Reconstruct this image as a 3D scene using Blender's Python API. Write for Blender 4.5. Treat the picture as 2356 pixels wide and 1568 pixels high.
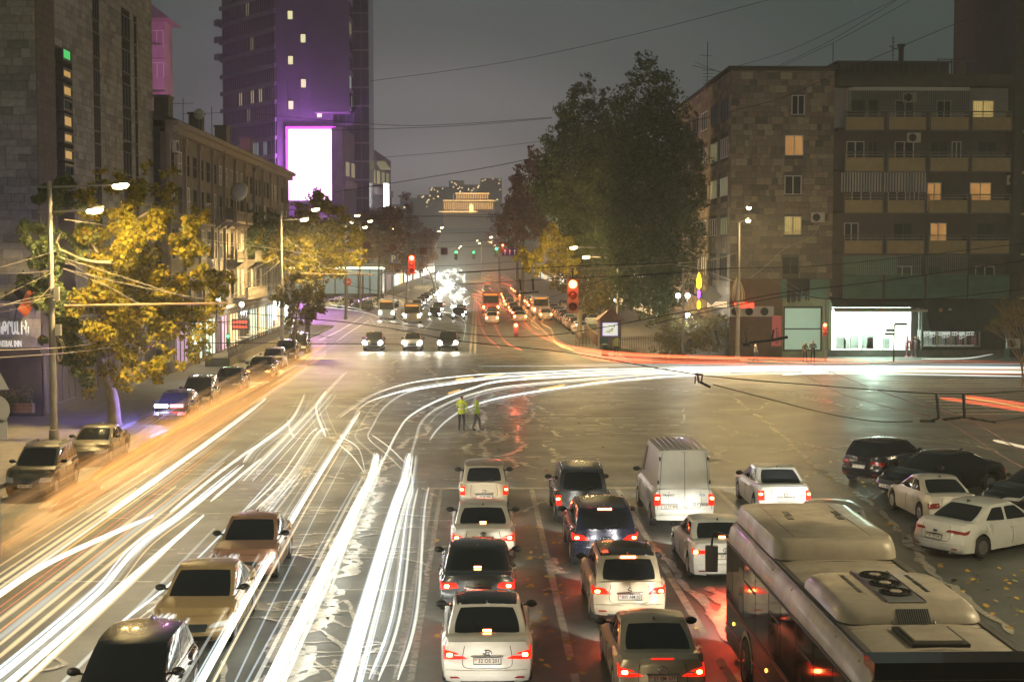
import bpy, math, random
import numpy as np
from mathutils import Vector, Matrix
random.seed(7)
SC = bpy.context.scene
for _o in list(bpy.data.objects):
 bpy.data.objects.remove(_o)
COL = SC.collection
R = math.radians
EYE = Vector((0.0, 0.0, 8.5))
FP = 3272.0                                   # focal length in units of the 2356-wide picture
PITCH = math.atan(194 / FP)
YAW = math.atan(78 / FP)
cam_d = bpy.data.cameras.new('camera')
cam_d.lens = 50.0
cam_d.sensor_width = 36.0
cam_d.clip_start = 0.5
cam_d.clip_end = 6000
cam = bpy.data.objects.new('camera', cam_d)
cam.location = EYE
cam.rotation_euler = (math.pi / 2 - PITCH, 0, -YAW)
COL.objects.link(cam)
SC.camera = cam
_CR = Matrix.Rotation(-YAW, 3, 'Z') @ Matrix.Rotation(math.pi / 2 - PITCH, 3, 'X')
def ray(px, py):
 return _CR @ Vector(((px - 1178) / FP, -(py - 784) / FP, -1.0))
def gnd(px, py, z=0.0):
 """world point seen at picture position (px, py) on the level plane z"""
 d = ray(px, py)
 return EYE + d * ((z - EYE.z) / d.z)
def at(px, py, Y):
 """world point seen at picture position (px, py) at distance Y along the street"""
 d = ray(px, py)
 return EYE + d * ((Y - EYE.y) / d.y)
SC.view_settings.view_transform = 'Standard'
try:
 SC.view_settings.look = 'None'
except Exception:
 pass
SC.view_settings.exposure = 0.0
SC.view_settings.gamma = 1.0
SC.render.engine = 'CYCLES'
SC.cycles.use_denoising = True
SC.cycles.max_bounces = 5
SC.cycles.diffuse_bounces = 2
SC.cycles.glossy_bounces = 3
SC.cycles.transmission_bounces = 3
SC.cycles.transparent_max_bounces = 28
SC.cycles.volume_bounces = 0
SC.cycles.sample_clamp_indirect = 3.0
SC.cycles.sample_clamp_direct = 40.0
SC.cycles.caustics_reflective = False
SC.cycles.caustics_refractive = False
world = bpy.data.worlds.new('World')
SC.world = world
world.use_nodes = True
_n = world.node_tree.nodes
_l = world.node_tree.links
_n.clear()
_out = _n.new('ShaderNodeOutputWorld')
_bg = _n.new('ShaderNodeBackground')
_tc = _n.new('ShaderNodeTexCoord')
_vm = _n.new('ShaderNodeVectorMath')
_vm.operation = 'NORMALIZE'
_l.new(_tc.outputs['Generated'], _vm.inputs[0])
_sx = _n.new('ShaderNodeSeparateXYZ')
_l.new(_vm.outputs[0], _sx.inputs[0])
def _math(op, a, b=None):
 m = _n.new('ShaderNodeMath')
 m.operation = op
 for i, v in enumerate((a, b)):
  if v is None:
   continue
  if isinstance(v, (int, float)):
   m.inputs[i].default_value = v
  else:
   _l.new(v, m.inputs[i])
 return m.outputs[0]
_az = _math('ARCTAN2', _math('ADD', _sx.outputs[0], 0.035), _sx.outputs[1])
_az2 = _math('POWER', _math('MULTIPLY', _math('ABSOLUTE', _az), 0.62), 2.0)
_el = _math('ABSOLUTE', _sx.outputs[2])
_el2 = _math('POWER', _math('MULTIPLY', _el, 1.0), 2.0)
_r = _math('SQRT', _math('ADD', _az2, _el2))
_ramp = _n.new('ShaderNodeValToRGB')
_l.new(_math('MULTIPLY', _r, 1.0 / 0.5), _ramp.inputs[0])
_cr = _ramp.color_ramp
_cr.interpolation = 'EASE'
SKYC = [(0.0, (0.60, 0.51, 0.55)), (0.10, (0.40, 0.355, 0.375)), (0.20, (0.190, 0.182, 0.186)),
  (0.32, (0.088, 0.098, 0.096)), (0.48, (0.048, 0.066, 0.060)), (1.0, (0.042, 0.058, 0.052))]
while len(_cr.elements) < len(SKYC):
 _cr.elements.new(0.5)
for e, (p, c) in zip(_cr.elements, SKYC):
 e.position = p
 e.color = (*c, 1)
_l.new(_ramp.outputs[0], _bg.inputs[0])
_bg.inputs[1].default_value = 1.25
_sky = _n.new('ShaderNodeTexSky')
_sky.sky_type = 'NISHITA'
_sky.sun_disc = False
_sky.sun_elevation = R(-4)
_sky.sun_rotation = R(160)
_bg2 = _n.new('ShaderNodeBackground')
_l.new(_sky.outputs[0], _bg2.inputs[0])
_bg2.inputs[1].default_value = 0.02
_add = _n.new('ShaderNodeAddShader')
_l.new(_bg.outputs[0], _add.inputs[0])
_l.new(_bg2.outputs[0], _add.inputs[1])
_l.new(_add.outputs[0], _out.inputs[0])
def link(o):
 COL.objects.link(o)
 return o
def tag(o, label=None, cat=None, group=None, kind=None):
 if label:
  o['label'] = label
 if cat:
  o['category'] = cat
 if group:
  o['group'] = group
 if kind:
  o['kind'] = kind
 return o
def thing(name, label, cat, loc=(0, 0, 0), rz=0.0, group=None):
 o = bpy.data.objects.new(name, None)
 o.empty_display_size = 0.2
 o.location = loc
 o.rotation_euler = (0, 0, rz)
 link(o)
 return tag(o, label, cat, group)
def put(name, mesh, parent=None, loc=(0, 0, 0), rot=(0, 0, 0), scale=(1, 1, 1)):
 o = bpy.data.objects.new(name, mesh)
 o.location = loc
 o.rotation_euler = rot
 o.scale = scale
 if parent is not None:
  o.parent = parent
 return link(o)
def copy_tree(o, parent=None):
 c = o.copy()
 for k in ('label', 'category', 'group'):
  pass
 link(c)
 c.parent = parent
 for ch in o.children:
  copy_tree(ch, c)
 return c
class MB:
 """collects shapes that become ONE mesh object"""
 def __init__(s):
  s.v = []
  s.f = []
  s.m = []
  s.mi = 0
 def face(s, pts):
  n = len(s.v)
  s.v.extend([tuple(p) for p in pts])
  s.f.append(tuple(range(n, n + len(pts))))
  s.m.append(s.mi)
 def add(s, vs, fs):
  n = len(s.v)
  s.v.extend([tuple(p) for p in vs])
  for f in fs:
   s.f.append(tuple(i + n for i in f))
   s.m.append(s.mi)
 def box(s, x0, x1, y0, y1, z0, z1):
  vs = [(x0, y0, z0), (x1, y0, z0), (x1, y1, z0), (x0, y1, z0), (x0, y0, z1), (x1, y0, z1), (x1, y1, z1), (x0, y1, z1)]
  s.add(vs, [(0, 3, 2, 1), (4, 5, 6, 7), (0, 1, 5, 4), (1, 2, 6, 5), (2, 3, 7, 6), (3, 0, 4, 7)])
  return s
 def cbox(s, c, d):
  return s.box(c[0] - d[0] / 2, c[0] + d[0] / 2, c[1] - d[1] / 2, c[1] + d[1] / 2, c[2] - d[2] / 2, c[2] + d[2] / 2)
 def bar(s, p, q, w, h=None):
  """square bar from p to q"""
  h = h or w
  p, q = Vector(p), Vector(q)
  d = (q - p).normalized()
  up = Vector((0, 0, 1)) if abs(d.z) < 0.95 else Vector((1, 0, 0))
  a = d.cross(up).normalized() * w / 2
  b = a.cross(d).normalized() * h / 2
  vs = [p - a - b, p + a - b, p + a + b, p - a + b, q - a - b, q + a - b, q + a + b, q - a + b]
  s.add(vs, [(0, 1, 2, 3), (7, 6, 5, 4), (0, 4, 5, 1), (1, 5, 6, 2), (2, 6, 7, 3), (3, 7, 4, 0)])
  return s
 def tube(s, pts, r, n=6, cap=True):
  pts = [Vector(p) for p in pts]
  rs = r if isinstance(r, (list, tuple)) else [r] * len(pts)
  base = len(s.v)
  prev = None
  for i, p in enumerate(pts):
   a = pts[max(i - 1, 0)]
   b = pts[min(i + 1, len(pts) - 1)]
   t = (b - a)
   t = t.normalized() if t.length > 1e-9 else Vector((0, 0, 1))
   if prev is None:
    up = Vector((0, 0, 1)) if abs(t.z) < 0.9 else Vector((1, 0, 0))
    e = t.cross(up).normalized()
   else:
    e = (prev - t * prev.dot(t)).normalized()
   prev = e
   g = t.cross(e)
   for k in range(n):
    a_ = 2 * math.pi * k / n
    s.v.append(tuple(p + (e * math.cos(a_) + g * math.sin(a_)) * rs[i]))
  for i in range(len(pts) - 1):
   for k in range(n):
    k2 = (k + 1) % n
    s.f.append((base + i * n + k, base + i * n + k2, base + (i + 1) * n + k2, base + (i + 1) * n + k))
    s.m.append(s.mi)
  if cap:
   s.f.append(tuple(base + k for k in reversed(range(n))))
   s.m.append(s.mi)
   e0 = base + (len(pts) - 1) * n
   s.f.append(tuple(e0 + k for k in range(n)))
   s.m.append(s.mi)
  return s
 def lathe(s, prof, n=16, axis='Z', c=(0, 0, 0)):
  """prof: (radius, height) pairs turned round the axis through c"""
  base = len(s.v)
  for r, h in prof:
   for k in range(n):
    a = 2 * math.pi * k / n
    x, y = r * math.cos(a), r * math.sin(a)
    p = {'Z': (x, y, h), 'Y': (x, h, y), 'X': (h, x, y)}[axis]
    s.v.append((p[0] + c[0], p[1] + c[1], p[2] + c[2]))
  for i in range(len(prof) - 1):
   for k in range(n):
    k2 = (k + 1) % n
    f = (base + i * n + k, base + i * n + k2, base + (i + 1) * n + k2, base + (i + 1) * n + k)
    s.f.append(f if axis == 'Z' or axis == 'X' else f[::-1])
    s.m.append(s.mi)
  if prof[0][0] > 1e-6:
   s.f.append(tuple(base + k for k in range(n)))
   s.m.append(s.mi)
  if prof[-1][0] > 1e-6:
   e0 = base + (len(prof) - 1) * n
   s.f.append(tuple(e0 + k for k in range(n)))
   s.m.append(s.mi)
  return s
 def prism(s, poly, z0, z1):
  n = len(poly)
  vs = [(x, y, z0) for x, y in poly] + [(x, y, z1) for x, y in poly]
  fs = [tuple(reversed(range(n))), tuple(range(n, 2 * n))]
  fs += [(i, (i + 1) % n, n + (i + 1) % n, n + i) for i in range(n)]
  s.add(vs, fs)
  return s
 def mesh(s, name, mats, smooth=False):
  me = bpy.data.meshes.new(name)
  me.from_pydata(s.v, [], s.f)
  ms = mats if isinstance(mats, (list, tuple)) else [mats]
  for m in ms:
   me.materials.append(m)
  if len(ms) > 1:
   me.polygons.foreach_set('material_index', s.m)
  if smooth:
   me.polygons.foreach_set('use_smooth', [True] * len(s.f))
  me.update()
  return me
 def build(s, name, mats, parent=None, smooth=False, **kw):
  return put(name, s.mesh(name, mats, smooth), parent, **kw)
def autosmooth(o, ang=35):
 me = o.data
 for p in me.polygons:
  p.use_smooth = True
 try:
  me.set_sharp_from_angle(angle=R(ang))
 except Exception:
  pass
 return o
MATS = {}
def mat(name, col=(0.5, 0.5, 0.5), rough=0.6, metal=0.0, emit=None, es=0.0, spec=0.5, noise=None, bump=None, col2=None,
  rnd=None, coat=0.0, alpha=None, island=None, rvar=0.0, emesh=True, folds=0):
 """noise=(scale, detail): col..col2 mottling; rnd / island = list of colours chosen per object / per loose piece"""
 if name in MATS:
  return MATS[name]
 m = bpy.data.materials.new(name)
 m.use_nodes = True
 nt = m.node_tree
 N, L = nt.nodes, nt.links
 b = N.get('Principled BSDF')
 b.inputs['Base Color'].default_value = (*col, 1)
 b.inputs['Roughness'].default_value = rough
 b.inputs['Metallic'].default_value = metal
 b.inputs['Specular IOR Level'].default_value = spec
 if coat:
  b.inputs['Coat Weight'].default_value = coat
  b.inputs['Coat Roughness'].default_value = 0.06
 csock = None
 if rnd or island:
  cols = rnd or island
  ramp = N.new('ShaderNodeValToRGB')
  ramp.color_ramp.interpolation = 'LINEAR'
  while len(ramp.color_ramp.elements) < len(cols):
   ramp.color_ramp.elements.new(0.5)
  for i, (e, c) in enumerate(zip(ramp.color_ramp.elements, cols)):
   e.position = i / max(1, len(cols) - 1)
   e.color = (*c, 1)
  if rnd and island is None:
   oi = N.new('ShaderNodeObjectInfo')
   L.new(oi.outputs['Random'], ramp.inputs[0])
  else:
   g = N.new('ShaderNodeNewGeometry')
   L.new(g.outputs['Random Per Island'], ramp.inputs[0])
  csock = ramp.outputs[0]
 if noise:
  tc = N.new('ShaderNodeTexCoord')
  nz = N.new('ShaderNodeTexNoise')
  nz.inputs['Scale'].default_value = noise[0]
  nz.inputs['Detail'].default_value = noise[1]
  nz.inputs['Roughness'].default_value = 0.6
  L.new(tc.outputs['Object'], nz.inputs['Vector'])
  mx = N.new('ShaderNodeMix')
  mx.data_type = 'RGBA'
  rr = N.new('ShaderNodeMapRange')
  rr.inputs[1].default_value = 0.3
  rr.inputs[2].default_value = 0.7
  L.new(nz.outputs[0], rr.inputs[0])
  L.new(rr.outputs[0], mx.inputs[0])
  if csock is not None:
   mul = N.new('ShaderNodeMix')
   mul.data_type = 'RGBA'
   mul.blend_type = 'MULTIPLY'
   mul.inputs[0].default_value = 1.0
   mx.inputs[6].default_value = (0.72, 0.72, 0.72, 1)
   mx.inputs[7].default_value = (1.12, 1.12, 1.12, 1)
   L.new(csock, mul.inputs[6])
   L.new(mx.outputs[2], mul.inputs[7])
   csock = mul.outputs[2]
  else:
   mx.inputs[6].default_value = (*col, 1)
   c2 = col2 or tuple(c * 0.6 for c in col)
   mx.inputs[7].default_value = (*c2, 1)
   csock = mx.outputs[2]
  if rvar:
   rm = N.new('ShaderNodeMapRange')
   rm.inputs[1].default_value = 0.3
   rm.inputs[2].default_value = 0.7
   rm.inputs[3].default_value = rough - rvar
   rm.inputs[4].default_value = rough + rvar
   L.new(nz.outputs[0], rm.inputs[0])
   L.new(rm.outputs[0], b.inputs['Roughness'])
 if csock is not None:
  L.new(csock, b.inputs['Base Color'])
 if bump:
  tc = N.new('ShaderNodeTexCoord')
  nz = N.new('ShaderNodeTexNoise')
  nz.inputs['Scale'].default_value = bump[0]
  nz.inputs['Detail'].default_value = 4
  L.new(tc.outputs['Object'], nz.inputs['Vector'])
  bp = N.new('ShaderNodeBump')
  bp.inputs['Strength'].default_value = bump[1]
  bp.inputs['Distance'].default_value = 0.02
  L.new(nz.outputs[0], bp.inputs['Height'])
  L.new(bp.outputs[0], b.inputs['Normal'])
 if emit:
  b.inputs['Emission Color'].default_value = (*emit, 1)
  b.inputs['Emission Strength'].default_value = es
  if not emesh:
   m.cycles.emission_sampling = 'NONE'
 if folds:
  tc = N.new('ShaderNodeTexCoord')
  wv = N.new('ShaderNodeTexWave')
  wv.inputs['Scale'].default_value = folds
  wv.inputs['Distortion'].default_value = 3.0
  wv.inputs['Detail'].default_value = 3.0
  nz2 = N.new('ShaderNodeTexNoise')
  nz2.inputs['Scale'].default_value = 0.9
  L.new(tc.outputs['Object'], wv.inputs['Vector'])
  L.new(tc.outputs['Object'], nz2.inputs['Vector'])
  ml = N.new('ShaderNodeMath')
  ml.operation = 'MULTIPLY'
  L.new(wv.outputs['Fac'], ml.inputs[0])
  L.new(nz2.outputs[0], ml.inputs[1])
  mr = N.new('ShaderNodeMapRange')
  mr.inputs[1].default_value = 0.0
  mr.inputs[2].default_value = 0.55
  mr.inputs[3].default_value = es * 0.35
  mr.inputs[4].default_value = es * 1.25
  L.new(ml.outputs[0], mr.inputs[0])
  L.new(mr.outputs[0], b.inputs['Emission Strength'])
 MATS[name] = m
 return m
def lamp_light(name, loc, col, power, radius=0.15, parent=None, kind='POINT', rot=(0, 0, 0), spot=None, blend=0.5):
 d = bpy.data.lights.new(name, kind)
 d.color = col
 d.energy = power
 d.shadow_soft_size = radius
 if kind == 'SPOT':
  d.spot_size = spot
  d.spot_blend = blend
 o = bpy.data.objects.new(name, d)
 o.location = loc
 o.rotation_euler = rot
 if parent is not None:
  o.parent = parent
 return link(o)
SOD = (1.0, 0.70, 0.28)
SODN = (1.0, 0.80, 0.46)
COOL = (0.85, 0.95, 1.0)
def bez(pts, n=6):
 """smooth curve (Catmull-Rom) through 3-D points"""
 P = [Vector(p) for p in pts]
 if len(P) < 3:
  return [P[0].lerp(P[1], i / n) for i in range(n + 1)]
 out = []
 for i in range(len(P) - 1):
  p0, p1, p2, p3 = P[max(i - 1, 0)], P[i], P[i + 1], P[min(i + 2, len(P) - 1)]
  for k in range(n):
   t = k / n
   out.append(0.5 * ((2 * p1) + (p2 - p0) * t + (2 * p0 - 5 * p1 + 4 * p2 - p3) * t * t + (3 * p1 - p0 - 3 * p2 + p3) * t ** 3))
 out.append(P[-1])
 return out
def text(body, size, parent, loc, rot=(math.pi / 2, 0, 0), m=None, name='lettering', ext=0.004, align='CENTER', sx=1.0, bold=0.0):
 c = bpy.data.curves.new(name, 'FONT')
 c.body = body
 c.size = size
 c.extrude = ext
 c.align_x = align
 c.align_y = 'CENTER'
 c.offset = bold
 c.resolution_u = 2
 c.materials.append(m)
 tmp = bpy.data.objects.new(name, c)
 me = bpy.data.meshes.new_from_object(tmp)
 bpy.data.objects.remove(tmp)
 me.name = name
 if not me.materials:
  me.materials.append(m)
 o = bpy.data.objects.new(name, me)
 o.location = loc
 o.rotation_euler = rot
 o.scale = (sx, 1, 1)
 o.parent = parent
 return link(o)
# ================================================================ ground, roads, markings
rg = random.Random(11)
def sheet(name, polys, z, m, label=None, kind='structure'):
 b = MB()
 for i, p in enumerate(polys):
  b.face([(x, y, z) for x, y in p])
 o = b.build(name, m)
 o['kind'] = kind
 if label:
  o['label'] = label
 return o
def rect(x0, x1, y0, y1):
 return [(x0, y0), (x1, y0), (x1, y1), (x0, y1)]
M_ground = mat('earth', (0.05, 0.05, 0.04), 0.9, noise=(0.05, 4), col2=(0.08, 0.07, 0.05))
M_asph = mat('asphalt', (0.100, 0.110, 0.098), 0.47, noise=(0.35, 9), col2=(0.058, 0.062, 0.058), bump=(38, 0.35), rvar=0.12, spec=0.6)
M_pave = mat('paving', (0.20, 0.18, 0.16), 0.75, noise=(1.2, 6), col2=(0.13, 0.12, 0.11))
M_kerb = mat('kerbstone', (0.32, 0.30, 0.27), 0.8, noise=(3, 5), col2=(0.2, 0.19, 0.17))
M_paint = mat('road_paint', (0.50, 0.46, 0.38), 0.65, noise=(3.5, 8), col2=(0.24, 0.22, 0.19))
M_worn = mat('worn_paint', (0.34, 0.32, 0.28), 0.7, noise=(5, 8), col2=(0.10, 0.095, 0.085))
M_seal = mat('joint_sealant', (0.50, 0.47, 0.40), 0.28, noise=(1.5, 6), col2=(0.22, 0.20, 0.17), rvar=0.12, spec=0.8)  # pale sealant, lightened further to stand in for headlight sheen
sheet('ground', [rect(-900, 900, -120, 2800)], -0.35, M_ground)
road_rects = [rect(-17.6, 110, -30, 111), rect(-17.6, 12.5, 111, 1000), rect(-110, -17.6, 175, 262)]
sheet('road', road_rects, 0.0, M_asph)
SIDE_R = [(12.5, 1000), (12.5, 150), (12.9, 138), (14.4, 128), (17.0, 119), (20.5, 113.5), (26, 111), (110, 111), (110, 1000)]
SIDE_L1 = [(-17.6, -30), (-17.6, 172), (-19.5, 175), (-110, 175), (-110, -30)]
SIDE_L2 = [(-17.6, 1000), (-17.6, 265), (-20, 262), (-110, 262), (-110, 1000)]
def slab(name, poly, z, m):
 b = MB()
 b.prism(poly[::-1] if sum((poly[i][0] - poly[i - 1][0]) * (poly[i][1] + poly[i - 1][1]) for i in range(len(poly))) > 0 else poly, -0.3, z)
 o = b.build(name, m)
 o['kind'] = 'structure'
 return o
for poly in (SIDE_R, SIDE_L1, SIDE_L2):
 slab('pavement', poly, 0.13, M_pave)
def kerb_line(pts):
 par = None
 first = True
 for a, b_ in zip(pts[:-1], pts[1:]):
  a, b_ = Vector((*a, 0)), Vector((*b_, 0))
  L = (b_ - a).length
  n = max(1, int(L / 3.0))
  for i in range(n):
   p, q = a.lerp(b_, i / n), a.lerp(b_, (i + 1) / n)
   d = (q - p).normalized() * 0.012
   yield p + d, q - d
def kerbs(line, cap=90):
 holder = MB()
 for p, q in kerb_line(line):
  holder.bar(p + Vector((0, 0, 0.062)), q + Vector((0, 0, 0.062)), 0.17, 0.19)
 o = holder.build('kerb', M_kerb)
 o['kind'] = 'structure'
kerbs([(12.46, 400), (12.46, 150), (12.86, 138), (14.36, 128), (16.96, 119), (20.5, 113.4), (26, 110.9), (90, 110.9)])
kerbs([(-17.56, 0), (-17.56, 172), (-19.5, 175.05), (-60, 175.05)])
kerbs([(-17.56, 400), (-17.56, 265), (-20, 261.9), (-90, 261.9)])
ML = MB()
ML2 = MB()
def line(b, x0, y0, x1, y1, w, z=0.004):
 d = Vector((x1 - x0, y1 - y0, 0)).normalized()
 n = Vector((-d.y, d.x, 0)) * w / 2
 p, q = Vector((x0, y0, z)), Vector((x1, y1, z))
 b.face([p - n, q - n, q + n, p + n][::1])
def lines_object(name, segs, w, m, label):
 b = MB()
 for s_ in segs:
  line(b, *s_, w)
 o = b.build(name, m)
 o['kind'] = 'structure'
 o['label'] = label
 return o
lines_object('stop_line', [(-1.85, 51.9, 12.2, 51.9)], 0.36, M_paint, 'white stop line in front of the queuing cars')
lines_object('lane_line', [(-1.67, 10, -1.67, 51.6)], 0.15, M_worn, 'left stripe of the worn double centre line')
lines_object('lane_line', [(-1.36, 10, -1.36, 51.6)], 0.15, M_worn, 'right stripe of the worn double centre line')
lines_object('lane_line', [(1.95, 29.8, 1.95, 51.6), (1.95, 24.5, 1.95, 28.6), (1.95, 18, 1.95, 22)], 0.17, M_paint, 'white lane line left of the silver estate car')
lines_object('lane_line', [(5.1, 31.5, 5.1, 51.6), (5.1, 24.5, 5.1, 29.6), (5.1, 18, 5.1, 22)], 0.19, M_paint, 'white lane line between the van lane and the middle lane')
lines_object('lane_line', [(8.7, 20, 8.7, 51.6)], 0.19, M_paint, 'white lane line right of the tall white van')
lines_object('lane_line', [(4.5, 52.4, 3.2, 62.0)], 0.45, M_worn, 'faded broad stripe beyond the stop line')
lines_object('lane_line', [(12.7, 58, 24.5, 36.5)], 0.16, M_worn, 'worn diagonal line beside the turning cars')
lines_object('lane_line', [(22.5, 68, 45, 56)], 0.16, M_worn, 'worn double edge line on the side road, near stripe')
lines_object('lane_line', [(22.7, 68.5, 45.2, 56.5)], 0.12, M_worn, 'worn double edge line on the side road, far stripe')
lines_object('lane_line', [(18.2, 68.5, 23.0, 62.0)], 0.13, M_paint, 'thin white line left of the black crossover')
lines_object('lane_line', [(38, 74, 50, 60)], 0.13, M_worn, 'far worn line running to the right edge')
lines_object('lane_line', [(-0.7, 125, -0.7, 300)], 0.2, M_paint, 'centre line of the avenue beyond the junction, left stripe')
lines_object('lane_line', [(-0.3, 125, -0.3, 300)], 0.2, M_paint, 'centre line of the avenue beyond the junction, right stripe')
lines_object('lane_line', [(3.6, 128 + 9 * i, 3.6, 132 + 9 * i) for i in range(14)], 0.16, M_worn, 'dashed lane line on the far avenue, inner')
lines_object('lane_line', [(7.4, 128 + 9 * i, 7.4, 132 + 9 * i) for i in range(14)], 0.16, M_worn, 'dashed lane line on the far avenue, outer')
lines_object('stop_line', [(-16.5, 121.5, -0.9, 121.5)], 0.4, M_worn, 'far stop line in front of the oncoming cars')
for i in range(13):
 y = 76 + i * 1.75
 lines_object('crossing_bar', [(26 + 0.1 * i, y, 38 + 0.14 * i, y)], 0.62, M_paint, 'worn bar of the zebra crossing, %s' % ['nearest', 'second', 'third', 'fourth', 'fifth', 'sixth', 'seventh', 'eighth', 'ninth', 'tenth', 'eleventh', 'twelfth', 'farthest'][i])
for x, y in [(-3.0, 132), (-6.5, 132), (5.4, 140)]:
 b = MB()
 b.face([(x - .1, y, .004), (x + .1, y, .004), (x + .1, y + 3, .004), (x - .1, y + 3, .004)])
 b.face([(x - .35, y + 3.02, .004), (x + .35, y + 3.02, .004), (x, y + 4.6, .004)])
 o = b.build('lane_arrow', M_worn)
 o['kind'] = 'structure'
_zc = [0.008]
def crack(pts, w=0.12, jit=0.5, n=7, amp=0.12):
 P = bez([(x, y, 0) for x, y in pts], n)
 _zc[0] += 0.00012
 z = _zc[0]
 L, Rr = [], []
 for i, p in enumerate(P):
  a, c = P[max(0, i - 1)], P[min(len(P) - 1, i + 1)]
  d = (c - a).normalized()
  nn = Vector((-d.y, d.x, 0))
  q = p + nn * rg.uniform(-amp, amp)
  ww = w * rg.uniform(1 - jit, 1 + jit) / 2
  if i in (0, len(P) - 1):
   ww *= 0.3
  L.append(q + nn * ww + Vector((0, 0, z)))
  Rr.append(q - nn * ww + Vector((0, 0, z)))
 return L, Rr
def crack_object(strokes, label):
 b = MB()
 for L, Rr in strokes:
  k = len(b.v)
  for a, c in zip(L, Rr):
   b.v.append(tuple(a))
   b.v.append(tuple(c))
  for i in range(len(L) - 1):
   b.f.append((k + 2 * i + 1, k + 2 * i + 3, k + 2 * i + 2, k + 2 * i))
   b.m.append(0)
 o = b.build('crack_seal', M_seal)
 o['kind'] = 'stuff'
 o['label'] = label
 return o
def px_crack(pts, w=0.12, **k):
 return crack([(gnd(x, y).x, gnd(x, y).y) for x, y in pts], w, **k)
S = []
def meander(x, y0, y1, ax, step, w):
 pts = []
 y = y0
 while y < y1:
  pts.append((x + rg.uniform(-ax, ax), y))
  y += step * rg.uniform(0.5, 1.3)
 return crack(pts, w, amp=0.1)
for _ in range(4):
 S.append(meander(-3.9 + rg.uniform(-.2, .2), 20, 60, 0.55, 1.2, 0.22))
for _ in range(2):
 S.append(meander(-7.4, 24, 58, 0.6, 1.1, 0.2))
S.append(meander(-3.2, 62, 118, 0.8, 2.4, 0.3))
S.append(meander(-6.2, 62, 118, 0.8, 2.4, 0.3))
S.append(meander(0.3, 60, 110, 0.8, 2.0, 0.26))
S.append(meander(1.9, 56, 105, 0.9, 2.0, 0.26))
S.append(meander(3.4, 58, 100, 0.7, 2.2, 0.22))
for k in range(10):                                # blot-like patches of sealant loops
 cx, cy = rg.choice([(-3.8, 24), (-3.2, 29), (-4.1, 34), (0.4, 68), (-3.4, 27), (2.3, 72)])
 pts = [(cx + rg.uniform(-1.2, 1.2), cy + rg.uniform(-2.0, 2.0)) for _ in range(7)]
 S.append(crack(pts, 0.1, amp=0.04))
crack_object(S, 'pale meandering crack sealant along the lane joints')
S = []
y = 19.5
while y < 62:
 x0, x1 = rg.choice([(-9.5, -1.8), (-6.5, -1.6), (-4.5, -1.3), (-13, -5), (-8, -3.5)])
 yy = y + rg.uniform(-.5, .5)
 S.append(crack([(x0, yy + rg.uniform(-.2, .2)), ((x0 + x1) / 2, yy), (x1, yy + rg.uniform(-.2, .2))], 0.09, amp=0.05, n=10))
 y += rg.uniform(.8, 1.9)
y = 60
while y < 120:
 x0 = rg.uniform(-13, 3)
 x1 = x0 + rg.uniform(4, 11)
 S.append(crack([(x0, y + rg.uniform(-.3, .3)), ((x0 + x1) / 2, y + rg.uniform(-.3, .3)), (x1, y)], 0.17, amp=0.1, n=10))
 y += rg.uniform(1.3, 3.0)
for _ in range(46):                                # short branching strokes all over the junction
 x, y = rg.choice([(rg.uniform(-10, 9), rg.uniform(56, 108)), (rg.uniform(-9, -1), rg.uniform(20, 58)), (rg.uniform(9, 34), rg.uniform(56, 108))])
 pts = [(x, y)]
 a = rg.choice([0, 0, 1.4]) + rg.uniform(-.4, .4)
 for _k in range(rg.choice([3, 4, 5])):
  a += rg.uniform(-.9, .9)
  x += math.cos(a) * rg.uniform(.8, 2.2)
  y += math.sin(a) * rg.uniform(.8, 2.6)
  pts.append((x, y))
 S.append(crack(pts, 0.08 + .001 * y, amp=0.06))
crack_object(S, 'thin cross cracks filled with pale sealant')
S = [px_crack([(1690, 915), (1735, 950), (1770, 975), (1800, 1003), (1840, 1040), (1880, 1075), (1930, 1105), (1990, 1150), (2060, 1210), (2120, 1290), (2200, 1360), (2340, 1460)], 0.22),
  px_crack([(1640, 975), (1690, 993), (1740, 1004), (1730, 998), (1660, 1000)], 0.12),
  px_crack([(1640, 1028), (1790, 1031)], 0.13, n=14), px_crack([(1790, 1015), (1850, 1019), (1880, 1040)], 0.12),
  px_crack([(1800, 905), (1900, 925), (1980, 930), (1960, 940), (1900, 945)], 0.2), px_crack([(1880, 915), (1960, 938), (2050, 940)], 0.18),
  px_crack([(1890, 905), (1990, 900), (2090, 895)], 0.16), px_crack([(1860, 880), (1960, 893)], 0.14),
  px_crack([(1100, 900), (1090, 930), (1118, 960), (1100, 985), (1120, 1005), (1108, 1030), (1130, 1060)], 0.26),
  px_crack([(1085, 915), (1160, 925), (1190, 935), (1290, 952)], 0.12), px_crack([(1080, 935), (1170, 940), (1180, 955), (1150, 960)], 0.14),
  px_crack([(1085, 970), (1130, 975), (1200, 972), (1290, 966)], 0.1), px_crack([(1200, 880), (1210, 915), (1225, 950), (1210, 975)], 0.2),
  px_crack([(1110, 980), (1150, 985), (1135, 1000), (1220, 1005)], 0.12), px_crack([(1110, 1040), (1140, 1050), (1190, 1068), (1160, 1080)], 0.14),
  px_crack([(1850, 1108), (1870, 1090), (1925, 1082)], 0.12), px_crack([(1935, 1075), (1960, 1082), (2020, 1080)], 0.1),
  px_crack([(2000, 1010), (2100, 1030), (2200, 1060)], 0.1), px_crack([(1570, 940), (1570, 975)], 0.1),
  px_crack([(1500, 1250), (1530, 1290), (1600, 1370), (1690, 1480)], 0.25),
  px_crack([(1640, 1370), (1675, 1400), (1650, 1420), (1690, 1440)], 0.4), px_crack([(1630, 1350), (1680, 1385)], 0.3),
  px_crack([(1255, 1280), (1275, 1310), (1300, 1320)], 0.3), px_crack([(1250, 1360), (1290, 1350)], 0.15)]
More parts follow.
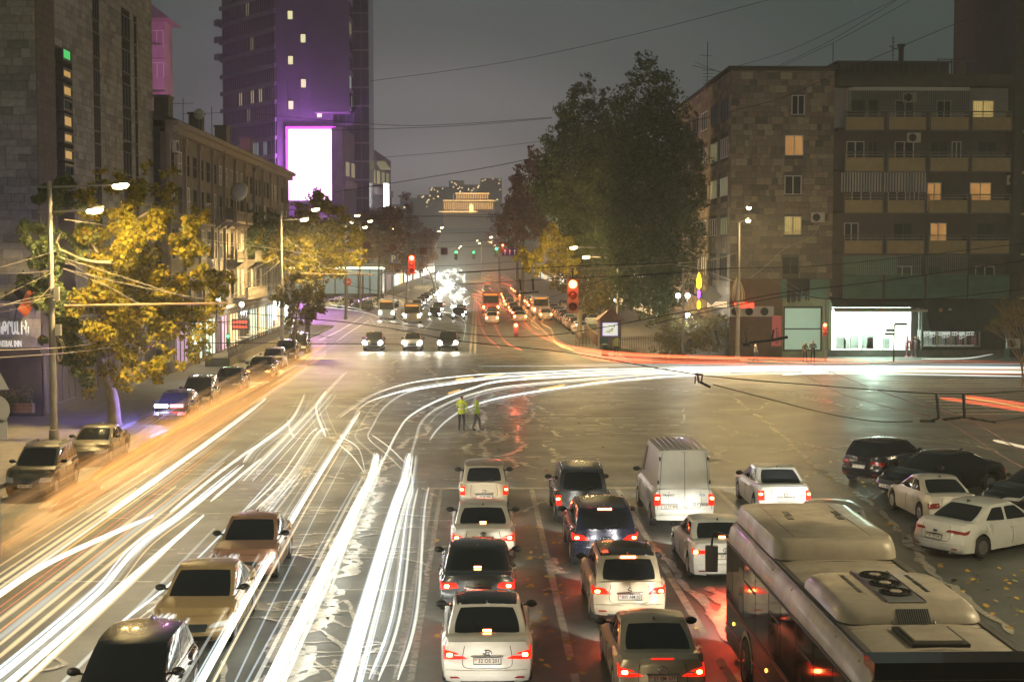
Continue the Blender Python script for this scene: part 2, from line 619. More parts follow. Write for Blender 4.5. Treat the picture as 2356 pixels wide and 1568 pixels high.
crack_object(S, 'branching crack sealant under the street lamp and beside the turning cars')
for (px, py, lab) in [(2001, 985, 'round iron manhole cover left of the black crossover')]:
 p = gnd(px, py)
 b = MB()
 b.lathe([(0.42, 0.0), (0.42, 0.012), (0.36, 0.012), (0.355, 0.006), (0.0, 0.006)], 20)
 o = b.build('manhole_cover', mat('iron', (0.16, 0.15, 0.13), 0.45, 0.6), loc=(p.x, p.y, 0.001))
 tag(o, lab, 'manhole')
M_leafg = mat('fallen_leaf', island=[(0.35, 0.20, 0.04), (0.50, 0.34, 0.06), (0.22, 0.12, 0.03), (0.42, 0.38, 0.10)], rough=0.7)
b = MB()
def leaf_pts(c, r, a, tilt=0.25):
 out = []
 for k, rr in enumerate((1, .55, .9, .5, .8, .35, .8, .5, .9, .55)):
  t = a + k * math.pi / 5
  out.append((c[0] + r * rr * math.cos(t), c[1] + r * rr * math.sin(t), c[2] + tilt * r * math.sin(t * 1.0 + a)))
 return out
zones = [(1000, 1560, 760, 1568, 60), (1900, 2100, 1040, 1240, 70), (2120, 2356, 1230, 1460, 80), (1040, 1500, 930, 1120, 45), (1200, 1330, 1150, 1540, 60), (1600, 1700, 1200, 1560, 20)]
for x0, x1, y0, y1, n in zones:
 for _ in range(n):
  p = gnd(rg.uniform(x0, x1), rg.uniform(y0, y1))
  b.face(leaf_pts((p.x, p.y, 0.035), rg.uniform(0.06, 0.12), rg.uniform(0, 6.28)))
o = b.build('fallen_leaves', M_leafg)
tag(o, 'scattered yellow and brown leaves lying on the asphalt', kind='stuff')
# ================================================================ buildings
M_joint = mat('wall_mortar', (0.09, 0.08, 0.07), 0.9)
M_stoneR = mat('tuff_stone', rough=0.85, rnd=[(0.13, 0.12, 0.10), (0.24, 0.215, 0.16), (0.18, 0.165, 0.135), (0.38, 0.33, 0.23), (0.21, 0.185, 0.15), (0.10, 0.09, 0.08)], noise=(5, 6))
M_stoneR_i = mat('tuff_stone_far', rough=0.85, island=[(0.17, 0.14, 0.11), (0.27, 0.22, 0.16), (0.21, 0.175, 0.14), (0.36, 0.29, 0.20), (0.24, 0.19, 0.15), (0.15, 0.12, 0.10)], noise=(5, 6))
M_stoneL = mat('basalt_stone', rough=0.85, rnd=[(0.20, 0.20, 0.18), (0.29, 0.29, 0.25), (0.25, 0.245, 0.215), (0.15, 0.15, 0.135), (0.27, 0.265, 0.23)], noise=(3, 6))
M_stoneL_i = mat('basalt_stone_far', rough=0.85, island=[(0.20, 0.20, 0.18), (0.29, 0.29, 0.25), (0.25, 0.245, 0.215), (0.15, 0.15, 0.135), (0.27, 0.265, 0.23)], noise=(3, 6))
M_white = mat('window_frame_white', (0.62, 0.60, 0.55), 0.5)
M_dkframe = mat('dark_frame', (0.06, 0.055, 0.05), 0.5)
M_glassd = mat('dark_window_glass', (0.02, 0.024, 0.026), 0.08, spec=0.7)
M_lit = mat('lit_room_warm', (0.2, 0.15, 0.08), 0.6, emit=(1.0, 0.47, 0.13), es=0.50, folds=3.5, emesh=False)
M_lit2 = mat('lit_room_yellow', (0.2, 0.17, 0.08), 0.6, emit=(0.95, 0.66, 0.20), es=0.50, folds=2.2, emesh=False)
M_litc = mat('lit_room_cool', (0.4, 0.45, 0.4), 0.6, emit=(0.55, 0.72, 0.60), es=0.35, emesh=False)
M_litdim = mat('lit_room_dim', (0.3, 0.3, 0.2), 0.6, emit=(0.60, 0.55, 0.28), es=0.25, emesh=False)
M_bulb = mat('bare_bulb', (1, 1, 1), 0.4, emit=(1.0, 0.93, 0.7), es=14)
M_conc = mat('old_concrete', (0.20, 0.18, 0.15), 0.9, noise=(1.5, 7), col2=(0.12, 0.11, 0.095))
M_concd = mat('dark_concrete', (0.075, 0.07, 0.062), 0.9, noise=(1.2, 7), col2=(0.045, 0.042, 0.04))
M_slat = mat('cream_cladding', (0.56, 0.47, 0.28), 0.55, noise=(2, 4), col2=(0.44, 0.37, 0.22))
M_green = mat('green_sheet_cladding', (0.12, 0.24, 0.18), 0.6, noise=(0.8, 5), col2=(0.08, 0.17, 0.13))
M_steel = mat('grey_steel', (0.25, 0.25, 0.25), 0.45, 0.7)
M_dsteel = mat('dark_steel', (0.05, 0.05, 0.055), 0.5, 0.5)
M_acw = mat('aircon_casing', (0.55, 0.53, 0.47), 0.5)
M_black = mat('black_plastic', (0.015, 0.015, 0.016), 0.5)
class Wall:
 """a facade plane: origin o, horizontal unit vector u, outward normal n; positions are (a = along, z, d = proud of the wall)"""
 def __init__(s, o, u, parent):
  s.o = Vector((o[0], o[1], 0))
  s.u = Vector((u[0], u[1], 0)).normalized()
  s.n = Vector((s.u.y, -s.u.x, 0))
  s.p = parent
  s.M = Matrix((( s.u.x, s.n.x * -1, 0, s.o.x), (s.u.y, s.n.y * -1, 0, s.o.y), (0, 0, 1, 0), (0, 0, 0, 1)))
 def mb(s):
  return MB()
 def build(s, name, b, m, parent=None, smooth=False, loc=None):
  par = parent or s.p
  me = b.mesh(name, m, smooth)
  return s.place(name, me, par, loc)
 def place(s, name, me, par, loc=None):
  o = put(name, me, par)
  T = s.M.copy()
  if loc:
   T = T @ Matrix.Translation(loc)
  pw = world_of(par)
  o.matrix_local = pw.inverted() @ T
  WM[o.name] = T
  return o
WM = {}
def world_of(o):
 if o is None:
  return Matrix.Identity(4)
 if o.name in WM:
  return WM[o.name]
 m = Matrix.Translation(o.location) @ o.rotation_euler.to_matrix().to_4x4()
 if o.parent is not None:
  m = world_of(o.parent) @ m
 WM[o.name] = m
 return m
_stone_cache = {}
def stone_mesh(w, h, m, key):
 k = (round(w, 2), round(h, 2), key)
 if k not in _stone_cache:
  b = MB()
  e = 0.012
  t = 0.03
  vs = [(0, 0, 0), (w, 0, 0), (w, 0, h), (0, 0, h), (e, -t, e), (w - e, -t, e), (w - e, -t, h - e), (e, -t, h - e)]
  b.add(vs, [(4, 5, 6, 7), (0, 1, 5, 4), (1, 2, 6, 5), (2, 3, 7, 6), (3, 0, 4, 7)])
  _stone_cache[k] = b.mesh('stone', m)
 return _stone_cache[k]
def stones(W, a0, a1, z0, z1, sw, sh, holes, m, mi, budget, near_a=None, rs=0, name='stone'):
 """courses of separate stones over the rectangle, leaving the holes (a0,a1,z0,z1) free"""
 rr = random.Random(rs)
 items = []
 z = z0
 row = 0
 while z < z1 - 0.05:
  h = min(sh * rr.choice([0.85, 1.0, 1.0, 1.15]), z1 - z)
  a = a0
  while a < a1 - 0.02:
   w = min(sw * rr.choice([0.6, 0.8, 1.0, 1.25, 1.6]), a1 - a)
   if a1 - a - w < 0.15:
    w = a1 - a
   segs = [(a, a + w)]
   for h0, h1, v0, v1 in holes:
    if z + h > v0 + 0.03 and z < v1 - 0.03:
     ns = []
     for p, q in segs:
      if q <= h0 or p >= h1:
       ns.append((p, q))
      else:
       if p < h0:
        ns.append((p, h0))
       if q > h1:
        ns.append((h1, q))
     segs = ns
   for p, q in segs:
    if q - p > 0.06:
     items.append((p, z, q - p, h))
   a += w
  z += h
  row += 1
 rr.shuffle(items)
 items.sort(key=lambda t: -round(t[2] * t[3] / 0.3))
 far = MB()
 t = 0.03
 for k, (p, zz, w, h) in enumerate(items):
  if k < budget:
   me = stone_mesh(round(w - 0.012, 2), round(h - 0.012, 2), m, m.name)
   W.place(name, me, None if W.p is None else W.p, (p + 0.006, -0.001, zz + 0.006))
  else:
   e = 0.012
   g = 0.006
   x0, x1, y0, y1 = p + g, p + w - g, zz + g, zz + h - g
   vs = [(x0, 0, y0), (x1, 0, y0), (x1, 0, y1), (x0, 0, y1), (x0 + e, -t, y0 + e), (x1 - e, -t, y0 + e), (x1 - e, -t, y1 - e), (x0 + e, -t, y1 - e)]
   far.add(vs, [(4, 5, 6, 7), (0, 1, 5, 4), (1, 2, 6, 5), (2, 3, 7, 6), (3, 0, 4, 7)])
 if far.v:
  o = W.build('stone_cladding', far, mi)
  o['kind'] = 'stuff'
def window(W, a0, a1, z0, z1, glass, frame=M_white, mull=1, trans=0, depth=0.12, fw=0.07, sill=True, parent=None, name='window', label=None):
 """window set in a hole: frame (part) with pane (sub-part) and sill"""
 b = MB()
 b.box(a0, a1, -0.045, depth, z0, z0 + fw)
 b.box(a0, a1, -0.045, depth, z1 - fw, z1)
 b.box(a0, a0 + fw, -0.045, depth, z0 + fw, z1 - fw)
 b.box(a1 - fw, a1, -0.045, depth, z0 + fw, z1 - fw)
 for i in range(mull):
  c = a0 + (a1 - a0) * (i + 1) / (mull + 1)
  b.box(c - fw * 0.6, c + fw * 0.6, -0.035, depth, z0 + fw, z1 - fw)
 for i in range(trans):
  c = z0 + (z1 - z0) * (i + 1) / (trans + 1)
  b.box(a0 + fw, a1 - fw, -0.03, depth, c - fw * 0.4, c + fw * 0.4)
 f = W.build(name, b, frame, parent)
 if label:
  f['label'] = label
 g = MB()
 g.box(a0 + fw * .5, a1 - fw * .5, 0.03, 0.05, z0 + fw * .5, z1 - fw * .5)
 W.build('pane', g, glass, f)
 if sill:
  s_ = MB()
  s_.box(a0 - 0.06, a1 + 0.06, -0.14, -0.047, z0 - 0.05, z0 + 0.01)
  W.build('sill', s_, M_conc, f)
 return f
def backing(W, name, a0, a1, z0, z1, holes, m, t=0.25, y0=0.0):
 """solid wall with openings, cut into rectangles"""
 b = MB()
 xs = sorted({a0, a1, *[h[0] for h in holes], *[h[1] for h in holes]})
 zs = sorted({z0, z1, *[h[2] for h in holes], *[h[3] for h in holes]})
 xs = [x for x in xs if a0 <= x <= a1]
 zs = [x for x in zs if z0 <= x <= z1]
 for i in range(len(xs) - 1):
  run = None
  for j in range(len(zs) - 1):
   cx, cz = (xs[i] + xs[i + 1]) / 2, (zs[j] + zs[j + 1]) / 2
   inside = any(h[0] < cx < h[1] and h[2] < cz < h[3] for h in holes)
   if not inside:
    if run is None:
     run = zs[j]
   elif run is not None:
    b.box(xs[i], xs[i + 1], y0, y0 + t, run, zs[j])
    run = None
  if run is not None:
   b.box(xs[i], xs[i + 1], y0, y0 + t, run, zs[-1])
 o = W.build(name, b, m)
 return o
def aircon(pos, rz=0.0, label='', w=0.85, h=0.6, group=None):
 t = thing('air_conditioner', label, 'air conditioner', pos, rz, group)
 b = MB()
 b.box(-w / 2, w / 2, -0.3, 0, 0, h)
 autosmooth(b.build('casing', M_acw, t))
 b = MB()
 b.lathe([(h * 0.40, -0.302), (h * 0.40, -0.325), (h * 0.35, -0.325), (h * 0.34, -0.31)], 18, 'Y', (-w * 0.13, 0, h / 2))
 for k in range(3):
  b.lathe([(h * (0.1 + 0.08 * k), -0.318), (h * (0.115 + 0.08 * k), -0.318)], 14, 'Y', (-w * 0.13, 0, h / 2))
 b.build('fan_grille', M_dsteel, t)
 b = MB()
 b.lathe([(0.0, -0.306), (h * 0.34, -0.306)], 18, 'Y', (-w * 0.13, 0, h / 2))
 b.build('fan', M_black, t)
 b = MB()
 b.bar((-w / 2 + .08, 0, -0.02), (-w / 2 + .08, -0.36, -0.02), 0.04)
 b.bar((w / 2 - .08, 0, -0.02), (w / 2 - .08, -0.36, -0.02), 0.04)
 b.build('bracket', M_dsteel, t)
 return t
YB = 118.0
def BX(px):
 return at(px, 590, YB).x
def BZ(py):
 return at(1178, py, YB).z
RB = thing('apartment_block', 'stone apartment block with cream balconies above the brightly lit shop', 'building', (BX(1680), YB, 0))
a_of = lambda px: BX(px) - BX(1680)
W1 = Wall((BX(1680), YB), (1, 0), RB)
wins = [(1817, 1847, 217, 263, M_glassd), (1803, 1845, 310, 357, M_lit), (1803, 1842, 403, 447, M_glassd), (1803, 1843, 497, 540, M_lit2), (1800, 1838, 590, 632, M_glassd)]
holes = [(a_of(a), a_of(b), BZ(d), BZ(c)) for a, b, c, d, _ in wins]
shop_hole = (a_of(1804), a_of(1893), BZ(808), BZ(706))
ZT = BZ(157)
Wd = a_of(1915)
GZ = BZ(641)
backing(W1, 'wall', 0, Wd, 0, ZT, holes + [shop_hole], M_joint)
stones(W1, 0, Wd, GZ, ZT - 0.15, 0.62, 0.5, holes + [(a_of(1801), Wd, 0, GZ)], M_stoneR, M_stoneR_i, 300, rs=3)
for (a, b_, c, d, g), h in zip(wins, holes):
 window(W1, *h, g, M_white if g is not M_glassd or c < 450 else M_dkframe)
b = MB()
b.box(-0.3, Wd + 0.1, -0.25, 12, ZT, ZT + 0.22)
W1.build('roof_edge', b, M_concd)
b = MB()
b.box(0.0, a_of(1800), -0.06, -0.002, 0.1, GZ)
W1.build('plaster', b, mat('rust_plaster', (0.20, 0.12, 0.075), 0.85, noise=(0.9, 7), col2=(0.13, 0.085, 0.06)))
b = MB()
b.box(a_of(1801), Wd, -0.09, -0.002, shop_hole[3] + 0.05, BZ(690) + 0.6)
b.box(a_of(1801), shop_hole[0] - 0.02, -0.09, -0.002, 0.1, shop_hole[3] + 0.05)
b.box(shop_hole[1] + 0.02, Wd, -0.09, -0.002, 0.1, shop_hole[3] + 0.05)
b.box(shop_hole[0] - 0.02, shop_hole[1] + 0.02, -0.09, -0.002, 0.1, shop_hole[2] - 0.02)
W1.build('shop_surround', b, mat('pale_green_render', (0.36, 0.36, 0.22), 0.8, noise=(1.4, 7), col2=(0.22, 0.22, 0.13)))
window(W1, *shop_hole, mat('frosted_lit_glass', (0.5, 0.6, 0.5), 0.25, emit=(0.40, 0.62, 0.44), es=0.42), M_dkframe, mull=0, trans=1, depth=0.1, fw=0.12, sill=False, label='tall green lit shop window left of the bright shop')
W2 = Wall((BX(1680), YB + 34), (0, -1), RB)
rows = [(BZ(y0), BZ(y1)) for y0, y1 in ((265, 217), (357, 310), (447, 403), (540, 497), (640, 590))]
holes2 = []
for (z0, z1) in rows:
 for k in range(6):
  a = 34 - 3.0 - k * 5.4
  holes2.append((a - 2.0, a + 1.7, z0, z1))
backing(W2, 'wall', 0, 34, 0, ZT, holes2, M_joint)
stones(W2, 0, 34, 3.0, ZT - 0.1, 1.1, 0.5, holes2, M_stoneR, M_stoneR_i, 0, rs=5)
rr_ = random.Random(4)
for h in holes2:
 window(W2, *h, rr_.choice([M_glassd, M_glassd, M_litdim, M_glassd]), rr_.choice([M_white, M_dkframe]), mull=rr_.choice([2, 3]), sill=False)
b = MB()
b.box(-0.2, 34, -0.2, 0.3, ZT, ZT + 0.2)
W2.build('roof_edge', b, M_concd)
for k, h in enumerate((5.0, 9.5)):
 b = MB()
 for i in range(12):
  a = 18 + i * 0.25
  b.box(a, a + 0.03, -1.0, -0.97, h, h + 1.05)
 b.box(18, 21, -1.02, -0.95, h + 1.05, h + 1.1)
 b.box(18, 21, -1.0, 0, h - 0.12, h)
 W2.build('balcony', b, M_dsteel)
b = MB()
b.box(0.3, 36, 3.3, 33, 0, ZT - 0.3)
W1.build('core_wall', b, M_concd)
bays = [(1930, 2020), (2027, 2115), (2122, 2212), (2217, 2308)]
floors = [(200, 257, 300), (300, 350, 395), (395, 447, 490), (490, 540, 583), (583, 632, 683)]
X0, X1 = a_of(1915), a_of(2312)
b = MB()
b.box(X0, X1, -1.35, 0.3, BZ(200), BZ(172))
W1.build('roof_slab', b, M_concd)
SLATS = {}
litw = {(0, 2): [(1.0, 2.2, M_glassd), (2.4, 3.4, M_lit2)], (0, 3): [(0.5, 2.3, M_lit2)], (2, 2): [(0.3, 1.5, M_lit), ], (2, 3): [(0.4, 2.2, M_lit)], (3, 2): [(0.6, 2.0, M_lit)]}
rb = random.Random(9)
M_recess = [mat('recess_plaster_mauve', (0.11, 0.09, 0.085), 0.85, noise=(1, 6)), mat('recess_plaster_grey', (0.27, 0.28, 0.29), 0.8, noise=(1, 6), col2=(0.2, 0.2, 0.2))]  # shade of the balcony recess deepened in the plaster colour
for fi, (yt, yp, yb) in enumerate(floors):
 ztop, zp, zb = BZ(yt), BZ(yp), BZ(yb)
 b = MB()
 b.box(X0 + 0.02, X1, -1.3, 0.25, zb - 0.02, zb + 0.16)
 W1.build('balcony_slab', b, M_concd)
 hl = []
 for bi, (pa, pb) in enumerate(bays):
  a0, a1 = a_of(pa), a_of(pb)
  spec = litw.get((fi, bi))
  if spec is None:
   spec = rb.choice([[(0.4, 1.6, M_glassd)], [(0.5, 2.0, M_glassd), (2.3, 3.1, M_glassd)], [(1.0, 2.6, M_glassd)]])
  for (q0, q1, g) in spec:
   if a0 + q1 < a1:
    hl.append((a0 + q0, a0 + q1, zb + 0.2 + (0.55 if q1 - q0 > 1.3 and g is M_glassd else 0.0), zb + 2.55, g))
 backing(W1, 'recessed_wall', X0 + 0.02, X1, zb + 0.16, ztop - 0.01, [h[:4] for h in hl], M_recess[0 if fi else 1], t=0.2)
 for h in hl:
  window(W1, *h[:4], h[4], rb.choice([M_white, M_dkframe]), sill=False, mull=1)
 for bi, (pa, pb) in enumerate(bays):
  a0, a1 = a_of(pa), a_of(pb)
  w = a1 - a0
  pm = M_green if fi == 4 else M_slat
  p = MB()
  p.box(a0, a1, -1.44, -1.34, zb - 0.1, zb + 0.02)
  p.box(a0, a1, -1.44, -1.34, zp - 0.10, zp)
  p.box(a0, a0 + 0.09, -1.44, -1.34, zb + 0.02, zp - 0.1)
  p.box(a1 - 0.09, a1, -1.44, -1.34, zb + 0.02, zp - 0.1)
  fr = W1.build('balcony_front', p, mat('weathered_frame', (0.15, 0.135, 0.11), 0.8) if fi < 4 else mat('green_frame', (0.10, 0.20, 0.16), 0.7))
  top = zp - 0.1 - (0.38 if fi < 4 else 0.02)
  n = 14
  s_ = MB()
  hh = (top - zb - 0.02) / n
  for k in range(n):
   z = zb + 0.02 + k * hh
   s_.add([(a0 + .09, -1.37, z), (a1 - .09, -1.37, z), (a1 - .09, -1.43, z + hh * 0.5), (a0 + .09, -1.43, z + hh * 0.5), (a1 - .09, -1.37, z + hh), (a0 + .09, -1.37, z + hh)], [(0, 1, 2, 3), (3, 2, 4, 5)])
  W1.build('slat_panel', s_, pm, fr)
  q = MB()
  q.box(a1 + 0.03, a1 + 0.2, -1.3, 0.0, zb + 0.16, zp)
  W1.build('pier', q, M_concd)
  if fi < 4:
   r_ = MB()
   r_.box(a0 + .09, a1 - .09, -1.41, -1.38, zp - 0.32, zp - 0.26)
   W1.build('rail', r_, mat('pale_rail', (0.35, 0.34, 0.32), 0.6), fr)
def bars(name, a0, a1, z0, z1, step, y, m, r=0.014, rails=()):
 b = MB()
 a = a0
 while a <= a1:
  b.box(a - r, a + r, y - r, y + r, z0, z1)
  a += step
 for z in rails:
  b.box(a0, a1, y - r - .01, y - r, z - r, z + r)
 return W1.build(name, b, m)
bars('cage_bars', a_of(1938), a_of(2212), BZ(257), BZ(210), 0.17, -1.38, M_dsteel, 0.018, rails=(BZ(212), BZ(245), BZ(252)))
bars('cage_bars', a_of(1935), a_of(2110), BZ(632), BZ(588), 0.16, -1.38, mat('pale_green_bars', (0.30, 0.42, 0.36), 0.6), 0.013, rails=(BZ(589), BZ(611), BZ(630)))
bars('cage_bars', a_of(2120), a_of(2215), BZ(632), BZ(588), 0.16, -1.38, MATS['pale_green_bars'], 0.011, rails=(BZ(589), BZ(630)))
b = MB()
b.box(a_of(1938), a_of(2065), -0.06, -0.012, BZ(630), BZ(590))
W1.build('green_screen', b, M_green)
b = MB()   # white enclosed end of the top balcony
b.box(a_of(1938), a_of(1945), -1.3, -0.01, BZ(256), BZ(204))
b.box(a_of(1945), a_of(2212), -1.3, -1.2, BZ(212), BZ(202))
W1.build('balcony_lining', b, mat('white_lining', (0.42, 0.42, 0.38), 0.6))
for k, (pa, pb, pc) in enumerate([(2010, 2060, 1), (2120, 2140, 1)]):
 pass
for (pa, pb) in [(1923, 2017), (2020, 2118)]:
 b = MB()
 n = 90
 a0, a1 = a_of(pa), a_of(pb)
 z1, z0 = BZ(398), BZ(443)
 for i in range(n):
  x, x2 = a0 + (a1 - a0) * i / n, a0 + (a1 - a0) * (i + 1) / n
  y, y2 = -1.42 + 0.035 * math.sin(i * 0.9), -1.42 + 0.035 * math.sin((i + 1) * 0.9)
  b.mi = 1 if (i // 3) % 2 else 0
  b.face([(x, y, z0), (x2, y2, z0), (x2, y2, z1), (x, y, z1)])
 W1.build('striped_curtain', b, [mat('curtain_white', (0.45, 0.43, 0.38), 0.8), mat('curtain_navy', (0.06, 0.07, 0.09), 0.8)])
b = MB()
b.box(X0 + 0.5, a_of(2180), 0.5, 8, ZT - 0.5, BZ(140))
b.prism([(X0 + 0.2, 0.3), (a_of(2183), 0.3), (a_of(2183), 8), (X0 + 0.2, 8)], BZ(140), BZ(136))
W1.build('roof_house', b, M_concd)
b = MB()
for i in range(20):
 a = a_of(1930) + i * 0.5
 b.box(a, a + .04, -0.6, -0.56, BZ(172), BZ(142))
b.box(a_of(1930), a_of(2280), -0.6, -0.55, BZ(143), BZ(141))
for px in (2143, 2174, 2205):
 b.box(a_of(px), a_of(px) + .08, -0.7, -0.62, BZ(172), BZ(136))
b.box(a_of(2143), a_of(2225), -0.7, -0.62, BZ(137), BZ(135))
W1.build('roof_railing', b, mat('roof_rail', (0.10, 0.10, 0.10), 0.6, 0.3))
b = MB()
b.lathe([(0.22, 0), (0.22, 1.3), (0.34, 1.3), (0.34, 1.5), (0.2, 1.5)], 10, c=(a_of(2082), 2, BZ(133)))
W1.build('chimney', b, M_concd)
sa0, sa1 = a_of(1908), a_of(2120)
sz0, sz1 = BZ(806), BZ(712)
b = MB()
b.box(sa0 - 0.05, a_of(2322), -0.1, 0.25, 0.1, sz0)
b.box(sa0 - 0.25, sa0, -0.1, 0.25, sz0, BZ(683))
W1.build('shop_plinth', b, M_conc)
M_shop = mat('lit_shop_interior', (0.8, 0.8, 0.75), 0.5, emit=(0.90, 1.0, 0.84), es=3.2)
b = MB()
b.box(sa0, sa1, 2.6, 2.7, sz0 - 0.6, sz1 + 0.1)
b.box(sa0 - 0.02, sa0, 0.0, 2.6, sz0 - 0.6, sz1)
W1.build('lit_interior', b, M_shop)
f = MB()
for px in (1908, 1985, 2023, 2033, 2090, 2116):
 f.box(a_of(px), a_of(px) + 0.07, -0.06, 0.04, sz0, sz1)
f.box(sa0, sa1, -0.06, 0.04, sz1, sz1 + 0.12)
fr = W1.build('shop_front', f, mat('pale_frame', (0.5, 0.52, 0.5), 0.4, 0.3))
g = MB()
g.box(sa0, a_of(2033), -0.01, 0.0, sz0, sz1)
g.box(a_of(2090), sa1, -0.01, 0.0, sz0, sz1)
M_clear = bpy.data.materials.new('clear_glass')
M_clear.use_nodes = True
_nt = M_clear.node_tree
_nt.nodes.clear()
_o = _nt.nodes.new('ShaderNodeOutputMaterial')
_mx = _nt.nodes.new('ShaderNodeMixShader')
_t = _nt.nodes.new('ShaderNodeBsdfTransparent')
_g = _nt.nodes.new('ShaderNodeBsdfGlossy')
_g.inputs['Roughness'].default_value = 0.03
_mx.inputs[0].default_value = 0.08
_nt.links.new(_t.outputs[0], _mx.inputs[1])
_nt.links.new(_g.outputs[0], _mx.inputs[2])
_nt.links.new(_mx.outputs[0], _o.inputs[0])
W1.build('pane', g, M_clear, fr)
lamp_light('shop_light', (BX(2010), YB - .3, 3.2), (0.62, 1.0, 0.80), 3000, .6)
b = MB()
for px, w, h in [(1938, .8, 1.0), (1955, .5, .8), (1972, .7, 1.1), (1999, 1.0, 1.2), (2010, .5, 1.0), (2050, .5, 0.9)]:
 b.box(a_of(px), a_of(px) + w, 1.6, 2.0, sz0, sz0 + h)
W1.build('display_stand', b, mat('shop_goods', (0.35, 0.34, 0.32), 0.6))
def awning(pa, pb, zt, zb, dep, m, name, pt_in=0.0):
 b = MB()
 a0, a1 = a_of(pa), a_of(pb)
 n = int((a1 - a0) / 0.12)
 for i in range(n):
  x, x2 = a0 + (a1 - a0) * i / n, a0 + (a1 - a0) * (i + 1) / n
  k = 0.03 if i % 2 else 0.0
  k2 = 0.0 if i % 2 else 0.03
  b.face([(x, -dep - 0.05, zb + k), (x2, -dep - 0.05, zb + k2), (x2, -0.12, zt + k2), (x, -0.12, zt + k)])
 b.box(a0, a1, -dep - 0.06, -dep - 0.03, zb - 0.18, zb - 0.02)
 return W1.build(name, b, m)
M_awn = mat('slate_sheeting', (0.06, 0.068, 0.072), 0.55, noise=(1, 4))
awning(1907, 2120, BZ(682), BZ(706), 1.9, M_awn, 'awning')
awning(2121, 2322, BZ(683), BZ(755), 2.6, M_awn, 'awning')
b = MB()
b.box(sa0, sa1, -1.96, -1.93, BZ(716), BZ(708))
W1.build('awning_valance', b, mat('pale_valance', (0.45, 0.5, 0.42), 0.6))
rf = random.Random(2)
b = MB()
for i in range(26):
 a = sa0 + 0.3 + i * 0.38
 h = rf.uniform(0.08, 0.3)
 if rf.random() < 0.6:
  b.box(a, a + 0.26, -1.99, -1.97, BZ(708) - h, BZ(708))
W1.build('price_pennant', b, mat('pennant', island=[(0.05, 0.5, 0.1), (0.5, 0.5, 0.45), (0.6, 0.15, 0.05), (0.1, 0.45, 0.15)], rough=0.6))
wa0, wa1, wz0, wz1 = a_of(2126), a_of(2258), BZ(799), BZ(762)
b = MB()
b.box(sa1 + 0.1, wa0 - 0.02, -0.12, 0.2, sz0 + .01, BZ(690))
b.box(wa1 + 0.02, a_of(2322), -0.12, 0.2, sz0 + .01, BZ(690))
b.box(wa0 - 0.02, wa1 + 0.02, -0.12, 0.2, wz1 + .02, BZ(690))
b.box(wa0 - 0.02, wa1 + 0.02, -0.12, 0.2, sz0 + .01, wz0 - .02)
W1.build('boutique_wall', b, M_concd)
b = MB()
b.box(wa0, wa1, 1.4, 1.45, wz0, wz1)
W1.build('boutique_interior', b, mat('boutique_light', (0.6, 0.6, 0.6), 0.6, emit=(0.85, 0.88, 0.80), es=0.55))
window(W1, wa0, wa1, wz0, wz1, M_clear, mat('beige_frame', (0.4, 0.36, 0.28), 0.5), mull=3, sill=False, fw=0.06, name='boutique_window')
for i in range(22):
 a = wa0 + 0.25 + i * 0.21
 b = MB()
 h = rf.uniform(0.5, 0.9)
 b.prism([(a - 0.07, 0.5), (a + 0.07, 0.5), (a + 0.08, 0.66), (a - 0.08, 0.66)], wz0 + 0.1, wz0 + 0.1 + h)
 b.lathe([(0.0, h + .16), (0.07, h + .2), (0.07, h + .3), (0.0, h + .34)], 6, c=(a, 0.58, wz0))
 W1.build('dressed_figure', b, rf.choice([mat('cloth_pink', (0.5, 0.2, 0.25), 0.8), mat('cloth_dark', (0.08, 0.07, 0.09), 0.8), mat('cloth_tan', (0.4, 0.3, 0.2), 0.8), mat('cloth_white', (0.55, 0.55, 0.55), 0.8)]))
for px, c in [(2086, 'cloth_pink'), (2097, 'cloth_pink'), (2106, 'cloth_white'), (2112, 'cloth_dark')]:
 p = at(px, 800, YB - 0.6)
 t = thing('mannequin', {2086: 'pink dressed mannequin nearest the bright shop door', 2097: 'second pink dressed mannequin by the shop door', 2106: 'mannequin in a pale coat outside the shop', 2112: 'mannequin in dark clothes at the corner of the bright shop'}[px], 'mannequin', (p.x, YB - 0.6, 0.13))
 b = MB()
 b.lathe([(0.17, 0.0), (0.14, 0.1), (0.05, 0.12), (0.05, 0.6), (0.2, 0.7), (0.17, 1.05), (0.21, 1.35), (0.1, 1.48), (0.05, 1.5)], 10)
 b.build('dress', MATS[c], t, smooth=True)
 b = MB()
 b.lathe([(0.0, 1.5), (0.05, 1.5), (0.09, 1.6), (0.09, 1.68), (0.0, 1.76)], 10)
 b.build('head', MATS['cloth_tan'], t, smooth=True)
for px, py, lab in [(2091, 228, 'air conditioner on the caged top balcony'), (2101, 320, 'white air conditioner under the second row of balconies'), (1880, 503, 'air conditioner on the stone wall beside the lit window')]:
 p = at(px, py, YB)
 aircon((p.x, YB - (0.05 if px < 1900 else 0.02), p.z - 0.3), label=lab, w=1.1, h=0.8)
for px, lab in [(1694, 'air conditioner behind the lamp post above the shrubs'), (1726, 'middle air conditioner on the brown ground floor wall'), (1761, 'right air conditioner on the brown ground floor wall')]:
 p = at(px, 718, YB)
 aircon((p.x, YB - 0.08, p.z - 0.35), label=lab, w=1.25, h=0.85)
RW = thing('apartment_block', 'dark tall apartment block rising beyond the top right corner', 'building', (BX(2316), YB + 2, 0))
W3 = Wall((at(2185, 590, YB + 34).x, YB + 14), (1, 0), RW)
b = MB()
b.box(0, 30, 0, 20, 0, 46)
W3.build('wall', b, mat('dark_tuff', (0.085, 0.065, 0.06), 0.9, noise=(0.8, 7), col2=(0.05, 0.042, 0.04)))
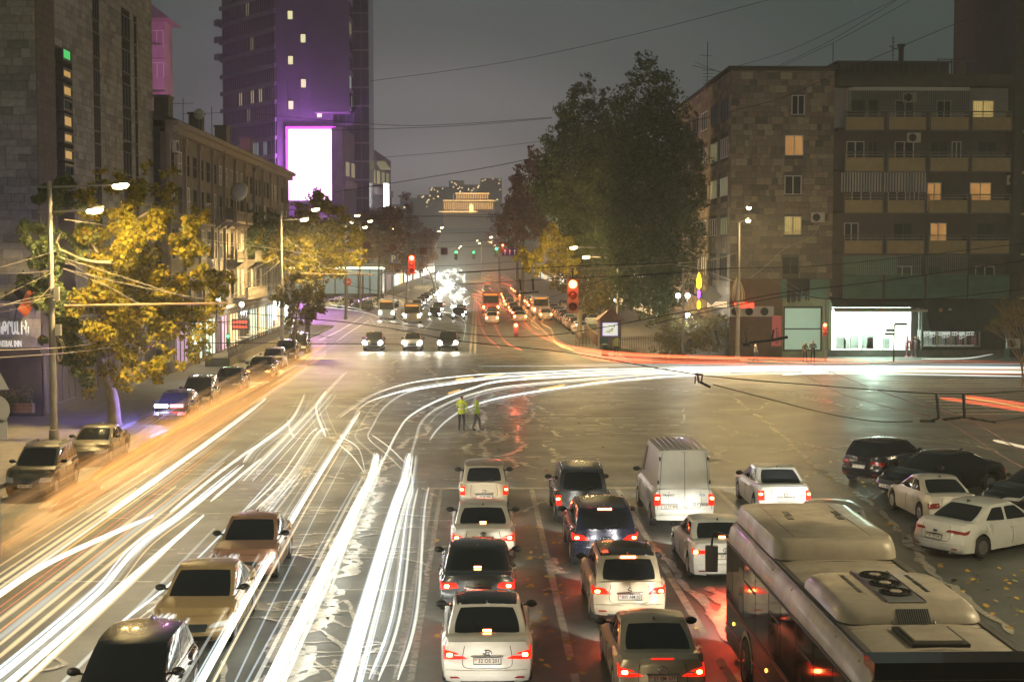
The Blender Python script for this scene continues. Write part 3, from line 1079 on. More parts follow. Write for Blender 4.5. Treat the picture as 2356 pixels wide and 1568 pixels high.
for k in range(12):
 b = MB()
 b.box(3.5 + 0.01, 6.2, -0.06, 0, 20 + k * 2.4, 21.6 + k * 2.4)
 W3.build('window', b, M_glassd)
W4 = Wall((BX(2314), YB - 1.4), (1, 0), RW)
b = MB()
b.box(0, 0.7, 0, 3, 0, 36)
b.box(0.7, 12, 1.6, 3, 0, 36)
W4.build('pillar_wall', b, M_concd)
for k, (yt, yp, yb) in enumerate([(-60, 57, 100), (100, 147, 190), (200, 257, 300), (300, 350, 395), (395, 447, 490), (490, 540, 583), (583, 632, 683)]):
 zb, zp = BZ(yb), BZ(yp if yp > 0 else 10)
 b = MB()
 b.box(0.75, 10, 0, 1.6, zb - .15, zb)
 n = 12
 for i in range(n):
  z = zb + i * (zp - zb - .3) / n
  hh = (zp - zb - .3) / n
  b.box(1.4, 4.4, -0.06 - 0.02 * (i % 2), -0.005, z, z + hh * .96)
 fr = W4.build('balcony', b, [M_slat])
 b = MB()
 b.box(0.72, 1.38, -0.1, -0.005, zb, zp)
 b.box(1.4, 4.4, -0.1, -0.005, zp - .12, zp)
 W4.build('balcony_frame', b, M_concd)
p = at(2343, 424, YB - 1.5)
aircon((p.x, YB - 0.35, p.z), label='air conditioner on the balcony at the right picture edge', w=1.1, h=0.8)
p = at(2345, 812, YB - 4)
aircon((p.x, YB - 2.5, 1.0), label='air conditioner low at the right picture edge near the bare shrub', w=1.1, h=0.8)
XL = -22.9
LB = thing('hotel_building', 'windowless stone building with vertical window slots at the left edge', 'building', (XL, 75, 0))
W5 = Wall((XL - 9, 75), (1, 0), LB)
backing(W5, 'wall', 0, 9, 0, 27, [], M_joint)
zsign0, zsign1 = at(50, 800, 75).z, at(50, 705, 75).z
stones(W5, 0, 9, zsign1 + 0.35, 26.5, 0.85, 0.42, [], M_stoneL, M_stoneL_i, 300, rs=21)
b = MB()
b.box(0, 9.0, -0.5, -0.002, zsign1, zsign1 + 0.3)
W5.build('ledge', b, mat('ledge_stone', (0.3, 0.29, 0.26), 0.7))
M_facing = mat('grey_facing_slab', rough=0.5, rnd=[(0.22, 0.21, 0.20), (0.30, 0.28, 0.27), (0.26, 0.25, 0.25)], noise=(2, 6))
stones(W5, 0, 9, zsign0, zsign1 - 0.02, 0.6, 0.55, [], M_facing, M_facing, 200, rs=22, name='facing_slab')
M_pol = mat('polished_dark_stone', (0.055, 0.045, 0.06), 0.12, spec=0.7, noise=(0.7, 5), col2=(0.035, 0.03, 0.04))
for i in range(15):
 b = MB()
 b.box(i * 0.6 + 0.008, i * 0.6 + 0.592, -0.05, -0.002, 0.15, zsign0 - 0.012)
 W5.build('polished_panel', b, M_pol)
SG = thing('wall_sign', 'pale hotel lettering in two scripts on the grey facing at the left edge', 'sign', (XL, 75, 0))
M_sign = mat('lit_letter', (0.8, 0.8, 0.78), 0.5, emit=(0.9, 0.9, 0.85), es=0.35)
p = at(26, 756, 74.85)
text('\u0535\u0546\u0539\u0550\u0531\u053c \u053b\u0546', 0.90, SG, (p.x - XL, -0.13, p.z), m=M_sign, ext=0.05, align='CENTER', sx=0.36, bold=0.02)
p = at(18, 791, 74.85)
text('CENTRAL INN', 0.44, SG, (p.x - XL, -0.13, p.z), m=M_sign, ext=0.04, sx=0.50, bold=0.012)
FG = thing('flag', 'furled orange and dark flag leaning from the hotel wall', 'flag', tuple(at(55, 670, 73.6)))
b = MB()
b.tube([(-0.9, 1.2, -1.6), (0.15, -0.5, 1.1)], 0.03, 6)
b.build('pole', M_dsteel, FG)
for k, (mname, c) in enumerate((('flag_black', (0.02, 0.02, 0.03)), ('flag_orange', (0.55, 0.12, 0.03)))):
 b = MB()
 n = 8
 for i in range(n):
  t0, t1 = i / n, (i + 1) / n
  w0, w1 = 0.08 * math.sin(i * 1.3), 0.08 * math.sin((i + 1) * 1.3)
  b.face([(0.1 - 0.75 * t0 + 0.42 * k, w0 - .3, 0.9 - 1.3 * t0 - 0.5 * k), (0.1 - 0.75 * t1 + 0.42 * k, w1 - .3, 0.9 - 1.3 * t1 - 0.5 * k), (0.52 - 0.75 * t1 + 0.42 * k, w1 - .3, 0.45 - 1.3 * t1 - 0.5 * k), (0.52 - 0.75 * t0 + 0.42 * k, w0 - .3, 0.45 - 1.3 * t0 - 0.5 * k)])
 b.build('cloth', mat(mname, c, 0.8), FG)
W6 = Wall((XL, 75), (0, 1), LB)
slots = [(3.3, 6.6, 0.6), (11.0, 12.5, 0.9), (17.9, 20.2, 0.5), (21.2, 22.0, 0.6)]
hl = [(a, c, 4.2, 24.5 if i != 0 else at(160, 112, 80).z) for i, (a, c, d) in enumerate(slots)]
backing(W6, 'wall', 0, 26.5, 0, 27, hl, M_joint, t=0.9)
M_slot_shade = mat('shaded_slot_stone', rough=0.9, rnd=[(0.07, 0.062, 0.05), (0.11, 0.095, 0.07), (0.085, 0.075, 0.06)], noise=(3, 5))
stones(W6, 0, 3.3, 5.0, 26.6, 0.85, 0.42, hl, M_slot_shade, M_slot_shade, 90, rs=24)  # first flank stretch in darker stone, its shade put into the colour
stones(W6, 3.3, 26.5, 5.0, 26.6, 0.85, 0.42, hl, M_stoneL, M_stoneL_i, 200, rs=23)
Z = lambda y, Y=80.5: 8.5 - (y - 590) / FP * Y
b = MB()
b.box(0.2, 26.4, 0.9, 12, 0.0, 26.9)
W6.build('core_wall', b, M_concd)
M_slot_shade = mat('shaded_slot_stone', rough=0.9, rnd=[(0.10, 0.085, 0.065), (0.14, 0.12, 0.09), (0.12, 0.10, 0.08)], noise=(3, 5))
strips = [(118, 150, 'g'), (165, 190, 'w'), (201, 231, 'w'), (234, 262, 'd'), (268, 300, 'w'), (308, 335, 'w'), (345, 374, 'w'), (380, 410, 'd'), (418, 440, 'c')]
M_grn = mat('green_lit_pane', (0.1, 0.5, 0.2), 0.4, emit=(0.05, 0.75, 0.18), es=0.7, noise=(3, 3), col2=(0.3, 0.6, 0.1))
M_litw = mat('amber_lit_pane', (0.5, 0.35, 0.12), 0.4, emit=(0.85, 0.50, 0.15), es=0.5, noise=(1.4, 2))
for y0, y1, k in strips:
 g = {'g': M_grn, 'w': M_litw, 'd': M_glassd, 'c': M_litc}[k]
 b = MB()
 window(W6, 4.75, 6.55, Z(y1), Z(y0), g, M_dkframe, mull=0, fw=0.14, depth=0.5, sill=False, name='window')
b = MB()
b.box(3.3, 4.7, 0.45, 0.6, 5, Z(112))
W6.build('slot_back', b, M_slot_shade)
for (a, c, d), ws in zip(slots[1:], (3, 3, 3)):
 for k in range(9):
  z = 5 + k * 2.2
  window(W6, a + 0.05, c - 0.05, z, z + 1.5, M_glassd, M_dkframe, mull=0 if c - a < 1 else 2, fw=0.06, depth=0.5, sill=False)
b = MB()
b.box(-0.1, 26.6, -0.15, 3, 27.0, 27.25)
W6.build('roof_edge', b, M_concd)
for k in range(5):
 a = 2.5 + k * 4.9
 window(W6, a, a + 3.6, 0.5, 3.6, mat('purple_lit_glass', (0.2, 0.1, 0.3), 0.2, emit=(0.20, 0.06, 0.40), es=0.22), M_dkframe, mull=2, fw=0.08, sill=False, name='shop_window')
OX = -22.0
OB = thing('old_building', 'long old stone building with cornice, balconies and tall windows along the left pavement', 'building', (OX, 101.5, 0))
W7 = Wall((OX, 101.5), (0, 1), OB)
LW = 65.0
M_old = mat('old_facade_stone', (0.17, 0.145, 0.12), 0.9, noise=(0.8, 8), col2=(0.11, 0.095, 0.08))
M_oldt = mat('old_trim_stone', (0.26, 0.22, 0.18), 0.85, noise=(2, 6), col2=(0.18, 0.155, 0.13))
hl = []
ro = random.Random(31)
a = 1.2
cols = []
while a < LW - 2:
 cols.append(a)
 a += 2.75
for ci, a in enumerate(cols):
 for z0, z1 in ((4.9, 7.3), (8.3, 10.6), (11.6, 13.7), (14.5, 16.2)):
  hl.append((a, a + 1.25, z0, z1))
backing(W7, 'wall', 0, LW, 0.1, 17.3, hl, M_old, t=0.4)
b = MB()
b.box(0.3, LW, 0.4, 14, 0.1, 17.6)
W7.build('core_wall', b, M_concd)
for h in hl:
 g = ro.choice([M_glassd] * 9 + [M_litdim])
 window(W7, *h, g, ro.choice([M_dkframe, M_dkframe, M_white]), mull=1, trans=1, depth=0.2, fw=0.07, sill=True)
for i in range(0, len(cols), 2):
 b = MB()
 a = cols[i] - 0.75
 if a > 0:
  b.box(a - 0.18, a + 0.18, -0.22, -0.002, 4.3, 16.8)
  b.box(a - 0.26, a + 0.26, -0.3, -0.002, 16.8, 17.25)
  W7.build('pilaster', b, M_oldt)
for nm, z0, z1, d in (('cornice', 17.3, 17.75, 0.55), ('cornice', 17.76, 18.1, 0.9), ('string_course', 4.0, 4.28, 0.28), ('string_course', 10.95, 11.15, 0.2)):
 b = MB()
 b.box(-0.1, LW + 0.1, -d, -0.002, z0, z1)
 W7.build(nm, b, M_oldt)
b = MB()   # pitched roof
b.add([(-.2, -0.95, 18.11), (LW + .2, -0.95, 18.11), (LW + .2, 6, 20.4), (-.2, 6, 20.4), (-.2, 13, 18.11), (LW + .2, 13, 18.11)], [(0, 1, 2, 3), (3, 2, 5, 4), (0, 3, 4), (1, 5, 2)])
W7.build('roof', b, mat('dark_roof', (0.08, 0.07, 0.065), 0.8, noise=(1, 4)))
for a, w in ((8, 1.6), (21, 1.2), (33, 2.0), (47, 1.4)):
 b = MB()
 b.box(a, a + w, 1.5, 2.6, 18.4, 20.6)
 b.box(a - .1, a + w + .1, 1.4, 2.7, 20.6, 20.75)
 W7.build('chimney', b, M_old)
for a in (0.6, 19.5, 38.6, 57):
 b = MB()
 b.tube([(a, -0.75, 17.4), (a, -0.12, 16.6), (a, -0.12, 0.3)], 0.07, 6)
 W7.build('downpipe', b, M_steel)
def baluster_balcony(W, a, z, w, d=1.1, stone=True):
 b = MB()
 b.box(a, a + w, -d, -0.003, z - 0.18, z)
 for k in (0.2, w - 0.4):
  b.add([(a + k, -0.01, z - .9), (a + k + .2, -0.01, z - .9), (a + k + .2, -0.01, z - .19), (a + k, -0.01, z - .19), (a + k, -d + .1, z - .19), (a + k + .2, -d + .1, z - .19)], [(0, 1, 2, 3), (3, 2, 5, 4), (0, 4, 5, 1), (0, 3, 4), (1, 5, 2)])
 o = W.build('balcony', b, M_oldt)
 q = MB()
 if stone:
  n = int(w / 0.24)
  for i in range(n):
   q.lathe([(0.05, z), (0.085, z + .22), (0.045, z + .5), (0.06, z + .75)], 6, c=(a + 0.15 + i * (w - .3) / max(1, n - 1), -d + 0.1, 0))
  q.box(a, a + w, -d, -d + 0.2, z + .75, z + .88)
  for e in (a, a + w - 0.2):
   q.box(e, e + .2, -d - .01, -d + .21, z, z + .9)
 else:
  n = int(w / 0.14)
  for i in range(n + 1):
   q.box(a + i * w / n - .012, a + i * w / n + .012, -d, -d + .03, z, z + 1.0)
  q.box(a, a + w, -d - .01, -d + .04, z + 1.0, z + 1.05)
  for i in range(7):
   y = -d + i * d / 7
   q.box(a, a + .02, y, y + .02, z, z + 1.0)
 W.build('balustrade', q, M_oldt if stone else M_dsteel, o)
baluster_balcony(W7, 17.5, 11.6, 3.0, stone=False)
baluster_balcony(W7, 22.8, 11.6, 4.6)
baluster_balcony(W7, 28.5, 11.6, 3.2)
baluster_balcony(W7, 22.8, 8.2, 4.6)
baluster_balcony(W7, 34.0, 8.2, 4.0)
baluster_balcony(W7, 27.0, 4.8, 12.0, d=1.3)
baluster_balcony(W7, 43.0, 8.2, 3.2, stone=False)
p = at(533, 408, 121)
t = thing('satellite_dish', 'big white satellite dish on the balcony of the old building', 'satellite dish', (OX + 1.2, 124.5, 14.2), R(-20))
b = MB()
b.lathe([(0.0, -0.02), (0.3, 0.0), (0.6, 0.08), (0.85, 0.2), (0.87, 0.2), (0.6, 0.05), (0.0, -0.05)], 20, 'Y')
b.build('dish', M_acw, t, smooth=True, rot=(R(-15), 0, 0))
b = MB()
b.tube([(0, 0.05, -0.1), (0, 0.1, -1.4)], 0.05, 6)
b.tube([(0, 0, -0.8), (0, -0.7, -0.2)], 0.02, 5)
b.build('mast', M_steel, t)
t = thing('satellite_dish', 'small round dish on the roof of the old building', 'satellite dish', tuple(at(457, 262, 118)), R(-10))
b = MB()
b.lathe([(0.0, 0.0), (0.3, 0.03), (0.45, 0.1), (0.46, 0.1), (0.0, -0.04)], 16, 'Y')
b.build('dish', M_acw, t, smooth=True)
b = MB()
b.tube([(0, 0.05, 0), (0, 0.05, -1.6)], 0.03, 6)
b.build('mast', M_steel, t)
for px, py, Y, lab in [(397, 352, 104, 'window air conditioner under the cornice of the old building'), (483, 493, 116, 'air conditioner box half way up the old building'), (485, 622, 117, 'lower air conditioner box on the old building near the tree')]:
 p = at(px, py, Y)
 aircon((OX + 0.02, Y, p.z), R(90), lab, 0.9, 0.9)
for px, py0, py1, Y, lab in [(421, 225, 272, 112, 'television aerial behind the cornice, left one'), (440, 258, 273, 118, 'short roof aerial near the small dish'), (487, 245, 300, 125, 'tall roof aerial at the dark chimney')]:
 p0, p1 = at(px, py0, Y), at(px, py1, Y)
 t = thing('roof_aerial', lab, 'aerial', (p0.x, Y, p1.z))
 h = p0.z - p1.z
 b = MB()
 b.tube([(0, 0, -0.5), (0, 0, h)], 0.03, 5)
 b.build('mast', M_dsteel, t)
 b = MB()
 b.bar((-0.8, 0, h * .7), (0.8, 0, h * .74), 0.03)
 for i in range(5):
  b.bar((-.7 + i * .35, -.3, h * .705 + i * .01), (-.7 + i * .35, .3, h * .705 + i * .01), 0.02)
 b.build('crossbars', M_dsteel, t)
M_neonw = mat('white_shop_light', (1, 1, 1), 0.5, emit=(0.9, 1.0, 0.95), es=3.0)
M_neonr = mat('red_neon', (1, .1, .05), 0.5, emit=(1.0, 0.06, 0.03), es=2.2)
M_warmshop = mat('warm_shop_light', (1, .8, .5), 0.5, emit=(1.0, 0.72, 0.40), es=0.9)
rs_ = random.Random(5)
for i in range(11):
 a = 2 + i * 5.6
 g = [M_warmshop, mat('cool_shop_light', (.7, .8, .8), 0.5, emit=(0.6, 0.85, 0.8), es=0.8), M_glassd, mat('mauve_shop_light', (.6, .4, .7), 0.5, emit=(0.5, 0.3, 0.6), es=0.5)][rs_.choice([0, 1, 1, 2, 3])]
 b = MB()
 b.box(a, a + 4.4, -0.06, -0.03, 0.5, 3.4)
 W7.build('shop_window', b, g)
 b = MB()
 for k in (0, 1.45, 2.9, 4.3):
  b.box(a + k, a + k + .1, -0.12, -0.062, 0.4, 3.5)
 b.box(a, a + 4.4, -0.12, -0.062, 3.4, 3.55)
 W7.build('shop_frame', b, M_dkframe)
for px, py0, py1, Y, m, w, lab in [(566, 688, 735, 146, M_neonw, 0.35, 'tall white light box beside the pharmacy style shop'), (583, 690, 712, 150, M_neonw, 0.9, 'bright white fascia sign with crossed strokes'),
         (602, 700, 730, 155, M_neonw, 0.4, 'narrow white light strip at a shop door'), (627, 730, 752, 160, M_neonw, 0.5, 'small white light box low beside the second pole')]:
 p0, p1 = at(px, py0, Y), at(px, py1, Y)
 b = MB()
 b.cbox((0, 0, (p0.z - p1.z) / 2), (0.25, w, p0.z - p1.z))
 o = b.build('light_box', m, loc=(OX + 1.2, Y, max(p1.z, 0.3)))
 tag(o, lab, 'light box')
 lamp_light('light_box_glow', (OX + 2.2, Y, p1.z + 0.8), (0.9, 1.0, 1.0), 160, 0.3)
p = at(552, 746, 127)
t = thing('neon_sign', 'small red neon shop sign on a dark board by the terrace', 'sign', tuple(p), 0)
b = MB()
b.cbox((0, 0.06, 0), (1.7, 0.1, 1.0))
b.build('board', M_black, t)
for k in range(2):
 b = MB()
 for i in range(5):
  b.box(-.6 + i * .26, -.42 + i * .26, -0.03, 0.0, .1 - k * .42, .32 - k * .42)
 b.build('red_stroke_row', M_neonr, t)
TR = thing('terrace', 'raised cafe terrace with dark railings and white tables along the old building', 'terrace', (-19.9, 128, 0.13))
b = MB()
b.box(-1.0, 0.9, -19, 16, 0, 0.62)
b.build('base', M_conc, TR)
b = MB()
for i in range(60):
 y = -19 + i * 0.58
 b.box(0.8, 0.86, y, y + 0.05, 0.62, 1.6)
 if i % 3 == 0:
  b.bar((.83, y, .7), (.83, y + 1.1, 1.5), 0.03)
b.box(0.78, 0.88, -19, 16, 1.6, 1.68)
b.build('railing', M_dsteel, TR)
for i in range(7):
 p = gnd(505 + i * 13, 768 - i * 5)
 t = thing('cafe_table', 'white cafe table on the terrace, %s' % ['nearest', 'second', 'third', 'fourth', 'fifth', 'sixth', 'farthest'][i], 'table', (-20.4, 116 + i * 4.2, 0.76))
 b = MB()
 b.cbox((0, 0, 0.74), (0.9, 0.9, 0.05))
 b.build('tabletop', M_white, t)
 b = MB()
 b.lathe([(0.25, 0), (0.04, 0.04), (0.04, 0.71)], 8)
 b.build('pedestal', M_dsteel, t)
for i, (px, lab) in enumerate([(31, 'left timber planter with small bushes under the hotel sign'), (69, 'right timber planter with small bushes under the hotel sign')]):
 p = gnd(px, 962)
 t = thing('planter', lab, 'planter', (p.x, 73.8, 0.13))
 for k in range(3):
  b = MB()
  b.box(-0.62, 0.62, -0.25, -0.22, 0.35 + k * .17, 0.49 + k * .17)
  b.build('slat', mat('orange_timber', (0.32, 0.17, 0.07), 0.6, noise=(4, 4)), t)
 b = MB()
 b.box(-.6, .6, -.21, .25, 0.3, 0.8)
 b.build('box', M_dkframe, t)
 b = MB()
 rr_ = random.Random(px)
 for _ in range(420):
  c = (rr_.uniform(-.55, .55), rr_.uniform(-.25, .25), 0.85 + abs(rr_.gauss(0, .28)))
  b.face(leaf_pts(c, 0.06, rr_.uniform(0, 6), rr_.uniform(-1, 1)))
 o = b.build('foliage', mat('box_leaf', island=[(0.03, 0.05, 0.02), (0.07, 0.08, 0.03), (0.1, 0.09, 0.03)], rough=0.6), t)
M_pink = mat('pink_lit_concrete', (0.42, 0.30, 0.34), 0.85, noise=(0.5, 6), col2=(0.30, 0.2, 0.24))  # pink light of the screen mixed into the concrete colour
PX, PY = at(388, 590, 150).x, 150
PB = thing('apartment_block', 'tall apartment block with balconies washed pink by the billboard', 'building', (PX, PY, 0))
W8 = Wall((PX - 8, PY), (1, 0), PB)
zt = at(380, 50, 150).z
b = MB()
b.box(0, 8, 0, 3.2, 0, zt)
W8.build('wall', b, M_pink)
for k in range(9):
 z = zt - 3.6 - k * 3.3
 b = MB()
 b.box(4.2, 7.95, -0.9, -0.003, z - 0.2, z + 1.1)
 W8.build('balcony', b, M_pink)
 window(W8, 4.4, 6.0, z + 1.15, z + 2.7, M_glassd, M_white, mull=2, sill=False, depth=-0.005)
 window(W8, 6.4, 7.8, z + 1.15, z + 2.7, M_glassd, M_white, mull=1, sill=False, depth=-0.005)
b = MB()
b.add([(-1, -2.2, zt), (8.9, -2.2, zt), (8.9, 4, zt), (-1, 4, zt), (-1, -2.2, zt + 3.6), (3, 1, zt + 4.6), (3, 4, zt + 4.6), (-1, 4, zt + 3.6)], [(0, 3, 2, 1), (0, 1, 5, 4), (1, 2, 6, 5), (2, 3, 7, 6), (3, 0, 4, 7), (4, 5, 6, 7)])
W8.build('roof', b, M_pink)
lamp_light('pink_fill_light', (-26.5, 141, 27), (1.0, 0.35, 0.85), 2600, .5)  # added lamp without a fixture, tints the block pink for the screen
TY = 320.0
TX = lambda px: at(px, 590, TY).x
TZ = lambda py: 8.5 - (py - 590) / FP * TY * 1.0
M_tw = mat('tower_panel', (0.10, 0.09, 0.13), 0.55, noise=(0.15, 5), col2=(0.07, 0.065, 0.09))
M_twl = mat('tower_band', (0.16, 0.15, 0.19), 0.55)
M_twg = mat('tower_glass', (0.03, 0.035, 0.055), 0.15)
TB = thing('tower_block', 'high office tower with the huge glowing screen on its front', 'tower', (TX(640), TY, 0))
W9 = Wall((TX(640), TY), (1, 0), TB)
ta = lambda px: TX(px) - TX(640)
TH = 74.0
b = MB()
b.box(0, ta(770), 0, 18, 0, TH)
W9.build('wall', b, M_tw)
for i in range(5):                      # shallow vertical joints
 b = MB()
 a = ta(640) + i * (ta(770) - ta(640)) / 5
 b.box(a + 0.02, a + (ta(770) - ta(640)) / 5 - 0.06, -0.12, -0.003, 3, TH - 0.5)
 W9.build('facade_panel', b, M_tw)
for (px, py) in [(702, 0), (673, 45), (739, 65), (702, 97), (673, 146), (738, 165), (702, 198), (673, 247), (738, 265), (702, -52), (739, -34)]:
 a, z = ta(px), TZ(py)
 f = window(W9, a - 0.62, a + 0.62, z - 1.0, z + 1.0, mat('tower_lit_pane', (0.6, 0.6, 0.3), 0.5, emit=(0.86, 0.85, 0.42), es=1.0), M_dkframe, mull=0, trans=0, depth=-0.01, fw=0.1, sill=False)
 f.location = f.location + Vector((0, -0.34, 0))
b = MB()
b.box(ta(770) + 0.02, ta(850), 1.2, 16, 0, TH)
W9.build('glazed_wall', b, M_twg)
for i in range(17):
 b = MB()
 z = 5 + i * 4.1
 b.box(ta(770) + 0.05, ta(850), 1.05, 1.19, z, z + 0.35)
 W9.build('storey_band', b, M_twl)
for i in range(4):
 a = ta(770) + (i + .5) * (ta(840) - ta(770)) / 4
 b = MB()
 b.box(a, a + .18, 0.9, 1.19, 2, TH)
 W9.build('fin', b, M_tw)
for px, y0, y1 in [(768, 14, 32), (765, 106, 128), (766, 208, 230)]:
 b = MB()
 b.box(ta(px), ta(px) + .3, 0.8, 0.88, TZ(y1), TZ(y0))
 W9.build('lit_slit', b, MATS['tower_lit_pane'])
WT = Wall((TX(810), TY - 4), (0, 1), TB)
b = MB()
b.box(0, 26, 0.0, 8, at(1, 260, TY).z, TH)
WT.build('wall', b, M_tw)
for i in range(13):
 z = TZ(262) + 0.4 + i * 3.9
 b = MB()
 b.box(0.0, 26, -0.35, -0.003, z - .4, z + .5)
 WT.build('storey_band', b, M_twl)
 for k in range(6):
  lit = random.random() < 0.22
  b = MB()
  b.box(0.8 + k * 4.1, 0.8 + k * 4.1 + 3.0, -0.12, -0.004, z + .55, z + 3.3)
  WT.build('window', b, M_litc if lit and i < 2 else (M_litdim if lit and i < 5 else M_twg))
WL = Wall((TX(478) , TY + 22), (TX(640) - TX(478), -22), TB)
lw = math.hypot(TX(640) - TX(478), 22)
b = MB()
b.box(0, lw - 0.05, 0, 14, 0, TH)
WL.build('wall', b, M_tw)
rt = random.Random(77)
for i in range(18):
 z = 3.0 + i * 4.0
 b = MB()
 b.box(-0.8, lw, -0.5, -0.003, z - .55, z + .35)
 WL.build('storey_band', b, M_twl)
 n = 13
 for k in range(n):
  a = 0.4 + k * (lw - .8) / n
  w = (lw - .8) / n
  m = M_twg
  if i == 7 and k in (1, 2, 3, 5, 6, 7, 8, 10):
   m = M_litc
  elif i == 10 and k in (4, 7, 9):
   m = mat('dim_amber_pane', (0.5, 0.4, 0.2), 0.5, emit=(0.85, 0.62, 0.25), es=0.55, emesh=False)
  elif rt.random() < 0.03:
   m = M_litdim
  b = MB()
  b.box(a + .12, a + w - .12, -0.08, -0.004, z + .4, z + 3.3)
  WL.build('window', b, m)
for k in range(27):
 b = MB()
 a = 0.4 + k * (lw - .8) / 26
 b.box(a - .06, a + .06, -0.3, -0.09, 3.4, TH - .5)
 WL.build('fin', b, M_tw)
for k, z in enumerate((63, 59, 55)):
 b = MB()
 b.box(-2.2, -0.0, -1.2, 4, z, z + 1.4)
 WL.build('balcony', b, M_tw)
PO = thing('podium_building', 'low angular wing with lit windows at the foot of the tower', 'building', (TX(800), TY - 8, 0))
PD = Wall((TX(800), TY - 10), (0.14, 1), PO)
pl = 52
b = MB()
vs = [(0, 0, 0), (pl, 0, 0), (pl, 0, TZ(345)), (0, 0, TZ(305)), (0, 2.5, 0), (pl, 2.5, 0), (pl, 2.5, TZ(345)), (0, 2.5, TZ(305))]
b.add(vs, [(0, 1, 2, 3), (1, 5, 6, 2), (5, 4, 7, 6), (4, 0, 3, 7), (3, 2, 6, 7)])
PD.build('wall', b, mat('podium_panel', (0.24, 0.20, 0.24), 0.6, noise=(0.3, 5)))
zr = TZ(410)
for k in range(9):
 b = MB()
 b.box(2 + k * 5.4, 2 + k * 5.4 + 3.8, -0.1, -0.004, TZ(412), TZ(378))
 f = PD.build('window', b, [M_dkframe])
 b = MB()
 b.box(2.2 + k * 5.4, 2 + k * 5.4 + 3.6, -0.15, -0.105, TZ(411), TZ(379))
 PD.build('pane', b, mat('podium_lit_pane', (0.5, 0.45, 0.2), 0.5, emit=(0.80, 0.74, 0.50), es=0.24) if k in (0, 1, 2, 4, 5, 6) else M_litdim, f)
b = MB()
b.box(0, pl, -0.6, -0.16, TZ(438), TZ(422))
PD.build('storey_band', b, mat('podium_band', (0.30, 0.24, 0.30), 0.6))
for k in range(60):
 b = MB()
 a = 1 + k * 0.85
 b.box(a, a + 0.25, -0.35, -0.004, 4, TZ(440))
 PD.build('fin', b, M_twl)
p = at(889, 450, TY + 20)
b = MB()
b.box(-0.62, 0.62, -0.3, 0.3, -2.7, 2.9)
o = b.build('light_column', mat('white_light_column', (1, 1, 1), 0.5, emit=(0.95, 1.0, 0.92), es=5.0), loc=tuple(p))
tag(o, 'tall white light box at the far end of the low wing', 'light box')
p = at(880, 380, TY + 25)
b = MB()
b.add([(-2, 0, 1), (0.5, 0, 1), (2, 0, -1), (-0.5, 0, -1), (-2, 1.5, 1), (0.5, 1.5, 1), (2, 1.5, -1), (-0.5, 1.5, -1)], [(0, 3, 2, 1), (4, 5, 6, 7), (0, 1, 5, 4), (1, 2, 6, 5), (2, 3, 7, 6), (3, 0, 4, 7)])
o = b.build('roof_sign', M_litdim, loc=tuple(p))
tag(o, 'slanted lit roof sign on the low wing', 'sign')
SX0, SX1, SZ0, SZ1 = ta(668), ta(769), TZ(462), TZ(302)
BBD = thing('billboard', 'huge glowing white screen with magenta edge on the tower', 'billboard', (TX(640), TY, 0))
b = MB()
b.prism([(SX0, SZ0), (SX1, SZ0), (SX1, SZ1 - .5), (SX1 - .5, SZ1), (SX0 + .2, SZ1), (SX0, SZ1 - .2)], 0, 0.5)
me = b.mesh('screen', mat('screen_light', (1, 1, 1), 0.5, emit=(1.0, 0.66, 1.0), es=3.4))
o = put('screen', me, BBD, loc=(0, -0.7, 0), rot=(math.pi / 2, 0, 0))
b = MB()
M_mag = mat('magenta_edge_light', (1, .1, 1), 0.5, emit=(0.85, 0.05, 0.80), es=2.2)  # glowing edge, made wider to stand in for the screen's halo
b.box(SX0 - .6, SX0 - .01, -1.1, -0.2, SZ0, SZ1)
b.box(SX1 + .01, SX1 + .6, -1.1, -0.2, SZ0, SZ1)
b.box(SX0 - .6, SX1 + .6, -1.1, -0.2, SZ1 + .01, SZ1 + .6)
b.build('frame', M_mag, BBD)
b = MB()
b.box(SX1 + 0.9, SX1 + 1.3, -1.0, -0.5, SZ0, SZ1 - 1.2)
b.build('light_tube', mat('violet_tube', (1, .8, 1), 0.5, emit=(0.72, 0.45, 0.95), es=1.6), BBD)
b = MB()
b.box(SX1 + 3.9, SX1 + 4.1, -0.2, 0.1, SZ0, SZ1 - 2)
for z in (SZ0 + 1, SZ0 + 6, SZ0 + 11, SZ1 - 2):
 b.box(SX1 + 1.3, SX1 + 4.1, -0.3, -0.15, z, z + .12)
b.build('side_scaffold', M_mag, BBD)
lamp_light('screen_glow', (TX(718), TY - 7, TZ(385)), (0.80, 0.22, 1.0), 34000, 2.0)
lamp_light('screen_glow', (TX(718), TY - 20, TZ(300)), (0.75, 0.40, 1.0), 2500, 4.0)
PV = thing('pavilion', 'glazed white pavilion with a glowing eaves strip across the side street', 'pavilion', (-28.5, 285, 0.13))
b = MB()
b.box(-10, 9.6, 0, 9, 6.0, 6.9)
b.build('roof', M_conc, PV)
b = MB()
b.box(-9.5, 9.2, 1, 8, 0, 5.9)
b.build('glazed_wall', mat('pavilion_glass', (0.3, 0.4, 0.4), 0.3, emit=(0.30, 0.40, 0.36), es=0.5), PV)
for i in range(9):
 b = MB()
 b.box(-9.6 + i * 2.33, -9.3 + i * 2.33, 0.6, 0.95, 0, 5.95)
 b.build('post', M_steel, PV)
b = MB()
b.box(-10.2, 9.9, -0.3, -0.05, 5.9, 6.25)
b.build('eaves_light', mat('greenish_strip_light', (1, 1, 1), 0.5, emit=(0.85, 1.0, 0.62), es=4.0), PV)
b = MB()
b.box(-10.5, 10, -4, -3.7, 0.0, 1.1)
b.build('parapet', M_conc, PV)
rv = random.Random(99)
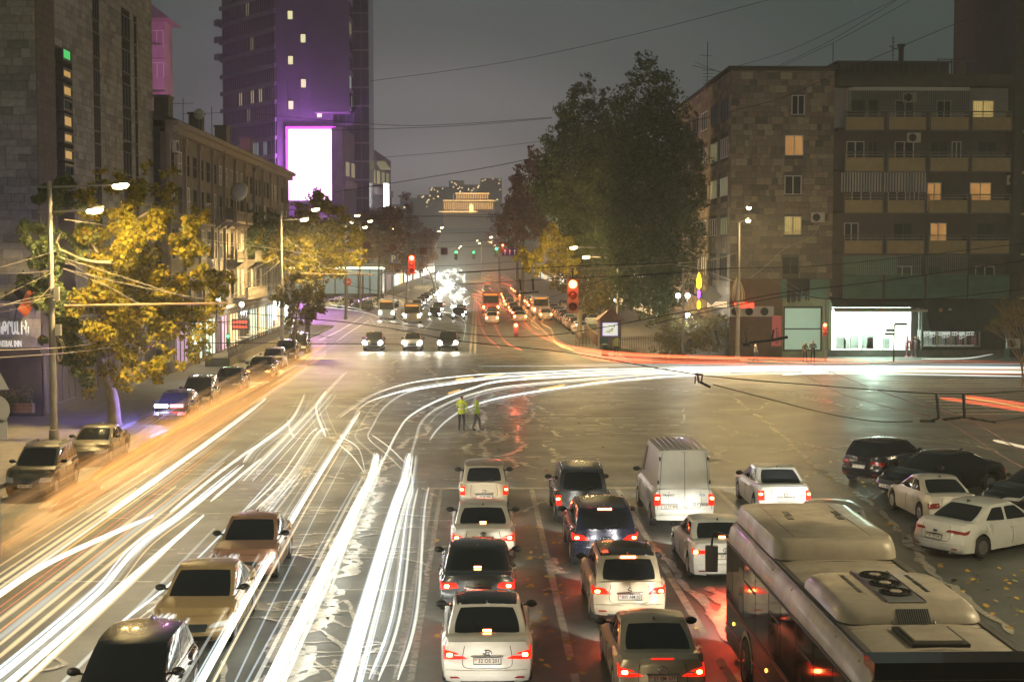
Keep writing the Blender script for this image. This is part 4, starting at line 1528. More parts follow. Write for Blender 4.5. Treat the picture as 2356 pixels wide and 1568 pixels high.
M_fb = [mat('far_block_a', (0.20, 0.16, 0.13), 0.9), mat('far_block_b', (0.26, 0.22, 0.19), 0.9), mat('far_block_c', (0.16, 0.14, 0.14), 0.9)]
names = ['first', 'second', 'third', 'fourth', 'fifth', 'sixth', 'seventh', 'eighth']
for side, x0, y, n, y_end in ((-1, -23, 385, 6, 900), (1, 24, 175, 7, 900)):
 k = 0
 while k < n and y < y_end:
  L_ = rv.uniform(42, 70)
  h = rv.uniform(13, 20)
  t = thing('street_building', 'block with shopfronts on the %s of the far avenue, %s from the junction' % ('left' if side < 0 else 'right', names[k]), 'building', (x0, y, 0))
  w = Wall((x0, y if side < 0 else y + L_), (0, 1) if side < 0 else (0, -1), t)
  b = MB()
  b.box(0, L_, 0, 14, 0, h)
  w.build('wall', b, rv.choice(M_fb))
  b = MB()
  b.box(0, L_, -.5, -.003, h - .5, h)
  w.build('cornice', b, M_conc)
  for fl in range(int((h - 5) / 3.4)):
   for j in range(int(L_ / 3.6)):
    g = rv.choice([M_glassd] * 5 + [M_lit, M_litdim])
    b = MB()
    b.box(1 + j * 3.6, 2.5 + j * 3.6, -.05, -.003, 5.2 + fl * 3.4, 7.2 + fl * 3.4)
    w.build('window', b, g)
  for j in range(int(L_ / 7)):
   b = MB()
   b.box(.6 + j * 7, 6 + j * 7, -.1, -.003, .5, 3.5)
   w.build('shop_window', b, rv.choice([M_warmshop, MATS['cool_shop_light'], M_warmshop, M_neonw]))
  y += L_ + rv.uniform(2, 14)
  k += 1
b = MB()
hv = random.Random(3)
NX, NY = 44, 22
def hz(x, y):
 t = min(1, max(0, (y - 1000) / 280))
 t = t * t * (3 - 2 * t)
 s_ = 1 / (1 + (abs(x + 10) / 520) ** 3)
 return 4 + t * (50 * s_) + 4 * math.sin(x * .013) + 3 * math.sin(y * .02 + x * .008)
for j in range(NY + 1):
 for i in range(NX + 1):
  x, y = -760 + i * 1520 / NX, 990 + j * 900 / NY
  b.v.append((x, y, hz(x, y) if 0 < j else -0.34))
for j in range(NY):
 for i in range(NX):
  k = j * (NX + 1) + i
  b.f.append((k, k + 1, k + NX + 2, k + NX + 1))
  b.m.append(0)
o = b.build('hill', mat('hill_scrub', (0.09, 0.08, 0.08), 0.95, noise=(0.02, 5), col2=(0.06, 0.055, 0.05)), smooth=True)
o['kind'] = 'structure'
MY = 1150
MP = lambda px, py: at(px, py, MY)
p = MP(1078, 490)
MB_ = thing('hilltop_palace', 'floodlit stone palace with arches on the hill at the end of the avenue', 'building', (p.x, MY, p.z))
u = MY / FP
M_pal = mat('palace_stone', (0.42, 0.32, 0.20), 0.8)
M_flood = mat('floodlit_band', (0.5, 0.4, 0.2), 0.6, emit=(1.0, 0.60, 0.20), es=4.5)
M_flood2 = mat('floodlit_arch', (0.5, 0.35, 0.2), 0.6, emit=(0.95, 0.50, 0.15), es=1.7)  # floodlight on bands and arches put into the stone as emission
b = MB()
b.box(-58 * u, 60 * u, 0, 20, -12, 30 * u)
b.build('lower_wall', M_pal, MB_)
b = MB()
b.box(-30 * u, 48 * u, 3, 18, 30 * u + .02, 46 * u)
b.build('upper_wall', M_pal, MB_)
for nm, x0, x1, z in (('cornice_light', -58, 58, 28.5), ('cornice_light', -30, 48, 45), ('terrace_light', -68, 20, 3)):
 b = MB()
 b.box(x0 * u, x1 * u, -0.6 if z < 40 else 2.2, -0.05 if z < 40 else 2.95, (z - .55) * u, (z + .7) * u)
 b.build(nm, M_flood, MB_)
for i in range(26):
 x = -56 + i * 4.4
 b = MB()
 b.box(x * u, (x + 2.2) * u, -0.3, -0.05, 8 * u, 24 * u)
 b.build('arch', M_flood2, MB_)
for i in range(14):
 x = -28 + i * 5.4
 b = MB()
 b.box(x * u, (x + 2.6) * u, 2.6, 2.95, 33 * u, 42 * u)
 b.build('arch', M_flood2, MB_)
b = MB()
b.prism([(2 * u, 2 * u), (11 * u, 2 * u), (11 * u, 16 * u), (9 * u, 20 * u), (4 * u, 20 * u), (2 * u, 16 * u)], 0.0, 0.5)
o = put('gate_arch', b.mesh('gate_arch', M_flood), MB_, loc=(0, -0.9, 0), rot=(math.pi / 2, 0, 0))
b = MB()
b.tube([(-34 * u, -2, 2 * u), (-34 * u, -2, 44 * u)], 0.35, 6)
b.build('flagpole', mat('lit_pole', (.8, .8, .8), .5, emit=(0.5, 0.55, 0.45), es=0.8), MB_)  # lit look of the flagpole put in as emission
lamp_light('palace_floodlight', (p.x, MY - 30, p.z + 3), (1, 0.6, 0.25), 2500, 2)
lamp_light('palace_floodlight', (p.x - 20, MY - 24, p.z + 2), (1, 0.55, 0.2), 1500, 2)
b = MB()
for _ in range(150):
 px, py = hv.uniform(930, 1160), 496 - abs(hv.gauss(0, 16))
 Y = 1300 + hv.uniform(-20, 120)
 q = at(px, py, Y)
 s_ = hv.uniform(0.18, 0.55)
 b.cbox((q.x, q.y, q.z), (s_, s_, s_))
o = b.build('hillside_lights', mat('far_window_light', (1, .8, .5), .5, emit=(1.0, 0.66, 0.30), es=3.0, emesh=False))
tag(o, 'faint lights of houses scattered over the dark hill', kind='stuff')
for (px, py, w, h) in [(1010, 430, 9, 16), (1050, 415, 7, 24), (1130, 410, 10, 26), (955, 455, 14, 9), (1090, 425, 12, 14), (905, 470, 12, 14), (985, 448, 10, 12)]:
 q = at(px, py, 1330)
 b = MB()
 b.box(q.x - w, q.x + w, 1330, 1350, 5, q.z)
 o = b.build('hillside_house', M_fb[2])
 for k in range(9):
  wb = MB()
  wx = q.x + hv.uniform(-w + 1, w - 1.5)
  wz = q.z - hv.uniform(1, 22)
  wb.box(wx, wx + .9, 1329.6, 1329.9, wz, wz + .9)
  wb.build('window', mat('far_flat_window', (1, .7, .4), .5, emit=(1.0, .68, .32), es=5.0, emesh=False), o)
 tag(o, 'dim %s block of flats on the far hill' % {1010: 'leftmost tall', 1050: 'narrow', 1130: 'tallest', 955: 'low wide', 1090: 'middle', 905: 'farthest left', 985: 'squat'}[px], 'building', 'flats on the far hill')
# ================================================================ vehicles
M_tyre = mat('tyre_rubber', (0.018, 0.018, 0.018), 0.8)
M_rim = mat('alloy_rim', (0.45, 0.45, 0.46), 0.3, 0.9)
M_well = mat('wheel_well', (0.008, 0.008, 0.008), 0.9)
M_cglass = mat('car_glass', (0.012, 0.013, 0.015), 0.05, spec=0.8)
M_trim = mat('black_trim', (0.015, 0.015, 0.016), 0.45)
M_chrome = mat('chrome', (0.7, 0.7, 0.7), 0.12, 1.0)
M_plate = mat('plate_white', (0.55, 0.54, 0.50), 0.4)
M_ink = mat('plate_ink', (0.02, 0.02, 0.02), 0.5)
M_redlens = mat('red_lens', (0.20, 0.010, 0.010), 0.12, spec=0.8)
M_redlit = mat('red_lens_lit', (0.35, 0.008, 0.006), 0.2, emit=(1.0, 0.018, 0.006), es=1.5)
M_redhot = mat('brake_bulb', (1, .2, .1), 0.3, emit=(1.0, 0.20, 0.05), es=45.0)
M_amber = mat('amber_bulb', (1, .5, .1), 0.3, emit=(1.0, 0.42, 0.06), es=6.0)
M_clearlens = mat('clear_lens', (0.55, 0.55, 0.55), 0.12, spec=0.8)
M_head = mat('headlight_bulb', (1, 1, 1), 0.3, emit=(1.0, 0.95, 0.82), es=60.0)
M_headfar = mat('headlight_bulb_far', (1, 1, 1), 0.3, emit=(1.0, 0.96, 0.86), es=70.0)
def paint(name, c, metal=0.0, rough=0.32):
 return mat('paint_' + name, c, rough, metal, coat=0.8, noise=(2.2, 5), col2=tuple(x * 0.86 for x in c))
def sm(t):
 t = min(1.0, max(0.0, t))
 return t * t * (3 - 2 * t)
def lerp_pts(pts, x):
 if x <= pts[0][0]:
  return pts[0][1]
 for (a, p), (b_, q) in zip(pts[:-1], pts[1:]):
  if x <= b_:
   return p + (q - p) * sm((x - a) / (b_ - a))
 return pts[-1][1]
class Shape:
 """a car body as two mapped boxes: the lower body and the cabin. y runs forward, x right, z up; origin on the ground under the middle"""
 def __init__(s, L, W, H, top, cab, wheels, sill=0.20, wr=0.32, rearoff=None, tumble=0.74, bulge=1.0, box=False):
  s.L, s.W, s.H, s.top, s.cab, s.wheels, s.sill, s.wr = L, W, H, top, cab, wheels, sill, wr
  s.arch = wr + 0.065
  s.rearoff = rearoff or [(0, 0.12), (0.2, 0.03), (0.45, 0.0), (0.62, 0.06), (0.9, 0.10), (1.0, 0.14)]
  s.frontoff = [(0, 0.14), (0.25, 0.02), (0.5, 0.0), (0.8, 0.12), (1.0, 0.32)]
  s.tumble = tumble
  s.bulge = bulge
  s.boxy = box
 def body(s, u, v, t):
  y = v * s.L / 2
  wr_, wf = sm((-v - 0.68) / 0.32), sm((v - 0.62) / 0.38)
  if v < 0:
   y += wr_ * (lerp_pts(s.rearoff, t) + 0.20 * s.bulge * abs(u) ** 3.5)
  else:
   y -= wf * (lerp_pts(s.frontoff, t) + 0.34 * s.bulge * abs(u) ** 3)
  side = lerp_pts([(0, 0.95), (0.30, 0.995), (0.5, 1.0), (0.78, 0.985), (1.0, 0.905)], t)
  x = u * s.W / 2 * side * (1 - 0.07 * wr_ ** 2 - 0.10 * wf ** 2)
  low = s.sill
  if abs(u) > 0.8:
   for yw in s.wheels:
    d = abs(v * s.L / 2 - yw)
    if d < s.arch:
     low = max(low, s.wr + math.sqrt(max(0, s.arch ** 2 - d * d)) - 0.0)
  ztop = lerp_pts(s.top, v * s.L / 2) - 0.055 * abs(u) ** 3
  return Vector((x, y, low + t * (ztop - low)))
 def cabin(s, u, v, t):
  c0, c1, r0, r1 = s.cab
  k = (v + 1) / 2
  tt = t ** 1.0
  yb, yr = c0 + (c1 - c0) * k, r0 + (r1 - r0) * k
  y = yb + (yr - yb) * tt
  endw = abs(v) ** 6
  y += (0.16 if v < 0 else -0.22) * endw * abs(u) ** 3
  y += (-0.03 if v < 0 else 0.05) * endw * math.sin(math.pi * t)
  wb, wt = 0.895, s.tumble
  x = u * s.W / 2 * (wb + (wt - wb) * (t ** 1.25)) * (1 - 0.05 * v * v)
  base = lerp_pts(s.top, yb) - 0.07
  roof = s.H - 0.05 * abs(v) ** 2.5 - 0.045 * abs(u) ** 3
  return Vector((x, y, base + t * (roof - base)))
 def normal(s, fn, p, axis_a, axis_b, hint):
  e = 0.004
  a = list(p)
  b_ = list(p)
  a[axis_a] += e
  b_[axis_b] += e
  q = fn(*p)
  n = (fn(*a) - q).cross(fn(*b_) - q)
  if n.length < 1e-9:
   return hint
  n.normalize()
  return n if n.dot(hint) > 0 else -n
def grid_faces(nu, nv, base=0):
 return [(base + j * (nu + 1) + i, base + j * (nu + 1) + i + 1, base + (j + 1) * (nu + 1) + i + 1, base + (j + 1) * (nu + 1) + i) for j in range(nv) for i in range(nu)]
def body_mesh(S, name, m, lod=1):
 us = [-1, -.97, -.85, -.6, -.3, 0, .3, .6, .85, .97, 1] if lod else [-1, -.6, 0, .6, 1]
 vs = {-1.0, -.985, -.95, -.9, -.82, -.7, -.55, -.38, -.2, 0, .2, .38, .5, .62, .72, .82, .9, .95, .985, 1.0}
 if not lod:
  vs = {-1, -.93, -.8, -.5, 0, .5, .75, .9, 1}
 for yw in S.wheels:
  c, a = yw / (S.L / 2), S.arch / (S.L / 2)
  for k in ((-1.01, -.999, -.9, -.7, -.4, 0, .4, .7, .9, .999, 1.01) if lod else (-1.01, -.99, -.6, 0, .6, .99, 1.01)):
   vs.add(round(c + k * a, 5))
 vs = sorted(v for v in vs if -1 <= v <= 1)
 ts = [0, .1, .2, .32, .45, .58, .7, .82, .92, .975, 1] if lod else [0, .3, .6, .9, 1]
 b = MB()
 def surf(fn, A, B, flip):
  base = len(b.v)
  for q in B:
   for p in A:
    b.v.append(tuple(fn(p, q)))
  for f in grid_faces(len(A) - 1, len(B) - 1, base):
   b.f.append(f[::-1] if flip else f)
   b.m.append(0)
 surf(lambda u, v: S.body(u, v, 1), us, vs, False)
 surf(lambda v, t: S.body(1, v, t), vs, ts, False)
 surf(lambda v, t: S.body(-1, v, t), vs, ts, True)
 surf(lambda u, t: S.body(u, -1, t), us, ts, False)
 surf(lambda u, t: S.body(u, 1, t), us, ts, True)
 me = b.mesh(name, m)
 import bmesh
 bm = bmesh.new()
 bm.from_mesh(me)
 bmesh.ops.remove_doubles(bm, verts=bm.verts, dist=0.0008)
 bmesh.ops.recalc_face_normals(bm, faces=bm.faces)
 bm.to_mesh(me)
 bm.free()
 for p in me.polygons:
  p.use_smooth = True
 try:
  me.set_sharp_from_angle(angle=R(50))
 except Exception:
  pass
 return me
def cabin_mesh(S, name, m, lod=1):
 us = [-1, -.96, -.85, -.5, 0, .5, .85, .96, 1] if lod else [-1, 0, 1]
 vs = [-1, -.97, -.9, -.7, -.35, 0, .35, .7, .9, .97, 1] if lod else [-1, -.5, .5, 1]
 ts = [0, .25, .5, .75, .9, .97, 1] if lod else [0, .5, 1]
 b = MB()
 def surf(fn, A, B, flip):
  base = len(b.v)
  for q in B:
   for p in A:
    b.v.append(tuple(fn(p, q)))
  for f in grid_faces(len(A) - 1, len(B) - 1, base):
   b.f.append(f[::-1] if flip else f)
   b.m.append(0)
 surf(lambda u, v: S.cabin(u, v, 1), us, vs, False)
 surf(lambda v, t: S.cabin(1, v, t), vs, ts, False)
 surf(lambda v, t: S.cabin(-1, v, t), vs, ts, True)
 surf(lambda u, t: S.cabin(u, -1, t), us, ts, False)
 surf(lambda u, t: S.cabin(u, 1, t), us, ts, True)
 me = b.mesh(name, m)
 import bmesh
 bm = bmesh.new()
 bm.from_mesh(me)
 bmesh.ops.remove_doubles(bm, verts=bm.verts, dist=0.0008)
 bmesh.ops.recalc_face_normals(bm, faces=bm.faces)
 bm.to_mesh(me)
 bm.free()
 for p in me.polygons:
  p.use_smooth = True
 try:
  me.set_sharp_from_angle(angle=R(40))
 except Exception:
  pass
 return me
def patch(fn, corners, nu, nv, off, name, m, parent, round_=0.0, thick=0.012, smooth=True):
 """raised panel over a mapped surface. corners: (a,b) parameter pairs ccw; fn(a,b) -> (point, outward normal)"""
 (a0, b0), (a1, b1), (a2, b2), (a3, b3) = corners
 b = MB()
 P = []
 for j in range(nv + 1):
  for i in range(nu + 1):
   s, t = i / nu, j / nv
   if round_:
    x, y = 2 * s - 1, 2 * t - 1
    k = round_ * abs(x * y) ** 2.0
    x, y = x * (1 - k * 0.5), y * (1 - k * 0.5)
    s2, t2 = (x + 1) / 2, (y + 1) / 2
   else:
    s2, t2 = s, t
   a = (a0 * (1 - s2) + a1 * s2) * (1 - t2) + (a3 * (1 - s2) + a2 * s2) * t2
   c = (b0 * (1 - s2) + b1 * s2) * (1 - t2) + (b3 * (1 - s2) + b2 * s2) * t2
   p, n = fn(a, c)
   P.append((p, n))
   b.v.append(tuple(p + n * off))
 b.f.extend(grid_faces(nu, nv))
 b.m.extend([0] * (nu * nv))
 rim = [i for i in range(nu + 1)] + [j * (nu + 1) + nu for j in range(1, nv + 1)] + [nv * (nu + 1) + i for i in range(nu - 1, -1, -1)] + [j * (nu + 1) for j in range(nv - 1, 0, -1)]
 base = len(b.v)
 for k in rim:
  p, n = P[k]
  b.v.append(tuple(p + n * (off - thick)))
 for i in range(len(rim)):
  j = (i + 1) % len(rim)
  b.f.append((rim[j], rim[i], base + i, base + j))
  b.m.append(0)
 f0 = b.f[(nv // 2) * nu + nu // 2]
 p0, p1, p2 = (Vector(b.v[f0[0]]), Vector(b.v[f0[1]]), Vector(b.v[f0[2]]))
 if (p1 - p0).cross(p2 - p0).dot(P[f0[0]][1]) < 0:
  b.f = [f[::-1] for f in b.f]
 return b.build(name, m, parent, smooth=smooth and False)
def surf_rear(S, side=0):
 """(t, z-fraction): t 0..1 runs from the middle of the tail to its corner, beyond 1 forward along the flank; side -1 / +1"""
 def fn(a, c):
  if side == 0:
   p = (a, -1, c)
   return S.body(*p), S.normal(S.body, p, 0, 2, Vector((0, -1, 0)))
  if a <= 1:
   p = (a * side, -1, c)
   n = S.normal(S.body, (min(a, .97) * side, -1, c), 0, 2, Vector((0.0, -1, 0)))
   n = (n + Vector((side, 0, 0)) * max(0, a - .8) * 3).normalized()
   return S.body(*p), n
  p = (side, -1 + (a - 1), c)
  n = (Vector((side, 0, 0)) + Vector((0, -1, 0)) * max(0, 0.6 - (a - 1) * 6)).normalized()
  return S.body(*p), n
 return fn
def surf_front(S, side=0):
 def fn(a, c):
  if side == 0:
   p = (a, 1, c)
   return S.body(*p), S.normal(S.body, p, 0, 2, Vector((0, 1, 0)))
  if a <= 1:
   p = (a * side, 1, c)
   n = (S.normal(S.body, (min(a, .97) * side, 1, c), 0, 2, Vector((0, 1, 0))) + Vector((side, 0, 0)) * max(0, a - .8) * 3).normalized()
   return S.body(*p), n
  p = (side, 1 - (a - 1), c)
  return S.body(*p), (Vector((side, 0, 0)) + Vector((0, 1, 0)) * max(0, 0.6 - (a - 1) * 6)).normalized()
 return fn
def surf_side(S, side):
 return lambda v, t: (S.body(side, v, t), Vector((side, 0, 0.0)))
def surf_cab(S, which):
 if which == 'rear':
  return lambda u, t: (S.cabin(u, -1, t), S.normal(S.cabin, (u * .97, -1, t), 0, 2, Vector((0, -1, .3))))
 if which == 'front':
  return lambda u, t: (S.cabin(u, 1, t), S.normal(S.cabin, (u * .97, 1, t), 0, 2, Vector((0, 1, .3))))
 if which == 'roof':
  return lambda u, v: (S.cabin(u, v, 1), Vector((0, 0, 1)))
 sd = which
 return lambda v, t: (S.cabin(sd, v, t), S.normal(S.cabin, (sd, v * .95, t), 1, 2, Vector((sd, 0, .2))))
_wheel_cache = {}
def wheel_meshes(r, w, spokes):
 k = (r, w, spokes)
 if k not in _wheel_cache:
  b = MB()
  b.lathe([(r * 0.62, -w / 2), (r * 0.94, -w / 2), (r, -w / 2 + .03), (r, w / 2 - .03), (r * 0.94, w / 2), (r * 0.62, w / 2), (r * .58, w / 2 - .03), (r * .58, -w / 2 + .03), (r * 0.62, -w / 2)], 28, 'X')
  ty = b.mesh('wheel', M_tyre, True)
  b = MB()
  b.lathe([(r * 0.63, w / 2 - .005), (r * 0.59, w / 2 + .003), (r * .55, w / 2 - .02)], 24, 'X')
  b.lathe([(0.0, w / 2 - .01), (r * .12, w / 2 - .012), (r * .14, w / 2 - .03)], 10, 'X')
  for i in range(spokes):
   a = 2 * math.pi * i / spokes
   d = Vector((0, math.cos(a), math.sin(a)))
   b.bar(Vector((w / 2 - .022, 0, 0)) + d * r * .1, Vector((w / 2 - .022, 0, 0)) + d * r * .58, 0.035 if spokes > 7 else .05, .02)
  b.mi = 0
  rim = b.mesh('rim', M_rim)
  b = MB()
  b.lathe([(0.0, w / 2 - .07), (r * .6, w / 2 - .07)], 20, 'X')
  disc = b.mesh('brake_disc', M_well)
  _wheel_cache[k] = (ty, rim, disc)
 return _wheel_cache[k]
def emblem(kind, parent, p, size=0.12, ry=0):
 """badge on the tail, drawn in the x-z plane at p"""
 b = MB()
 def ring(cx, cz, rx, rz, w=0.008, n=18):
  pts = [(p.x + cx + rx * math.cos(2 * math.pi * k / n), p.y, p.z + cz + rz * math.sin(2 * math.pi * k / n)) for k in range(n + 1)]
  b.tube(pts, w, 4, cap=False)
 s = size / 2
 if kind == 'rings4':
  for k in range(4):
   ring(-1.2 * s + k * .8 * s, 0, .55 * s, .55 * s)
 elif kind == 'ellipses':
  ring(0, 0, s, .68 * s)
  ring(0, .2 * s, .6 * s, .35 * s)
  ring(0, -.05 * s, .25 * s, .6 * s)
 elif kind == 'star3':
  ring(0, 0, s, s)
  for a in (90, 210, 330):
   b.bar(p, p + Vector((s * math.cos(R(a)), 0, s * math.sin(R(a)))), .012)
 elif kind == 'slantH':
  ring(0, 0, s, .6 * s)
  b.bar(p + Vector((-.5 * s, 0, -.35 * s)), p + Vector((-.3 * s, 0, .4 * s)), .014)
  b.bar(p + Vector((.3 * s, 0, -.4 * s)), p + Vector((.5 * s, 0, .35 * s)), .014)
  b.bar(p + Vector((-.4 * s, 0, -.02 * s)), p + Vector((.4 * s, 0, .02 * s)), .014)
 elif kind == 'S':
  for q in [((-.6, .1), (0, .8)), ((0, .8), (.6, .35)), ((-.6, .1), (.6, -.1)), ((-.6, -.35), (0, -.8)), ((0, -.8), (.6, -.1))]:
   b.bar(p + Vector((q[0][0] * s, 0, q[0][1] * s)), p + Vector((q[1][0] * s, 0, q[1][1] * s)), .016)
 elif kind == 'ringbar':
  ring(0, 0, .8 * s, .8 * s)
  b.bar(p + Vector((-s, 0, 0)), p + Vector((s, 0, 0)), .02)
 elif kind == 'L':
  ring(0, 0, s, .75 * s)
  b.bar(p + Vector((-.1 * s, 0, .5 * s)), p + Vector((-.35 * s, 0, -.3 * s)), .014)
  b.bar(p + Vector((-.35 * s, 0, -.3 * s)), p + Vector((.45 * s, 0, -.3 * s)), .014)
 elif kind == 'diamonds':
  for a in (90, 210, 330):
   c = p + Vector((.5 * s * math.cos(R(a)), 0, .5 * s * math.sin(R(a))))
   d1 = Vector((math.cos(R(a)), 0, math.sin(R(a)))) * .5 * s
   d2 = Vector((-math.sin(R(a)), 0, math.cos(R(a)))) * .28 * s
   b.face([c - d1, c + d2, c + d1, c - d2])
 elif kind == 'oval':
  b.lathe([(0, 0), (s, 0.0), (s, .01), (0, .012)], 16, 'Y')
  b.v = [(x + p.x, y + p.y - .01, z * .45 + p.z) for x, y, z in b.v]
  return b.build('badge', mat('badge_navy', (0.02, 0.03, 0.10), 0.3), parent)
 return b.build('badge', M_chrome, parent)
def plate(parent, p, txt, w=0.52, rot=0.0, tilt=0.0, front=False):
 b = MB()
 b.cbox((0, 0, 0), (w, 0.012, 0.115))
 pl = b.build('number_plate', M_plate, parent, loc=tuple(p), rot=(tilt, 0, math.pi if front else 0))
 b = MB()
 for x0, x1, z0, z1 in ((-w / 2 - .012, w / 2 + .012, .058, .072), (-w / 2 - .012, w / 2 + .012, -.072, -.058), (-w / 2 - .012, -w / 2, -.058, .058), (w / 2, w / 2 + .012, -.058, .058)):
  b.box(x0, x1, -.012, .008, z0, z1)
 b.build('plate_frame', M_trim, pl)
 b = MB()
 b.box(-w / 2 + .015, -w / 2 + .055, -.009, -.007, .012, .035)
 b.build('plate_flag', mat('flag_red', (0.5, 0.05, 0.04), 0.5), pl)
 text(txt, 0.105, pl, (0.03, -0.0075, -0.003), m=M_ink, ext=0.001, sx=0.92, bold=0.0015)
 return pl
BLACKGLASS = None
def make_car(label, S, pm, X, Y, rz=0.0, plate_txt=None, lights='brake', tail='wide', badge=None, style='sedan', front=False, group=None, cat='car', spokes=9,
    roofrails=False, lod=1, wiper=False, taxi=None, third='glass', plate_t=0.55, plate_front=None, headbeam=0.0, reflect=False, name='car', roofm=None, exh=1, dark_bumper=False, hl='off'):
 t = thing(name, label, cat, (X, Y, 0), rz, group)
 bo = put('body', body_mesh(S, 'body', pm, lod), t)
 ca = put('cabin', cabin_mesh(S, 'cabin', pm, lod), t)
 if roofm:
  patch(surf_cab(S, 'roof'), [(-.93, -.93), (.93, -.93), (.93, .93), (-.93, .93)], 6, 8, 0.004, 'roof_panel', roofm, ca)
 rg_ = {'sedan': (-.88, .88, .10, .93), 'hatch': (-.84, .84, .16, .90), 'suv': (-.84, .84, .14, .90), 'van': None}[style]
 if rg_:
  u0, u1, t0, t1 = rg_
  o = patch(surf_cab(S, 'rear'), [(u0, t0), (u1, t0), (u1 * .96, t1), (u0 * .96, t1)], 12, 6, 0.006, 'rear_window', M_cglass, ca, 0.10)
 patch(surf_cab(S, 'front'), [(-.92, .06), (.92, .06), (.90, .93), (-.90, .93)], 12, 6, 0.006, 'windscreen', M_cglass, ca, 0.08)
 segs = {'sedan': [(-.66, -.08), (-.02, .70)], 'hatch': [(-.88, -.62), (-.56, .0), (.06, .76)], 'suv': [(-.90, -.60), (-.54, .0), (.06, .78)], 'van': [(.45, .86)]}[style]
 for sd in (-1, 1):
  for (v0, v1) in segs:
   patch(surf_cab(S, sd), [(v0, .12), (v1, .12), (v1 - .03, .84), (v0 + (.0 if style != 'sedan' else .03), .84)], 6, 5, 0.005, 'side_window', M_cglass, ca, 0.08)
  if lod:
   sf = surf_side(S, sd)
   sb = MB()
   for v in ((segs[-1][0] - .03) * .62, segs[-1][1] * .72, (segs[0][0]) * .8):
    pts = [S.body(sd, v, tt) + Vector((sd * .003, 0, 0)) for tt in (.12, .3, .5, .7, .9)]
    sb.tube(pts, 0.006, 4)
   sb.build('door_seam', M_trim, bo)['kind'] = 'stuff'
   for v in (segs[-1][0] * .5 - .02, segs[-1][0] * .5 - .42):
    q = S.body(sd, v, .80)
    hb = MB()
    hb.cbox((q.x + sd * .02, q.y, q.z), (.035, .2, .035))
    hb.build('door_handle', pm if pm.name != 'x' else M_chrome, bo)
 ty, rim, disc = wheel_meshes(S.wr, 0.215, spokes)
 for yw in S.wheels:
  for sd in (-1, 1):
   w = put('wheel', ty, t, loc=(sd * (S.W / 2 * .985 - 0.115), yw, S.wr), rot=(0, 0, 0 if sd > 0 else math.pi))
   if lod:
    put('rim', rim, w)
    put('brake_disc', disc, w)
 ub = MB()
 ub.box(-S.W / 2 * .80, S.W / 2 * .80, -S.L / 2 + .35, S.L / 2 - .4, S.sill - 0.02, S.sill + .3)
 ub.build('underbody', M_well, t)
 lit = lights in ('brake', 'tail', 'amber')
 lens = M_redlit if lights in ('brake', 'tail') else M_redlens
 shapes = {'wide': [(.52, .66), (1.05, .60), (1.10, .80), (.60, .80)], 'tall': [(.80, .48), (1.03, .48), (1.05, .86), (.84, .86)], 'slant': [(.44, .62), (1.02, .58), (1.09, .84), (.74, .76)],
     'wrap': [(.50, .64), (1.08, .66), (1.14, .86), (.72, .82)], 'mid': [(.62, .56), (1.02, .52), (1.05, .74), (.66, .76)], 'thin': [(.40, .70), (1.06, .68), (1.10, .80), (.50, .79)]}
 for sd in (-1, 1):
  tl = patch(surf_rear(S, sd), shapes[tail], 10, 4, 0.018, 'tail_light', lens, bo, 0.06, 0.03)
  if lit and lod:
   q0 = {'wide': (.84, .70), 'tall': (.93, .72), 'slant': (.86, .70), 'wrap': (.88, .73), 'mid': (.84, .65), 'thin': (.92, .745)}[tail]
   h, w = .045, .06
   c = [(q0[0] - w, q0[1] - h), (q0[0] + w, q0[1] - h), (q0[0] + w, q0[1] + h), (q0[0] - w, q0[1] + h)]
   patch(surf_rear(S, sd), c, 4, 3, 0.028, 'brake_lamp', M_redhot if lights != 'amber' or sd < 0 else M_amber, tl, 0.3, 0.012)
   if tail in ('wide', 'slant', 'wrap'):
    c = [(q0[0] - .30, q0[1] - .012), (q0[0] - .10, q0[1] - .012), (q0[0] - .10, q0[1] + .02), (q0[0] - .26, q0[1] + .02)]
    patch(surf_rear(S, sd), c, 4, 2, 0.026, 'lamp_strip', M_clearlens if tail == 'slant' else M_redlit, tl, 0, 0.01)
 if lights == 'brake' and lod:
  lamp_light('brake_glow', (0, -S.L / 2 - .12, .9), (1.0, .06, .02), 270, .4, t, 'SPOT', (R(-48), 0, 0), R(105), .8)
 if lights == 'brake' and third and lod:
  if third == 'glass':
   c = [(-.11, .17), (.11, .17), (.11, .215), (-.11, .215)]
   patch(surf_cab(S, 'rear'), c, 4, 1, 0.02, 'third_brake_light', M_redhot, ca, 0, 0.02)
  elif third == 'top':
   c = [(-.26, .93), (.26, .93), (.26, .975), (-.26, .975)]
   patch(surf_cab(S, 'rear'), c, 6, 1, 0.03, 'third_brake_light', M_redhot, ca, 0, 0.03)
  elif third == 'deck':
   q = S.body(0, -1, 1)
   b = MB()
   b.cbox((0, q.y - .01, q.z + .01), (0.42, 0.03, 0.02))
   b.build('third_brake_light', M_redlit, bo)
 bm_ = M_trim if dark_bumper else pm
 patch(surf_rear(S), [(-.97, .06), (.97, .06), (.97, .36), (-.97, .36)], 14, 4, 0.035, 'rear_bumper', bm_, bo, 0.08, 0.05)
